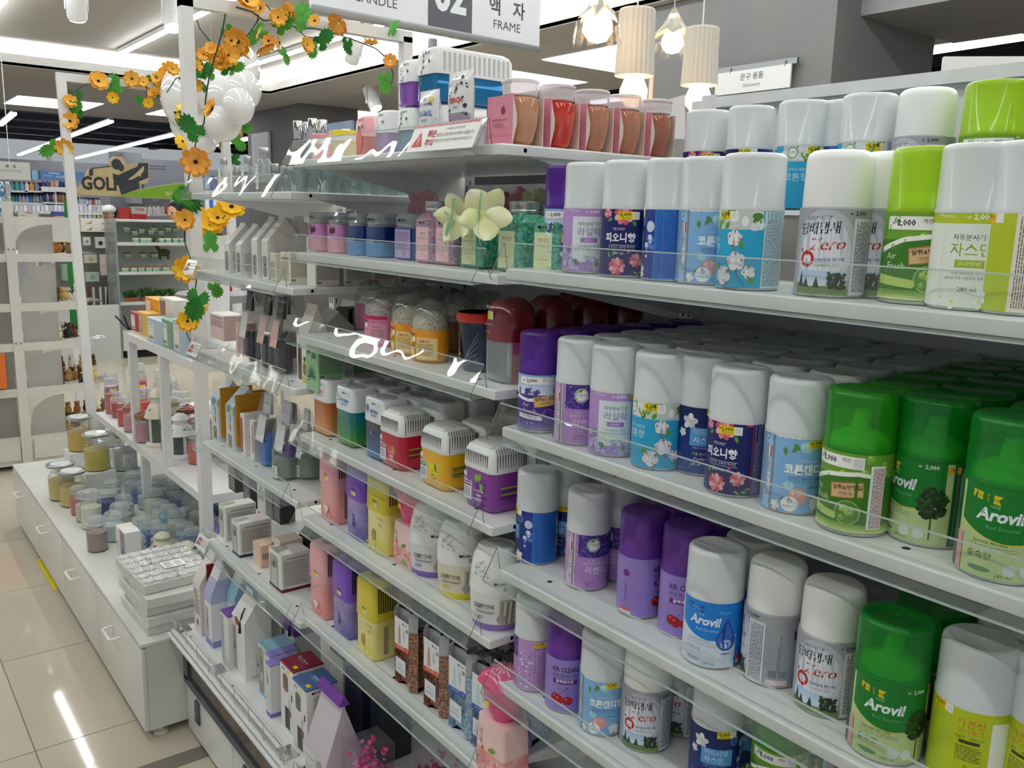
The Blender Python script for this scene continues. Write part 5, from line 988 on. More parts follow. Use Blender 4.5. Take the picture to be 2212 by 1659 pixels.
def small_pot(label, x, y, z, tint, deco, w=.05, d=.05, h=.075, ribs=False, lidc='#eceeee', depth=None):
    t = thing('clear_gel_pot', label, 'air freshener', (x, y, z)); d = depth or d
    mb = MB(); mb.rbox(w, d, [(0, .003), (.003, 0), (h*.52, .001)], mat('pot_tint_'+tint.lstrip('#'), tint, .08, coat=1., clear=.3), .012, 4); mb.build('body', t)
    mb = MB(); mb.rbox(w+.003, d+.003, [(h*.5, 0), (h*.85, .001), (h*.95, .004), (h, .010)], mat('cap_'+lidc.lstrip('#'), lidc, .33, coat=.4), .014, 4); mb.build('cap', t)
    if ribs:
        mb = MB()
        for k in range(14): mb.box((w/2+.0012, -d/2+.014+k*(d-.028)/13, h*.72), (.0014, .003, h*.34), mat('rib_shade', '#c5c8c9', .5))
        mb.build('ribs', t)['kind'] = 'stuff'
    P = P_(); deco(P, h*1000); P.text('₩1,000', 8, h*880, 5, '#333', bold=.02, sx=.9); P.rect(10, h*700, 14, h*760, '#55585c'); P.on_flat(face('f', w+.003, d+.003), t, 'label_print')
def dl(P, h): sprigs(P, -20, -2, 6, h*.9, 7, '#6a4aae', '#8a9a9a', 3)
def dg(P, h): [P.leaf(-14+2*k, h*.3+h*.1*k, 9, 3, .7+.4*(k % 3), '#3f7f5c') for k in range(6)]
def dp(P, h): P.ell(0, h*.4, 11, h*.28, '#e8605a', n=18); P.leaf(-6, h*.68, 12, 6, .3, '#3f9a4a'); P.leaf(6, h*.68, 10, 5, 2.6, '#3f9a4a')
z1 = Z['M1']
small_pot('clear peach gel pot with pink cap on the top shelf', Xp(792, 335, .76)-.02, .78, z1, '#e8857e', dp, .045, .045, .072, lidc='#f0a9b4')
small_pot('clear lavender gel pot, lower of two stacked', Xp(842, 335, .76)-.024, .78, z1, '#b9a0cf', dl, .052)
small_pot('clear aqua gel pot, lower of two stacked', Xp(893, 333, .76)-.024, .78, z1, '#7fa3b4', dg, .052)
small_pot('lavender-liquid pot with white cap on top of the stack', Xp(893, 333, .76)-.024, .782, z1+.0755, '#9a5fc0', dl, .055, .05, .072)
small_pot('wide blue-liquid pot with ribbed white cap, highest on the top shelf', Xp(958, 330, .77)-.03, .83, z1+.0755, '#1f7fb0', dg, .062, .05, .082, ribs=True, depth=.15)
small_pot('clear teal gel pot under the ribbed one', Xp(958, 330, .77)-.03, .83, z1, '#2f8fa8', dg, .062, .05, .074, depth=.14)
def pouch(label, x, y, z, w, h, col, prints, rz=0, rx=0, group=None, bulge=.02, name='sachet_pouch', cat='sachet'):
    t = thing(name, label, cat, (x, y, z), rz, group); t.rotation_euler = (rx, 0, rz); nu, nv = 8, 8; mb = MB(); vs = []
    for sg in (-1, 1):
        for j in range(nv+1):
            for i in range(nu+1):
                u, v = i/nu*2-1, j/nv; b = bulge*(1-u**4)*(1-(2*v-1)**4)+.0006; vs.append((u*w/2, sg*b/2 if sg > 0 else -b/2, v*h))
    n = (nu+1)*(nv+1); fs = [(j*(nu+1)+i, j*(nu+1)+i+1, (j+1)*(nu+1)+i+1, (j+1)*(nu+1)+i) for j in range(nv) for i in range(nu)]
    mb.add(vs, fs+[tuple(n+k for k in reversed(f)) for f in fs], mat('pouch_'+col.lstrip('#'), col, .25, coat=.5, bump=(60, .5, .004))); mb.build('pouch', t)
    if prints:
        m2 = MB(); prints.mesh_into(m2, lambda u, v, o: (u, -(bulge*(1-min(1, abs(2*u/w))**4)*(1-min(1, abs(2*v/h-1))**4)+.0006)/2-o-.0004, v), 6); m2.sharp = 180; m2.build('label_print', t)
    return t
P = P_(); P.text("DAY'S AROMA", 0, 58, 7, '#3a4048', bold=.01, sx=.85); P.text('FLORAL', 0, 44, 11, '#3f78b8', bold=.03); P.rect(10, 62, 20, 68, '#f0d51c'); gl(P, 12, -24, 24, 6, 70, '#c9cdd4', 1.5, 3.5, 3); P.text('플로럴향', 0, 34, 5, '#3a4048')
pouch('white floral-scent sachet pouch on the top shelf', Xp(925, 300, .752), .755, z1+.012, .055, .08, '#e3e5e8', P)
P = P_(); P.rect(-28, 4, 28, 14, '#b9a0c0'); P.rect(-18, 16, 20, 62, '#dfe0e4'); P.text("DAY'S AROMA", 0, 55, 6.6, '#3a3a40', sx=.85); P.text('D', 0, 45, 7, '#2a2a30', bold=.03); P.text('PEACH', 0, 33, 11, '#c83c44', bold=.04); P.text('피치향', 0, 23, 5, '#3a4048'); gl(P, 18, -28, 28, 6, 70, '#2f3036', 1, 3, 5)
pouch('white and black peach-scent sachet pouch leaning beside the sleeved jars', Xp(993, 300, .75), .752, z1+.035, .064, .075, '#e9e9ea', P)
pouch('flat silver-grey sachet pouch under the peach-scent pouch', Xp(995, 300, .75)-.0, .77, z1+.0, .066, .045, '#c2c8cc', None, bulge=.03)
def bottle(label, x, y, z, r, h, cap, tint='#e4e8e8', capr=None, caph=.02, group=None, lab=None, shoulder=.7, name='glass_bottle', cat='bottle', M_=None, fill=None):
    t = thing(name, label, cat, (x, y, z), 0, group); cr = capr or r*.55
    mb = MB(); mb.lathe([(r*.85, 0), (r, .003), (r, h*shoulder), (r*.8, h*(shoulder+.1)), (cr*.95, h*(shoulder+.18)), (cr*.95, h)], M_ or M_glass, 24); mb.build('bottle', t)
    if fill: mb = MB(); mb.lathe([(r*.8, .002), (r*.93, .006), (r*.93, h*shoulder*fill[1])], mat('fill_'+fill[0].lstrip('#'), fill[0], .2, coat=.3), 20); mb.build('filling', t)
    mb = MB(); mb.lathe([(cr, h-.002), (cr*1.05, h), (cr*1.05, h+caph-.002), (cr*.95, h+caph), (0, h+caph)], cap, 24, wob=lambda a, zz: .01*sin(20*a)); mb.build('cap', t)
    if lab: P = P_(); lab(P); P.on_cyl(r+.0002, 0, t, 'label_print')
    return t
def lb(P): P.rect(-8, 8, 8, 60, '#e6e7e6'); P.text('₩3,000', 0, 56, 4, '#333', bold=.02); P.rect(-5, 46, 0, 52, '#f0d51c'); P.rect(.6, 46, 6, 52, '#ccc'); P.text('디퓨저', 0, 38, 4.2, '#444'); P.text('머스크향', 0, 30, 4.2, '#444'); P.lines(-6, 12, 6, 24, '#999', 2.4)
chr_ = mat('cap_bright_chrome', '#dfe2e4', .1, 1., bump=(40, .1))
for k, (px, w) in enumerate(((635, .013), (652, .012), (667, .014), (683, .014))): bottle(f'small clear bottle with tall chrome cap on the top shelf, {("leftmost", "second", "third", "rightmost")[k]}', Xp(px, 345, .79+.02*(k % 2)), .80+.025*(k % 2), z1, w, .055, chr_, capr=.009, caph=.035)
for k, (px, c, c2) in enumerate(((672, '#e59aa8', '#f0b8c2'), (724, '#eedc3a', '#e9e3b4'))):
    x = Xp(px, 345, .76); t = thing('screw_jar', f'low clear jar with {"pink" if k == 0 else "yellow"} and white lid on the top shelf', 'jar', (x, .785, z1)); r = .022 if k == 0 else .029
    mb = MB(); mb.lathe([(r*.9, 0), (r, .003), (r, .035)], mat('jarfill_'+c2.lstrip('#'), c2, .15, coat=.9, clear=.2), 28); mb.build('jar', t); mb = MB(); mb.lathe([(r*1.04, .034), (r*1.06, .043)], mat('lid_white', '#ededea', .35), 28); mb.lathe([(r*1.06, .043), (r*1.06, .052), (r*.98, .053), (0, .053)], mat('lid_'+c.lstrip('#'), c, .3, coat=.4), 28); mb.build('lid', t)
for k, px in enumerate((712, 738)): bottle(f'clear bottle with silver screw cap behind the yellow-lidded jar, {("left", "right")[k]}', Xp(px, 330, .86), .87, z1, .016, .06, M_alu, caph=.014)
# ================================================================== left bay goods
def gable(label, x, y, z, w, d, h, hg, col, win=None, tag_=None, tie=None, prints=(), rz=0, group=None, band=None, cat='diffuser pack', lean=.35, topc=None):
    """diffuser carton whose front and back lean together into a ridge with a hanging tab"""
    t = thing('gable_pack', label, cat, (x, y, z), rz, group); cm = mat('card_'+col.lstrip('#'), col, .5, vary=(40, col))
    mb = MB(); R_ = lambda a, b, zz: [(-a/2, -b/2, zz), (a/2, -b/2, zz), (a/2, b/2, zz), (-a/2, b/2, zz)]
    mb.loft([R_(w, d, 0), R_(w, d, h), R_(w*.98, d*.5, h+hg*.45), R_(w*.96, d*.06, h+hg*.85), R_(w*.55 if tag_ else w*.96, .0016, h+hg)], cm); mb.build('pack', t)
    if band: mb = MB(); mb.rbox(w+.0006, d+.0006, [(0, 0), (h*.12, 0)], mat('card_'+band.lstrip('#'), band, .5), .001, 1); mb.build('bottom_band', t)
    if topc: mb = MB(); s = .0005; mb.loft([R_(w+s, d+s, h*.84), R_(w+s, d+s, h), R_(w*.98+s, d*.5+s, h+hg*.45)], mat('card_'+topc.lstrip('#'), topc, .5), cap=(0, 0)); mb.build('top_band', t)
    if win:
        P = P_(); u0, v0, u1, v1 = win[:4]; r = 4; P.poly([(u0+r, v0), (u1-r, v0), (u1, v0+r), (u1, v1-r), (u1-r, v1), (u0+r, v1), (u0, v1-r), (u0, v0+r)], win[4] if len(win) > 4 else '#8f8d87'); c = (u0+u1)/2; P.rect(c-(u1-u0)*.33, v0+1, c+(u1-u0)*.33, v0+(v1-v0)*.45, win[5] if len(win) > 5 else '#a9a6a0'); P.rect(c-(u1-u0)*.14, v0+(v1-v0)*.45, c+(u1-u0)*.14, v0+(v1-v0)*.62, '#2c2c30'); P.on_flat(face('f', w, d), t, 'window', .8)
    if tie: mb = MB(); k = mat('ribbon_black', tie, .5); mb.tube([(w*.12, -d*.28, h+hg*.55), (w*.16, -d*.42, h+hg*.25), (w*.2, -d*.52, h-.01), (w*.2, -d*.53, h-.03)], [.0016, .002, .003, .0045], k, 6); mb.build('ribbon', t)
    for k, P in prints: P.on_flat(face(k, w, d, h), t, 'label_print')
    if tag_: mb = MB(); mb.box((0, -.002, h+hg+.005), (w*.5, .0012, hg*.55), mat('card_f2f2f0', '#f2f2f0', .5)); mb.build('hang_tab', t); Q = P_(); Q.lines(-w*200, (h+hg)*1000-6, w*200, (h+hg)*1000+10, '#55555a', 3, seed=4); Q.on_flat(Matrix.Translation((0, -.0028, 0)), t, 'tab_print')
    return t
def reed_print():
    P = P_()
    for k in range(7): P.line((k*.6-2, 40), ((k-3)*4.2, 72), .5, '#5a5a5e')
    P.rect(-4, 34, 4, 42, '#2c2c30'); P.line((-8, 32), (8, 32), .5, '#8a8a8a'); P.line((-8, 14), (8, 14), .5, '#8a8a8a'); P.line((-8, 14), (-8, 32), .5, '#8a8a8a'); P.line((8, 14), (8, 32), .5, '#8a8a8a'); P.lines(-20, 4, 22, 10, '#6a6a6e', 2.6, seed=3); return P
def bag(label, x, y, z, w, h, head, inner, group=None, card=None, d=.05):
    """clear bag with a folded header over a vase or bottle"""
    t = thing('clear_bag_pack', label, 'diffuser pack', (x, y, z), 0, group); mb = MB()
    R_ = lambda a, b, zz, j=0: [(-a/2+j, -b/2, zz), (a/2-j, -b/2+j, zz), (a/2, b/2, zz), (-a/2, b/2-j, zz)]
    mb.loft([R_(w, d, 0), R_(w*1.02, d, h*.3, .003), R_(w*.98, d*.9, h*.6, .002), R_(w*.96, d*.4, h*.85), R_(w*.95, .004, h)], M_wrap, cap=(0, 0)); mb.build('film_bag', t)
    mb = MB(); mb.add([(-w*.3, -.008, h*.74), (w*.3, -.008, h*.74), (w*.3, -.0015, h*1.02), (-w*.3, -.0015, h*1.02), (-w*.3, .001, h*.74), (w*.3, .001, h*.74), (w*.3, .001, h*1.02), (-w*.3, .001, h*1.02)], [(0, 1, 2, 3), (7, 6, 5, 4), (1, 5, 6, 2), (0, 3, 7, 4), (3, 2, 6, 7), (0, 4, 5, 1)], mat('card_'+head.lstrip('#'), head, .5)); mb.build('header_card', t)
    if inner: mb = MB(); mb.lathe([(w*.3, .003), (w*.34, .006), (w*.34, h*.42), (w*.3, h*.46)], mat('vase_'+inner.lstrip('#'), inner, .15, coat=.8, clear=.1), 20); mb.build('vase', t)
    if card: mb = MB(); mb.add([(-w*.33, -d*.5, h*.36), (w*.33, -d*.5, h*.36), (w*.3, -d*.30, h*.72), (-w*.3, -d*.30, h*.72)], [(0, 1, 2, 3)], mat('card_'+card.lstrip('#'), card, .5)); mb.build('insert_card', t)
    return t
ZN = lambda k: Z[k]
def w_at(px0, px1, py, Y=YP): return onY(px1, py, Y).x-onY(px0, py, Y).x
# N1: clear glass bottles with silver screw caps, then small clear boxes down the side
for k, (px, yy, r, h, big) in enumerate(((485, .80, .014, .075, 1), (512, .86, .012, .06, 0), (536, .79, .0145, .072, 1), (572, .78, .019, .085, 1), (596, .83, .013, .055, 0), (612, .80, .011, .045, 0), (628, .86, .013, .05, 0))):
    bottle(f'clear glass bottle with silver screw cap on the left bay top shelf, {("leftmost", "second, set back", "third", "fourth, largest", "fifth", "sixth, small", "rightmost, set back")[k]}', Xp(px, 400, yy), yy, ZN('N1'), r, h, M_alu, caph=.014, lab=lb if big else None)
def clear_cube(label, x, y, z, s, h, group):
    t = thing('clear_box', label, 'glass box', (x, y, z), 0, group); mb = MB(); mb.rbox(s, s, [(0, .002), (.003, 0), (h-.002, 0), (h, .002)], M_glass, .004, 2); mb.rbox(s*.7, s*.7, [(.006, 0), (h-.008, 0)], M_glass2, .003, 2); mb.build('box', t)
i = 0
for j in range(5):
    for k in range(4):
        x = XN1-.045-.068*k; y = .775+.067*j+.0
        if k >= 1 and j == 0: continue
        clear_cube('small clear glass box among the rows on the left bay top shelf', x, y, ZN('N1'), .05, .05+.01*((j*3+k) % 3), 'clear glass boxes on the left bay top shelf')
P = P_(); P.rect(-10, 8, 10, 46, '#e8e9e8'); P.text('₩1,000', 2, 40, 4, '#333'); P.lines(-8, 12, 8, 30, '#888', 2.6)
# N2
zz = ZN('N2')
for k, (px0, px1, py, h, hg, tone) in enumerate(((472, 494, 572, .07, .05, '#e4e2de'), (497, 528, 575, .07, .05, '#e2e0dc'), (532, 552, 590, .085, .052, '#e6e4e0'), (554, 598, 592, .085, .055, '#e0deda'))):
    w = .034; x = Xp((px0+px0+20)/2, py)-.0; gable(f'white gable diffuser pack with tall window, second shelf left bay, {("leftmost", "second", "third", "fourth")[k]}', x, .80, zz, w, .085, h, hg, tone, win=(-11, 6, 11, 52, '#8b877e', '#6f6b62'), tag_=False, prints=[('r', info_flat(-34, 8, 34, 60, '#8a8a86', False, k, False))])
gable('pointed kraft-white pack with bottle cutout behind the cream carton', Xp(612, 600, .8), .84, zz, .045, .04, .08, .06, '#dcd8d0', win=(-10, 6, 10, 60, '#b9a79a', '#8d6a64'))
carton('carton', 'low cream carton with dense back text, second shelf of the left bay', 'box', Xp(612, 620)-.0, .79, zz, .048, .075, .066, '#e2ddcb', prints=[('r', info_flat(-34, 6, 34, 58, '#6c6a5c', True, 3)), ('f', info_flat(-20, 6, 20, 56, '#77756a', False, 5))])
carton('carton', 'low cream carton with clasp print left of its twin', 'box', Xp(585, 612)-.01, .795, zz, .03, .075, .06, '#ddd9c9', prints=[('f', info_flat(-12, 6, 12, 50, '#77756a', False, 5, False))])
for k in range(5):
    carton('carton', f'white back-text carton at the right end of the left bay second shelf, {("nearest", "second", "third", "fourth", "farthest")[k]}', 'box', XN1-.028, .80+.066*k, zz, .04, .055, .1, ('#e3dfdc', '#d6d2ce')[k % 2], prints=[('r', info_flat(-24, 6, 24, 92, '#77706c', True, k))])
for k in range(4): carton('carton', f'carton with dark oval window in the rear of the left bay second shelf, {("first", "second", "third", "fourth")[k]}', 'box', XN1-.2-.06*k, .98, zz, .04, .055, .11, '#d8d4cf', window=(-12, 20, 12, 80), inner='#5f4a48')
# N3
zz = ZN('N3')
carton('carton', 'small pink carton with a peach window at the left end of the third shelf', 'box', Xp(500, 770, .75)+.0, .79, zz, .045, .04, .085, '#e5b9b0', window=(-10, 10, 12, 60), inner='#b59a94')
carton('carton', 'pink and white boxed gift set lying behind the pink carton', 'box', Xp(462, 745, .82), .86, zz, .11, .06, .07, '#dfc3c0', prints=[('f', info_flat(-44, 34, 44, 64, '#8a7a7a', False, 2))], top='#e3e0de')
for k, (px, py, c) in enumerate(((522, 770, '#e3e1de'), (560, 785, '#d7b6ac'), (588, 800, '#e8b9ae'))):
    bag(f'clear hanging bag with black header and dark base, third shelf, {("left", "middle", "right")[k]} of three', Xp(px, py), .775+.0*k, zz, .058, .165, '#1b1c22', '#35363d', card=c)
bag('clear bag pack with dark brown sleeve behind the pineapple pack', Xp(615, 800, .85), .86, zz, .06, .15, '#33333a', '#3a2a2c', card='#3a3438')
P = P_(); P.ell(12, 30, 9, 14, '#8a5a2c', n=16); P.lines(5, 18, 19, 42, '#c79a4c', 2.6, seed=3); [P.leaf(12, 44, 14, 4, 1.1+.3*k, '#2f5f34') for k in range(4)]; P.rect(0, 0, 24, 14, '#d9b46a')
gable('white pack with dark oval window and pineapple side on the third shelf', Xp(637, 820), .79, zz, .05, .05, .1, .065, '#e6e2dc', win=(-20, 4, -2, 80, '#4a2c2a', '#5a2f2e'), prints=[('f', P)])
def palm(P):
    for u, v, s in ((0, 30, 26), (10, 70, 14), (-12, 78, 12)):
        for k in range(11): P.leaf(u, v, s, s*.14, pi*k/10*1.25-.3, '#2f6a3c' if k % 2 else '#3f7a4a')
P = P_(); palm(P)
carton('carton', 'mint green carton printed with dark palm leaves', 'box', Xp(672, 843, .742)-.002, .775, zz-.002, .056, .06, .1, '#9cc49a', prints=[('f', P), ('r', info_flat(-26, 30, 26, 92, '#4a5a48', True, 6))])
carton('carton', 'mint palm-leaf carton half hidden further right', 'box', Xp(775, 800, .9)-.05, .93, zz, .056, .06, .1, '#8fb48e', prints=[('f', P)])
gable('white gable carton with yellow sticker behind the palm carton', Xp(690, 740, .83), .86, zz, .07, .07, .11, .035, '#dedfdb', prints=[('r', info_flat(-30, 20, 30, 90, '#a0a09c', False, 8))])
for k in range(3): carton('carton', f'dark brown diffuser carton in the rear of the third shelf, {("left", "middle", "right")[k]}', 'box', XN1-.1-.08*k, .99, zz, .06, .06, .13, '#3a2f2c', prints=[('f', info_flat(-20, 20, 20, 90, '#6a5a50', False, k, False))])
# N4
zz = ZN('N4')
def dprint():
    P = P_(); P.lines(-14, 96, 14, 116, '#3f6a8a', 4, seed=2); P.rect(4, 92, 14, 104, '#f0d51c'); P.ell(-10, 60, 6, 8, '#f0c43a', n=14)
    for k in range(5): P.line((6, 66), (k*3-2, 92), .7, '#2a5f8a')
    P.rect(2, 50, 9, 66, '#b02a4a'); return P
for k, (px, py) in enumerate(((462, 945), (494, 965))):
    gable(f'pale blue and white diffuser pack with orange gusset, {("left", "right")[k]} of two on the fourth shelf', Xp(px, py), .795, zz, .052, .085, .112, .05, '#cdd8dc', win=(-14, 4, 14, 40, '#8a7e74', '#7a4a44'), prints=[('f', dprint())], topc='#a9c3d0')
    o = MB(); o.box((0, 0, .08), (.006, .084, .13), mat('gusset_orange', '#c98d1e', .5)); tag(o.build('side_gusset', None, (Xp(px, py)+.03, .80, zz)), f'orange side panel of a diffuser pack, {("left", "right")[k]} one', 'panel')
P = P_(); [P.line((0, 40), (k*4-8, 66), .8, '#2a2a24') for k in range(5)]; P.rect(-24, 24, 24, 40, '#6f9a4a')
carton('carton', 'mustard yellow carton with grass print behind the pale blue packs', 'box', Xp(522, 880, .83)+.01, .86, zz, .07, .05, .13, '#c99a22', prints=[('f', P)])
carton('carton', 'slim white carton with red inner panel on the fourth shelf', 'box', Xp(514, 960), .79, zz, .026, .06, .105, '#e6e2de', window=(-10, 6, 3, 96), inner='#9c2a2e')
carton('carton', 'slim white carton with salmon strip right of the red one', 'box', Xp(534, 975), .79, zz, .022, .06, .1, '#e4e2df', window=(3, 20, 9, 90), inner='#b06a60')
for k, (px, py, c) in enumerate(((552, 990, '#2f7fd0'), (592, 1020, '#7a3fae'))):
    bag(f'clear bag with {("blue", "purple")[k]} vase and white card, fourth shelf of the left bay', Xp(px, py), .785, zz, .072, .17, '#cfd3d8', c, card='#e8eaec', d=.055)
for k, (px, py) in enumerate(((612, 1035), (640, 1050))):
    bag(f'slim clear pack with white photo label, {("left", "right")[k]} of two beside the glass tumblers', Xp(px, py, .77), .80, zz, .04, .165, '#d8dadb', None, card='#c9cccb')
def tumbler(label, x, y, z, r, h, lab):
    t = thing('glass_tumbler_candle', label, 'candle', (x, y, z)); mb = MB(); mb.lathe([(r*.9, 0), (r, .003), (r, h), (r*.96, h), (r*.95, .006), (0, .006)], M_glass, 28); mb.build('glass', t)
    mb = MB(); mb.lathe([(r*.92, .007), (r*.92, h*.7)], mat('wax_grey_green', '#a9b2a8', .4, coat=.3), 24); mb.build('wax', t)
    P = P_(); P.rect(-14, 6, 16, 34, '#e9eaea'); P.lines(-10, 10, 12, 30, '#888', 2.4); P.on_cyl(r+.0003, 0, t, 'label_print')
tumbler('glass tumbler candle with white label behind the slim clear packs', *at(618, 1040, zz, .03), zz, .03, .07, 0); tumbler('larger glass tumbler candle with white label at the right end of the fourth shelf', Xp(652, 1075, .80), .82, zz, .034, .075, 0)
cloth = MB(); cloth.lathe([(.03, 0), (.034, .01), (.03, .02), (.01, .026), (0, .026)], mat('cream_mesh', '#dcd9be', .7, bump=(200, 1, .004)), 20, wob=lambda a, z_: .15*sin(5*a)); tag(cloth.build('flower_bundle', None, (Xp(668, 965, .82), .83, zz+.09)), 'cream dried-flower bundle poking above the pink pot', 'dried flowers')
# N5
zz = ZN('N5')
def wcut(label, px, py, w, d, h, y=.79, text=True, bot=None, col='#e3e3df', k=0):
    t = carton('window_carton', label, 'box', Xp(px, py, y-d/2)-w/2, y, zz, w, d, h, col, window=(-w*420, 6, w*250, h*880), inner='#8b918c', bottle='#b7bdb8', prints=[('r', info_flat(-d*430, 5, d*430, h*900, '#6f6c68', True, k))] if text else [], bot=bot)
    P = P_(); P.poly([(-w*420, -d*500), (w*250, -d*500), (w*60, -d*60), (-w*300, -d*60)], '#a4aba8'); P.on_flat(face('t', w, d, h), t, 'top_window', .9); return t
wcut('white carton with arched window, left of the two at the fifth shelf end', 487, 1140, .048, .085, .095, .80, k=1)
wcut('white arched-window carton with dense text, right of the two on the fifth shelf', 517, 1160, .055, .085, .09, .79, k=2, bot='#2c3360')
P = P_(); P.lines(-20, 20, 20, 36, '#3a3632', 4, seed=5)
t = carton('carton', 'small peach carton with curved cutout on the fifth shelf', 'box', Xp(566, 1195, .765)-.035, .79, zz, .05, .05, .058, '#edc8b2', window=(-21, 6, -4, 48), inner='#d9cfc6', prints=[('r', P)])
P = P_(); P.text('퓨어솔트', 2, 62, 6, '#4a4440'); P.text('에스엘핑', 2, 52, 6, '#4a4440'); P.lines(-20, 14, 20, 30, '#a09890', 5, seed=2)
carton('carton', 'tall greige carton with dark bottle window on the fifth shelf', 'box', Xp(600, 1200, .765)-.025, .80, zz, .05, .06, .1, '#d6c8ba', window=(-22, 8, -4, 90), inner='#3c3230', prints=[('r', P)])
wcut('large white carton with window and dense text, nearest on the fifth shelf', 608, 1245, .072, .072, .092, .785, k=4, bot='#6a1c26')
for k, (px, py, yy) in enumerate(((515, 1010, .95), (548, 1035, .93), (580, 1060, .93), (612, 1085, .95))):
    p = onY(px, py, yy); P = P_(); P.rect(-26, 4, 26, 90, '#5a5c60'); [P.rect(-22+k2*16, 8, -12+k2*16, 40+(k2*17) % 30, '#8e8f90') for k2 in range(3)]
    if k == 2: P = P_(); P.lines(-20, 50, 20, 80, '#777', 4); P.rect(-26, 4, 26, 14, '#b04440'); P.ell(0, 88, 5, 6, '#5a1e1e', n=12)
    carton('photo_carton', f'{"dark grey photo-print carton" if k != 2 else "white carton with red foot band"} in the fifth shelf rear, {("leftmost", "second", "third", "rightmost")[k]}', 'box', p.x, yy, zz, .06, .045, .14 if k < 2 else .12, '#3c3f44' if k != 2 else '#d9d7d3', prints=[('f', P)], top='#9a9da0' if k < 2 else None)
gable('black pack with white side tab at the right end of the fifth shelf', Xp(652, 1190, .83), .86, zz, .05, .05, .1, .03, '#2a2c32', win=(-18, 10, -2, 80, '#4c4f55', '#6c6f75'))
carton('carton', 'dark slate carton beside the large white window carton', 'box', Xp(688, 1195, .85)-.03, .88, zz, .05, .06, .12, '#2e343c')
# base shelf of both bays, with wire rail
YBF = .665; zb = Z['B']
shelf(-2.40, -1.60, zb, 'white base shelf of the left bay, over the drawer unit', y0=YBF, y1=YB-.02, brackets=False)
shelf(-1.592, -.80, zb, 'white base shelf of the middle bay, at the bottom edge of the photo', y0=YBF, y1=YB-.02, brackets=False)
def rail(x0, x1, lab):
    t = thing('wire_rail', lab, 'wire rail', (x0, YBF+.006, zb)); L = x1-x0
    for k, h in enumerate((.012, .034)): mb = MB(); mb.tube([(.0, 0, .001), (.0, 0, h), (.006, 0, h+.004), (L-.006, 0, h+.004), (L, 0, h), (L, 0, .001)] if k else [(.004, 0, h), (L-.004, 0, h)], .0016, M_chrome, 6); mb.build('rail_wire', t)
    for k in range(9): mb = MB(); mb.tube([(.02+(L-.04)*k/8, 0, 0), (.02+(L-.04)*k/8, 0, .04)], .0013, M_chrome, 5); mb.build('rail_post', t)
rail(-2.39, -1.625, 'chrome wire rail along the front of the left bay base shelf'); rail(-1.575, -.85, 'chrome wire rail along the front of the middle bay base shelf')
mb = MB()
for k in range(2): mb.lo_hi((-2.40, YBF-.006-.004*k, zb-.022+.008*k), (-.80, YBF-.002, zb-.017+.008*k), M_white)
tag(mb.build('shelf_trim'), 'ribbed white front trim under the base shelves', 'trim')
for k, x in enumerate((-2.38, -2.1, -1.66, -1.56)):
    mb = MB(); mb.box((0, 0, .0), (.05, .035, .002), M_chrome); mb.ball((0, -.008, .002), .004, M_chrome, 8, 5); tag(mb.build('metal_clip', None, (x, YBF+.03, zb+.0013)), f'small metal clip plate on the base shelf, {("leftmost", "second", "third", "rightmost")[k]}', 'clip')
ys = .705
# goods on the base shelf
def bp(px, py): p = onZ(px, py, zb); return p.x, p.y
lvd = ('#e9e8ea')
gable('white diffuser pack with dark red gusset at the far left of the base shelf', -2.33, .77, zb, .055, .1, .15, .09, '#e6e0dc', prints=[('f', (lambda P: (P.lines(-22, 60, 22, 130, '#6a5a58', 6, seed=3), P.ell(0, 34, 7, 10, '#8a2a34', n=14), P)[-1])(P_()))], topc='#e2dcd8')
mb = MB(); mb.box((0, 0, .11), (.008, .1, .2), mat('gusset_red', '#7c1f22', .5)); tag(mb.build('side_gusset', None, (-2.298, .79, zb)), 'dark red gusset panel beside the leftmost base-shelf pack', 'panel')
gable('white diffuser pack with lavender top and bottom bands', -2.245, .76, zb, .055, .075, .15, .09, '#dddde2', win=(-20, 16, -2, 110, '#b5aeb0', '#a59ca0'), band='#8890cc', topc='#b4b8de', tag_=True)
gable('white diffuser pack with sky blue header', -2.185, .80, zb, .055, .07, .155, .085, '#dfe3e6', win=(-20, 16, -2, 110, '#b9bab8', '#a5a8a6'), topc='#9ccbe0', tag_=True)
gable('white pack with hanging card, right of the sky blue one', -2.12, .86, zb, .055, .07, .16, .09, '#e2e1dc', tag_=True, win=(-18, 20, 10, 110, '#9a9692', '#7f7b78'))
carton('carton', 'white carton with violet lid flap and long window, left of the reed bag', 'box', -2.105, .755, zb, .055, .075, .15, '#e2e1e2', window=(-24, 10, -6, 140), inner='#9aa19c', top='#6f3fa0')
gable('white paper pack with black ribbon and reed diffuser drawing', -2.04, .765, zb, .085, .07, .155, .055, '#e8e8e6', win=(-40, 8, -14, 130, '#8f9a94', '#a5b0aa'), tie='#16171b', tag_=True, prints=[('r', reed_print())])
P = P_(); P.ell(-14, 150, 12, 12, '#b03a40', n=20); P.on_flat(Matrix.Translation((.0, -.037, 0)), thing('round_sticker', 'red round sticker high on the reed drawing pack', 'sticker', (-2.03, .765, zb)), 'sticker_print')
gable('white paper pack with black ribbon set behind the reed drawing pack', -1.955, .86, zb, .085, .07, .155, .055, '#dededc', win=(-40, 8, -14, 130, '#5a5e60', '#777c7c'), tie='#16171b', tag_=True, topc='#6a3f92')
carton('carton', 'white carton with sky blue lid and brown bottle window', 'box', -1.905, .775, zb, .062, .07, .135, '#d9dcd8', window=(-28, 10, 4, 126), inner='#8f8066', bottle='#6c675a', top='#8fbad2', bot='#8fbad2')
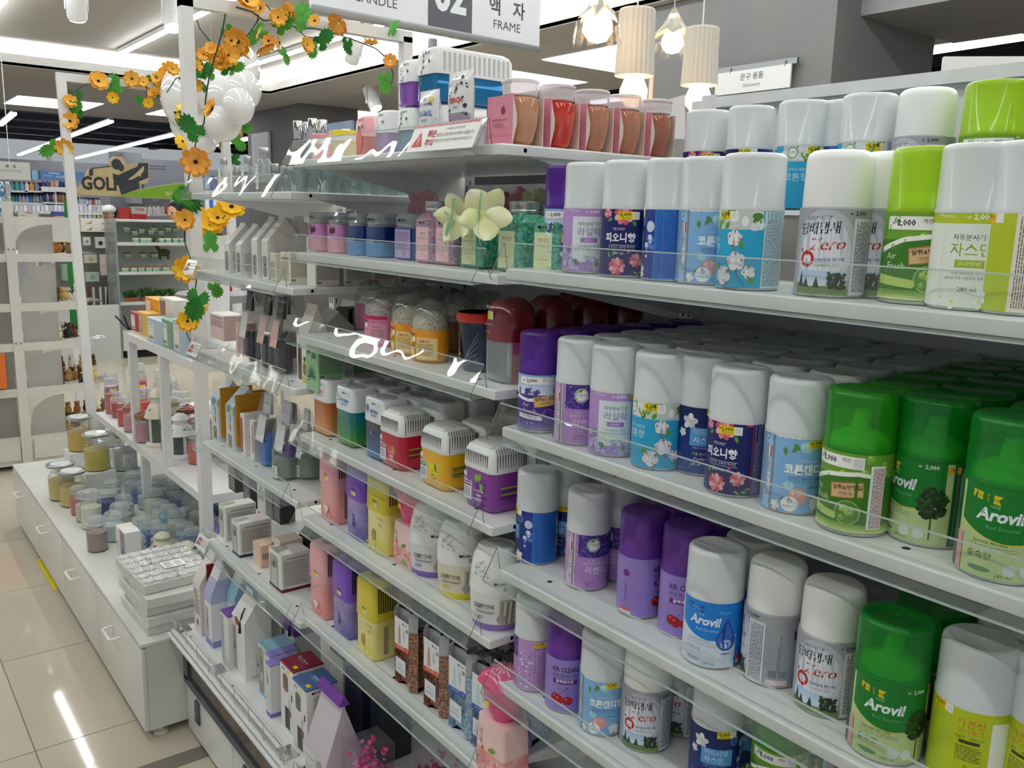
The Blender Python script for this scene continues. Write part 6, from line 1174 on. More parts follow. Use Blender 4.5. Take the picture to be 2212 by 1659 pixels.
for k, x in enumerate((-1.853, -1.822)): carton('slim_carton', f'slim white carton with violet foot and periwinkle top, {("left", "right")[k]} of two', 'box', x, .765-.012*k, zb, .028, .07, .14-.006*k, '#e0e0e2', window=(-10, 10, 6, 128), inner='#c5c6c8', bottle='#e6e6e8', top='#8a84cc', bot='#7a74b4')
for k, x in enumerate((-1.80, -1.765)):
    gable(f'cream cloth-like diffuser bag with blue yellow-stickered header, {("left", "right")[k]} of two', x, .9, zb, .034, .05, .15, .05, '#e3e1d6', topc='#5c68ae', prints=[('f', (lambda P: (P.rect(-6, 132, 6, 144, '#f0d51c'), P)[-1])(P_()))])
def winecarton(label, x, y, topc, inner, txt, h=.165):
    P = P_(); P.text('₩5,000', -16, h*1000-14, 6, '#3a3a3a', bold=.02); P.rect(4, h*1000-17, 16, h*1000-9, '#f0d51c'); P.rect(-12, 8, 14, 62, '#26262a'); P.rect(24, 88, 30, 104, '#1a1a1c'); [P.line((14, 62), (8+3*k, 88), .5, '#77747a') for k in range(5)]; P.poly([(8, 44), (22, 44), (22, 60), (8, 60)], '#8a4a68' if 'red' in label else '#4a5a88')
    t = carton('tall_carton', label, 'box', x, y, zb, .072, .075, h, '#e8e8e6', window=(-20, h*1000-66, 8, h*1000-24), inner=inner, prints=[('f', P), ('r', (lambda Q: (Q.text('₩5,000', -12, h*1000-12, 8, '#222', bold=.03), Q.rect(12, h*1000-17, 24, h*1000-8, '#f0d51c'), Q.rect(26, h*1000-17, 32, h*1000-8, '#ccc'), Q.lines(-20, h*1000-50, 26, h*1000-22, '#8a8a8a', 5), Q)[-1])(P_()))], top=topc)
    Q = P_(); Q.text(txt, 0, 4, 9, '#ece6ea', bold=.02, rot=-.0); Q.lines(-14, -6, 14, -2, '#d9c9cf', 3); Q.rect(14, -30, 28, -20, '#f0d51c'); Q.on_flat(face('t', .072, .075, h+.0006), t, 'top_print'); return t
winecarton('tall white carton with dark red lid lettered Black Cherry', -1.735, .765, '#8a1f3c', '#5a1424', 'Black Cherry')
winecarton('tall white carton with blue lid lettered Cotton', -1.645, .755, '#4c6a9e', '#3a4a60', 'Cotton')
carton('carton', 'navy carton with dark bottle behind the red-lidded carton', 'box', -1.64, .88, zb, .08, .07, .15, '#2c3050', top='#343a6a')
carton('carton', 'dark grey window carton behind the Cotton carton', 'box', -1.53, .88, zb, .06, .07, .15, '#30363a', window=(-20, 30, 10, 130), inner='#22303a')
gable('lilac grey potpourri pack with purple ridge and vase photo', -1.535, .745, zb, .10, .085, .06, .135, '#cfc8d4', topc=None, lean=.5, prints=[('f', (lambda P: (P.rect(-50, 0, -4, 58, '#e3e3e6'), P.text('LUCE WAX', -26, 40, 8, '#4a4a50', sx=.8), P.ell(20, 40, 14, 16, '#b9a89c', n=20), P)[-1])(P_()))])
mb = MB(); mb.loft([[(-.052, -.012, 0), (.052, -.012, 0), (.052, .012, 0), (-.052, .012, 0)], [(-.05, -.002, .02), (.05, -.002, .02), (.05, .002, .02), (-.05, .002, .02)]], mat('ridge_purple', '#7d3fa8', .5)); tag(mb.build('ridge_strip', None, (-1.535, .745, zb+.182)), 'purple folded ridge on the potpourri pack', 'strip')
def potpourri(label, x, y, w, d, h, col, seed, col2):
    t = thing('dried_flower_box', label, 'dried flowers', (x, y, zb)); mb = MB(); mb.rbox(w, d, [(0, 0), (h, 0)], film('clear_box_film', '#f2eef4', .7, .06, '#e8dfe8', .05, (20, .3, .003)), .002, 1); mb.build('clear_box', t)
    rd = random.Random(seed); mb = MB(); a, b = mat('bloom_'+col.lstrip('#'), col, .7), mat('bloom_'+col2.lstrip('#'), col2, .7)
    for i in range(110): mb.ball((rd.uniform(-.42, .42)*w, rd.uniform(-.42, .42)*d, rd.random()**1.2*h*.85+.008), rd.uniform(.003, .0065), a if rd.random() < .6 else b, 6, 4)
    mb.build('bloom', t)['kind'] = 'stuff'
potpourri('clear box of hot pink dried blooms on the base shelf', -1.42, .765, .075, .08, .13, '#e0228a', 3, '#f07ab4')
potpourri('clear box of pale pink and teal dried blooms at the photo bottom', -1.335, .75, .07, .07, .09, '#3f8f9a', 4, '#2f6f7c')
potpourri('clear box of deep red dried blooms behind the teal one', -1.30, .86, .08, .08, .13, '#a81440', 5, '#d03468')
carton('carton', 'cream and yellow carton between the boxes of dried blooms', 'box', -1.245, .80, zb, .02, .08, .1, '#dfdcb4'); potpourri('clear box of plum dried blooms right of the cream carton', -1.19, .8, .07, .08, .1, '#7a1f50', 6, '#b0386a')
def lattice_pot():
    x, y = at(1180, 1700, Z['M6'], .035); z = Z['M6']; t = thing('round_gel_pot', 'round purple lavender pot with white lattice lid at the bottom edge', 'air freshener', (XM1-.035, .78, z-.0))
    mb = MB(); mb.lathe([(.03, 0), (.04, .01), (.045, .03), (.043, .05), (.034, .062)], mat('lavender_flock', '#5a4a9c', .6, vary=(150, '#b9aee0', .45, .6)), 30); mb.build('body', t)
    mb = MB(); mb.lathe([(.034, .06), (.036, .063), (.033, .068), (.02, .071), (0, .072)], mat('egg_white', '#eceeed'), 30); mb.build('lid', t)
    P = P_()
    for i in range(-7, 8):
        for j in range(-6, 7):
            u, v = i*4+(j % 2)*2, j*4
            if u*u+v*v < 26*26: P.poly([(u-1.4, v-1), (u+1.4, v-1), (u, v+1.3)], '#8a8d92')
    P.on_flat(face('t', .06, .06, .072), t, 'lattice'); 
lattice_pot()
# warning tags on the guards
def warn(label, x, y, z, w, h, rx, striped=False):
    t = thing('warning_tag', label, 'tag', (x, y, z)); t.rotation_euler = (rx, 0, 0); mb = MB(); mb.box((0, 0, 0), (w, .0012, h), mat('tag_white', '#ecebea', .35, coat=.5)); mb.build('card', t); P = P_(); W, H_ = w*1000, h*1000
    if striped:
        k = -W/2
        while k < W/2-3: P.poly([(k, H_/2-4), (k+3, H_/2-4), (k+5, H_/2), (k+2, H_/2)], '#c4353b'); k += 6
    P.poly([(-W*.44, -H_*.32), (-W*.27, -H_*.32), (-W*.355, H_*.24)], '#c0343a'); P.text('!', -W*.355, -H_*.1, H_*.4, '#ffffff', bold=.02); P.text('훼손', -W*.17, H_*.12, H_*.3, '#b8343a', bold=.03); P.text('주의', -W*.17, -H_*.22, H_*.3, '#b8343a', bold=.03)
    P.text('고객님들께 알려드립니다', W*.16, H_*.26, H_*.11, '#4a4a4c'); P.text('상품 또는 포장 훼손 시 판매가 어렵습니다.', W*.18, H_*.05, H_*.155, '#3c3c3e', sx=.85); P.text('내용물 확인 시 조심하여 다뤄주시길 부탁드립니다.', W*.18, -H_*.16, H_*.135, '#4a4a4c', sx=.8); P.on_flat(Matrix.Translation((0, -.0007, 0)), t, 'lettering')
a = onY(960, 318, YF-.02); warn('white warning tag with red striped top edge on the top guard', a.x+.0, YF-.0235, Z['M1']+.012, .17, .042, -.42, True)
for k, px in ((2, 455), (3, 462), (5, 478)):
    zN = Z['N%d' % k]; warn(f'small white warning tag on the left bay guard, {dict([(2, "second"), (3, "third"), (5, "lowest")])[k]} level', XN0+.045, YF-.0235, zN+.010, .075, .036, -.42)
# ================================================================== drawer unit under the base shelf
def drawers():
    z1 = zb-.03
    for i, (x0, x1) in enumerate(((-2.40, -1.665), (-1.655, -.92))):
        t = thing('drawer_unit', f'white drawer unit with charcoal frame and clear pocket under the {("left", "middle")[i]} base shelf', 'drawer unit', ((x0+x1)/2, .70, 0)); W = x1-x0
        mb = MB(); mb.lo_hi((-W/2, .012, .012), (W/2, .4, z1-.002), mat('unit_white', '#dfe1e1', .35)); mb.build('carcass', t)
        mb = MB(); mb.lo_hi((-W/2+.01, -.004, z1-.035), (W/2-.01, .012, z1-.004), M_dark); mb.lo_hi((-W/2+.01, -.008, z1-.135), (W/2-.07, .010, z1-.112), M_dark)
        mb.lo_hi((-W/2+.01, -.008, z1-.12), (-W/2+.045, .012, z1-.03), M_dark); mb.lo_hi((W/2-.105, -.008, z1-.13), (W/2-.06, .012, z1-.03), M_dark); mb.build('frame', t)
        mb = MB(); mb.lo_hi((-W/2+.045, -.002, z1-.112), (W/2-.105, .001, z1-.035), film('pocket_clear', '#d5d2d0', .8, .25, '#8a7a78', .1, (20, .4, .003))); mb.build('clear_pocket', t)
        mb = MB(); rd = random.Random(i)
        for k in range(7): mb.box((-W/2+.09+k*.075, .008, z1-.075), (.05, .006, .06), C(rd.choice(['#8a5a5a', '#a98a7a', '#6a3f48', '#7a6a68', '#9a7f78'])))
        mb.build('pocket_contents', t)['kind'] = 'stuff'
        for j, (xa, xb_) in enumerate(((-W/2+.006, 0-.003), (.003, W/2-.006))):
            mb = MB(); mb.rbox(xb_-xa, .012, [(.016, .002), (.018, 0), (z1-.14, 0)], mat('unit_front', '#e2e3e2', .3), .003, 2, c=((xa+xb_)/2, .006, 0)); o = mb.build('drawer_front', t)
            mb = MB(); mb.rbox(.03, .01, [(-.035, .003), (-.03, 0), (.03, 0), (.035, .003)], M_dark, .008, 3, c=(xa+.10, -.003, z1-.19)); mb.build('handle', o)
drawers()
# ================================================================== candle counter
def counter():
    X0, X1, Y0, Y1, H_ = -4.56, -2.41, .585, 1.75, .30; t = thing('candle_counter', 'long white candle counter with drawers along the aisle', 'display counter', ((X0+X1)/2, Y0, 0)); cx = (X0+X1)/2
    wm = mat('counter_white', '#dcdcd6', .35, vary=(6, '#d6d6d0')); L = X1-X0
    mb = MB(); mb.lo_hi((-L/2+.003, .014, .028), (L/2-.003, Y1-Y0, H_-.012), wm); mb.build('carcass', t); mb = MB(); mb.rbox(L, Y1-Y0, [(H_-.012, .001), (H_-.011, 0), (H_-.002, 0), (H_, .002)], wm, .004, 2, c=(0, (Y1-Y0)/2, 0)); mb.build('top_board', t)
    n = 4
    for k in range(n):
        xa = -L/2+L*k/n; xb_ = xa+L/n; mb = MB(); mb.rbox(L/n-.004, .014, [(.03, .001), (.031, 0), (H_-.02, 0), (H_-.018, .001)], wm, .003, 2, c=((xa+xb_)/2, .007, 0)); o = mb.build('drawer', t)
        mb = MB(); hx = (xa+xb_)/2-.0; hz = H_-.07; pts = [(hx-.045, .0, hz), (hx-.045, -.028, hz-.002), (hx-.04, -.032, hz-.003), (hx+.04, -.032, hz-.003), (hx+.045, -.028, hz-.002), (hx+.045, 0, hz)]; mb.tube(pts, .0042, mat('handle_white', '#ecece6', .3), 8); mb.build('handle', o)
        for s in (-1, 1): mb = MB(); mb.lathe([(.02, 0), (.02, .006), (.008, .009), (.008, .028)], wm, 16, c=((xa+xb_)/2+s*(L/n/2-.03), .05, 0)); mb.build('foot', t)
counter()
ZT2, ZT3, YT = .565, 1.01, .905
PX0, PX1, P30 = -4.30, -2.79, -3.67
M_frame = mat('frame_white_steel', '#dfe0e0', .4)
def tiers():
    t = thing('tier_rack', 'white two-tier steel rack standing on the candle counter', 'display rack', ((PX0+PX1)/2, YT, .30)); cx = (PX0+PX1)/2
    for k, (xa, xb_, z, y1) in enumerate(((PX0, PX1-.022, ZT2, .55), (P30, PX1-.022, ZT3, .5))):
        mb = MB(); mb.lo_hi((xa-cx, 0, z-.33), (xb_-cx, y1, z-.3005), M_frame); mb.lo_hi((xa-cx+.02, .02, z-.3030), (xb_-cx-.02, y1-.02, z-.3000), mat('rack_board_white', '#e3e3e0', .3, vary=(8, '#dddddb'))); mb.build('tier_board', t)
        for x in (xa+.015, (xa+xb_)/2, ):
            for y in (.015, y1-.02):
                zl = 0 if k == 0 else ZT2-.30; mb = MB(); mb.lo_hi((x-cx-.015, y-.015, zl), (x-cx+.015, y+.015, z-.33), M_frame); mb.build('leg', t)
tiers()
def portal():
    a = onY(398, 2, YT); z = a.z; x = PX1; t = thing('portal_frame', 'white square-tube arch at the near end of the candle counter', 'frame', (x, YT, 0)); far = onX(876, 84, x).y-YT
    mb = MB(); mb.box((0, 0, .301+(z-.283)/2), (.036, .036, z-.283), M_frame); mb.build('near_post', t); mb = MB(); mb.box((0, far, .301+(z-.301)/2), (.036, .036, z-.301), M_frame); mb.build('far_post', t); mb = MB(); mb.box((0, far/2, z), (.036, far+.036, .036), M_frame); mb.build('top_bar', t)
    a = onY(131, 166, YT); b = onY(203, 935, YT); z = a.z; q = thing('portal_frame', 'white square-tube arch at the far end of the candle counter', 'frame', (b.x, YT, 0)); dx = a.x-b.x; fy = onX(482, 300, a.x).y-YT
    for n_, yy in (('near_post', 0), ('far_post', fy)):
        mb = MB(); s = .019; z0 = .30; mb.loft([[(-s, yy-s, z0), (s, yy-s, z0), (s, yy+s, z0), (-s, yy+s, z0)], [(dx-s, yy-s, z), (dx+s, yy-s, z), (dx+s, yy+s, z), (dx-s, yy+s, z)]], M_frame); mb.build(n_, q)
    mb = MB(); mb.box((dx, fy/2, z), (.036, fy+.036, .036), M_frame); mb.build('top_bar', q); return a.x, z, x
XP, ZP, XQ = portal()
# ---------------------------------------------------------------- candles
M_wrapj = film('wrapped_glass_lid', '#f2f5f6', 1., .2, '#e9eef2', .04, (120, 1., .012), 1.6); M_jar = film('candle_glass', '#f4f6f6', .9, .06, '#e9eeee', .03, (40, .4, .004))
def jar_candle(label, x, y, z, r, h, wax, lid='glass', group=None, lab=None):
    t = thing('jar_candle', label, 'candle', (x, y, z), atan2(-x, y), group)
    mb = MB(); mb.lathe([(r*.92, 0), (r, .004), (r, h*.62), (r*.93, h*.68), (r*.78, h*.72), (r*.78, h*.76), (r*.82, h*.77)], M_jar, 22); mb.build('jar', t)
    mb = MB(); mb.lathe([(r*.9, .004), (r*.95, .006), (r*.95, h*.56), (0, h*.565)], mat('wax_'+wax.lstrip('#'), wax, .45, coat=.4, vary=(40, wax)), 20); mb.build('wax', t)
    mb = MB()
    if lid == 'glass': mb.lathe([(r*.8, h*.76), (r*.92, h*.78), (r*.93, h*.81), (r*.8, h*.83), (r*.86, h*.88), (r*.88, h*.93), (r*.75, h*.98), (r*.4, h), (0, h*1.0)], M_wrapj, 20, wob=lambda a, zz: .03*sin(7*a+zz*300)); mb.build('glass_lid', t)
    elif lid == 'copper': mb.lathe([(r*.98, h*.74), (r*1.02, h*.76), (r*1.02, h*.86), (r*.98, h*.875), (r*.7, h*.88), (r*.66, h*.91), (r*.4, h*.92), (r*.36, h*.95), (r*.15, h*.96), (r*.14, h*.99), (0, h)], mat('copper_lid', '#b87f6c', .3, .7, vary=(30, '#a56c5a')), 24); mb.build('copper_lid', t)
    elif lid == 'tin': mb.lathe([(r*1.02, h*.9), (r*1.08, h*.93), (r*1.08, h*.97), (r*1.0, h*.985), (0, h*.985)], mat('tin_lid_grey', '#a9adad', .3, .8), 26); mb.lathe([(r*.8, h*.986), (r*.78, h*.992), (0, h*.993)], mat('lid_paper', '#eceef0', .2, coat=.6), 20); mb.build('tin_lid', t)
    if lab: P = P_(); P.rect(-r*520, h*130, r*520, h*480, lab[0]); P.rect(-r*300, h*410, r*300, h*470, lab[1]); P.flower(-r*100, h*300, r*260, lab[2], '#f0d9a0', 5); P.lines(-r*400, h*150, r*400, h*220, '#8a8a8a', 3.4); P.on_cyl(r+.0003, 0, t, 'label_print', rz=.3)
    return t
def J(px, py, z, r): return at(px, py, z, r)
# on the lower counter
zc = .30
tin = mat
for k, (px, py, r, h, c) in enumerate(((136, 1098, .05, .155, '#dcc26a'), (160, 1112, .05, .15, '#d9bd5c'))):
    x, y = J(px, py-14, zc, r); jar_candle(f'yellow tin-lidded glass candle on the counter, front pair, {("left", "right")[k]}', x, y, zc, r, h, c, 'tin')
for k, (px, py, r, h, c, l) in enumerate(((178, 1045, .052, .165, '#ddb23c', 'deep yellow tin-lidded candle raised at the back left'), (212, 1052, .052, .165, '#e2cc52', 'yellow tin-lidded candle raised at the back, nearest the post'), (250, 1010, .045, .15, '#d5d8d0', 'white tin-lidded candle behind the counter post, left'), (272, 1030, .052, .17, '#cfd6d6', 'pale grey tin-lidded candle with paper label by the post'))):
    y = (.84, .83, 1.02, .96)[k]; p = onY(px, py-20, y); x, z = p.x, .30+(.09 if k < 2 else .06)
    jar_candle(l, x, y, .30+(.085 if k < 2 else .05), r, h, c, 'tin', lab=('#dfe0ea', '#cfd0dc', '#b9b9c8') if k == 3 else None)
    mb = MB(); mb.box((0, 0, (.085 if k < 2 else .05)/2), (.13, .12, (.085 if k < 2 else .05)), M_frame); tag(mb.build('candle_block', None, (x, y, .30)), f'white riser block under {("the deep yellow candle", "the yellow candle", "the white candle", "the pale grey candle")[k]}', 'riser')
low = [(172, 1115, .032, .115, '#c9606a', 'glass', '#e8b4bc', 'pink-labelled'), (185, 1130, .033, .12, '#d8cbb4', 'glass', '#4a2a2c', 'cherry-labelled'), (200, 1146, .038, .15, '#e9e6d4', 'glass', None, 'tall ivory wax'), (212, 1195, .035, .125, '#a68d86', 'glass', None, 'dusty brown wax'),
       (236, 1115, .043, .095, '#2f4a9c', 'glass', None, 'royal blue wax'), (262, 1148, .04, .10, '#d9dfe2', 'glass', None, 'pale wax')]
for px, py, r, h, c, l, lb_, nm_ in low:
    x, y = J(px, py, zc, r); jar_candle(f'{nm_} jar candle with wrapped glass lid on the lower counter', x, y, zc, r, h, c, l, lab=(lb_, '#f0d51c', '#e8b0b8') if lb_ else None)
rd = random.Random(12); kk = 0; used = []
wx = ['#dfe5e0', '#cfdde2', '#b9cfdc', '#9cc4d8', '#e3e3d6', '#4f74b4', '#d5dcd8']
for j in range(5):
    for i in range(9):
        x = -3.78+i*.098+(j % 2)*.045; y = .73+j*.098
        if x > -2.86: continue
        p = Vector((x, y)); 
        if any((Vector((o.location.x, o.location.y))-p).length < .078 for o in bpy.data.objects if o.type == 'EMPTY' and o.name.startswith(('jar_candle',)) and o.location.z < .45): continue
        jar_candle('small pale jar candle with wrapped glass lid in the crowd on the lower counter', x, y, zc, .036, .085+.012*((i+j) % 3), wx[(i*3+j) % 7], 'glass', group='pale glass-lidded candles on the lower counter'); kk += 1
# upper tier (red and pink)
red = [(243, 895, .030, .165, '#c9646a', 'glass', ('#eccfd2', '#f0d51c', '#c84a6a'), 'dusty rose tall'), (256, 904, .028, .12, '#c03038', 'glass', None, 'small dark red'), (269, 922, .027, .13, '#e23a2c', 'glass', None, 'bright red front'), (284, 935, .03, .125, '#d99aa4', 'copper', None, 'pink'), (313, 958, .036, .135, '#d58e9c', 'copper', None, 'larger pink'),
       (243, 872, .033, .155, '#c9606a', 'glass', ('#eccfd2', '#f0d51c', '#c84a6a'), 'rear rose')]
for k, (px, py, r, h, c, l, lb_, nm_) in enumerate(red):
    x, y = J(px, py, ZT2, r); jar_candle(f'{nm_} jar candle with {"copper" if l == "copper" else "wrapped glass"} lid on the middle tier', x, y, ZT2, r, h, c, l, lab=lb_)
for k, (px, py, Y, r, h, c, l, lb_, nm_) in enumerate(((302, 860, 1.13, .036, .2, '#d0565e', 'glass', ('#eccfd2', '#f0d51c', '#c84a6a'), 'tall rose labelled'), (316, 868, 1.06, .03, .15, '#ee3a2a', 'glass', None, 'bright red rear'), (352, 850, 1.18, .04, .2, '#e0a4ac', 'glass', None, 'tall pale pink'), (336, 868, 1.1, .03, .14, '#e8483c', 'glass', None, 'coral red'), (352, 880, 1.05, .042, .13, '#dfa4ac', 'copper', None, 'wide pink rear'), (372, 890, 1.0, .048, .15, '#d9a0b0', 'copper', None, 'widest pink'), (404, 868, 1.12, .045, .14, '#e2b4bc', 'copper', None, 'pink farthest right'), (370, 842, 1.22, .035, .15, '#dfe2ee', 'glass', None, 'white by the post'), (392, 850, 1.18, .036, .14, '#c9c2e0', 'glass', None, 'pale violet'))):
    p = onY(px, py, Y); jar_candle(f'{nm_} jar candle with {"copper" if l == "copper" else "wrapped glass"} lid, rear of the middle tier', p.x, Y, ZT2, r, h, c, l, lab=lb_)
for j in range(3):
    for i in range(5):
        x = -3.62+i*.1+(j % 2)*.04; y = 1.02+j*.1; p = Vector((x, y))
        if any((Vector((o.location.x, o.location.y))-p).length < .085 for o in bpy.data.objects if o.type == 'EMPTY' and o.name.startswith('jar_candle') and o.location.z > .5): continue
        jar_candle('pink jar candle with wrapped glass lid packed behind the front ones, middle tier', x, y, ZT2, .033, .125, ('#e6b4ba', '#e05a50', '#d88a94')[(i+j) % 3], 'glass', group='pink glass-lidded candles in the middle tier rear')
def lantern(label, x, y, z, r, h, col, group=None):
    t = thing('candle_lantern', label, 'lantern', (x, y, z), atan2(-x, y)+.3, group); m_ = mat('lantern_'+col.lstrip('#'), col, .35, coat=.4)
    mb = MB(); mb.lathe([(r, 0), (r*1.02, .004), (r*1.0, .012), (r*.92, .018), (r*.9, .02), (0, .02)], m_, 24); mb.build('base', t)
    for k in range(6): a = pi/3*k; mb = MB(); Mz = Matrix.Rotation(a, 4, 'Z'); mb.box((0, -r*.88, .02+h*.2), (r*.26, .003, h*.4), m_, Mz); mb.build('frame_bar', t)
    for k in range(6): a = pi/3*(k+.5); mb = MB(); Mz = Matrix.Rotation(a, 4, 'Z'); mb.box((0, -r*.84, .02+h*.2), (r*.72, .0012, h*.38), film('lantern_glass', '#c9d2ce', .8, .2, '#9aa5a0', .08, None), Mz); mb.build('glass_pane', t)
    mb = MB(); zz = .02+h*.4; mb.lathe([(r*1.0, zz), (r*1.08, zz+.004), (r*1.0, zz+h*.04), (r*.92, zz+h*.1), (r*.7, zz+h*.2), (r*.5, zz+h*.25), (r*.5, zz+h*.32), (r*.62, zz+h*.34), (r*.66, zz+h*.36), (r*.55, zz+h*.42), (r*.3, zz+h*.48), (0, zz+h*.5)], m_, 24); mb.build('roof', t)
    P = MB()
    for k in range(6):
        a = pi/3*k
        for rr, z_, s in ((r*.83, zz+h*.15, .0065),):
            pts = [(s*(1 if q % 2 == 0 else .42)*cos(pi/2+q*pi/5), s*(1 if q % 2 == 0 else .42)*sin(pi/2+q*pi/5)) for q in range(10)]
            tl_ = .75; vs = [(u, -rr-.002+v*-.0-v*sin(tl_)*-.6, z_+v*cos(tl_)+.002) for u, v in pts]; P.add(vs+[(0, -rr-.002, z_+.002)], [(q, (q+1) % 10, 10) for q in range(10)], C('#1c1d22'), Matrix.Rotation(a, 4, 'Z'))
    P.build('star_cutout', t)['kind'] = 'stuff'; return t
x, y = J(345, 968, ZT2, .048); lantern('larger cream metal candle lantern with star cutouts on the middle tier', x, y, ZT2, .05, .24, '#d9d5c4')
x, y = J(393, 994, ZT2, .05); lantern('smaller white metal candle lantern with star cutouts, nearest on the middle tier', x, y, ZT2, .052, .17, '#e6e8ea')
p = onY(372, 925, 1.06); lantern('cream lantern half hidden behind the white one', p.x, 1.07, ZT2, .045, .17, '#cfccb8')
for k, (px, py) in enumerate(((303, 1125), (365, 1108))): x, y = (-2.93, .80) if k == 0 else (-2.80, .84); lantern(f'cream lantern roof showing over the violet tray, {("left", "right")[k]}', x, y, zc, .042, .12, '#cfccb8')
x, y = (-2.70, .93); lantern('white lantern on the lower counter behind the near post', x, y, zc, .045, .16, '#e2e6ea')
# pillar candles on the third tier
def pillar(label, px0, px1, py, ptop, Y, col, lab='#e6e2da', z=None, raise_=0):
    a, b = onY(px0, py, Y), onY(px1, py, Y); w = b.x-a.x; h = onY((px0+px1)/2, ptop, Y).z-(ZT3+raise_); t = thing('block_candle', label, 'candle', ((a.x+b.x)/2, Y+.03, ZT3+raise_))
    mb = MB(); mb.rbox(w, .06, [(0, .001), (.002, 0), (h-.002, 0), (h, .002)], mat('wax_block_'+col.lstrip('#'), col, .4, vary=(60, col), sss=.15), .004, 2); mb.build('wax', t); mb = MB(); mb.tube([(0, 0, h), (0, 0, h+.006)], .001, '#e8e6dc', 5); mb.build('wick', t)
    P = P_(); W = w*1000; H_ = h*1000; P.rect(-W*.42, H_*.1, -W*.02, H_*.85, lab); P.rect(-W*.36, H_*.14, -W*.08, H_*.26, '#8a8a86'); P.rect(-W*.36, H_*.7, -W*.08, H_*.8, '#cfc7bc'); P.on_flat(face('f', w, .06), t, 'label_print')
pillar('crimson block candle at the far left of the third tier', 283, 303, 712, 676, .95, '#b4283c'); pillar('yellow-edged photo-label block candle on the third tier', 300, 318, 714, 676, .94, '#e3b84c', '#c9a490')
pillar('pale blue block candle with paper label, left of the green one', 318, 350, 727, 690, .92, '#b9c9d6'); pillar('sage green block candle with leaf label on the third tier', 350, 374, 728, 692, .925, '#7fa88a'); pillar('pale blue block candle right of the green one', 374, 402, 735, 694, .92, '#b4c4d4')
rz_ = onY(340, 682, .95).z-ZT3
mb = MB(); mb.box((0, 0, 0), (.18, .08, .01), mat('wax_pink_row', '#e8cfc4', .5)); tag(mb.build('candle_row', None, (onY(345, 686, 1.02).x, 1.03, ZT3+.04)), 'flat pinkish boxed candle row behind the blue blocks', 'box')
for l, a, b, c, lb_ in (('orange yellow block candle on top of the third tier stack', 314, 344, '#f0a820', '#efe0b4'), ('cream white block candle on top of the third tier stack', 344, 377, '#e9dfd2', '#8a6a5c')):
    Y = 1.0; A, B = onY(a, 680, Y), onY(b, 680, Y); w = B.x-A.x; zz0 = onY(a, 681, Y).z; h = onY(a, 641, Y).z-zz0; t = thing('block_candle', l, 'candle', ((A.x+B.x)/2, Y+.03, zz0)); mb = MB(); mb.rbox(w-.002, .06, [(0, .001), (.002, 0), (h, .001)], mat('wax_block_'+c.lstrip('#'), c, .4), .004, 2); mb.build('wax', t); P = P_(); P.rect(-w*420, h*120, -w*80, h*850, lb_); P.on_flat(face('f', w, .06), t, 'label_print')
    mb = MB(); mb.box((0, 0, (zz0-ZT3)/2), (w, .06, zz0-ZT3-.001), C('#e3cdc2')); tag(mb.build('boxed_candle', None, ((A.x+B.x)/2, Y+.03, ZT3)), f'pinkish boxed candle under the {"orange" if c == "#f0a820" else "cream"} block', 'box')
p = onY(407, 760, .91); mb = MB(); mb.lathe([(.022, 0), (.022, .12), (0, .12)], mat('wax_pillar_pink', '#dfa0a4', .5, vary=(40, '#e8bcbc')), 20); tag(mb.build('pillar_candle', None, (p.x, .95, ZT3)), 'pink pillar candle beside the near post', 'candle')
p = onY(400, 735, .93); mb = MB(); mb.lathe([(.05, 0), (.05, .003), (0, .0035)], C('#9a9ca0'), 24); tag(mb.build('flat_stand', None, (p.x-.02, .99, ZT3-.0005)), 'flat grey round base beside the pink pillar candle', 'stand base')
# round grey stand behind the post, with red items, mushroom box
def stand():
    p = onY(418, 632, 1.17); t = thing('round_stand', 'grey round display stand behind the near post', 'display stand', (p.x+.06, 1.24, 0)); g = mat('stand_grey', '#8a8d92', .4); z = p.z
    mb = MB(); mb.lathe([(.15, z-.03), (.155, z-.025), (.155, z), (.15, z+.003), (0, z+.003)], g, 40); mb.build('disc', t); mb = MB(); mb.box((.02, .02, (z+ZT3-.01)/2), (.04, .04, z-ZT3-.02), g); mb.build('column', t); return t.location.x, z
sx_, sz = stand()
mb = MB(); mb.lathe([(.022, 0), (.022, .10), (0, .1)], mat('wax_dark_red', '#8c1f2a', .4, coat=.3), 20); o = mb.build('pillar_candle', None, (sx_-.08, 1.19, sz+.003)); tag(o, 'dark red pillar candle with white label on the round stand', 'candle'); 
t = thing('mushroom_dish', 'red dish with white dots on the round grey stand', 'dish', (sx_+.06, 1.22, sz+.003)); mb = MB(); mb.lathe([(.05, 0), (.055, .012)], C('#e8e4e0'), 24); mb.build('base', t); mb = MB(); mb.lathe([(.064, .012), (.062, .03), (.045, .05), (.02, .06), (0, .061)], mat('gloss_red', '#c81828', .15, coat=1.), 26); mb.build('cap', t)
mb = MB(); [mb.ball((.05*sin(a)*.8, -.05*cos(a)*.9, .03+.012*(k % 2)), .009, C('#f0ece8'), 8, 5, sc=(1, .4, 1)) for k, a in enumerate((-1.2, -.6, 0, .6, 1.2))]; mb.build('dots', t)['kind'] = 'stuff'
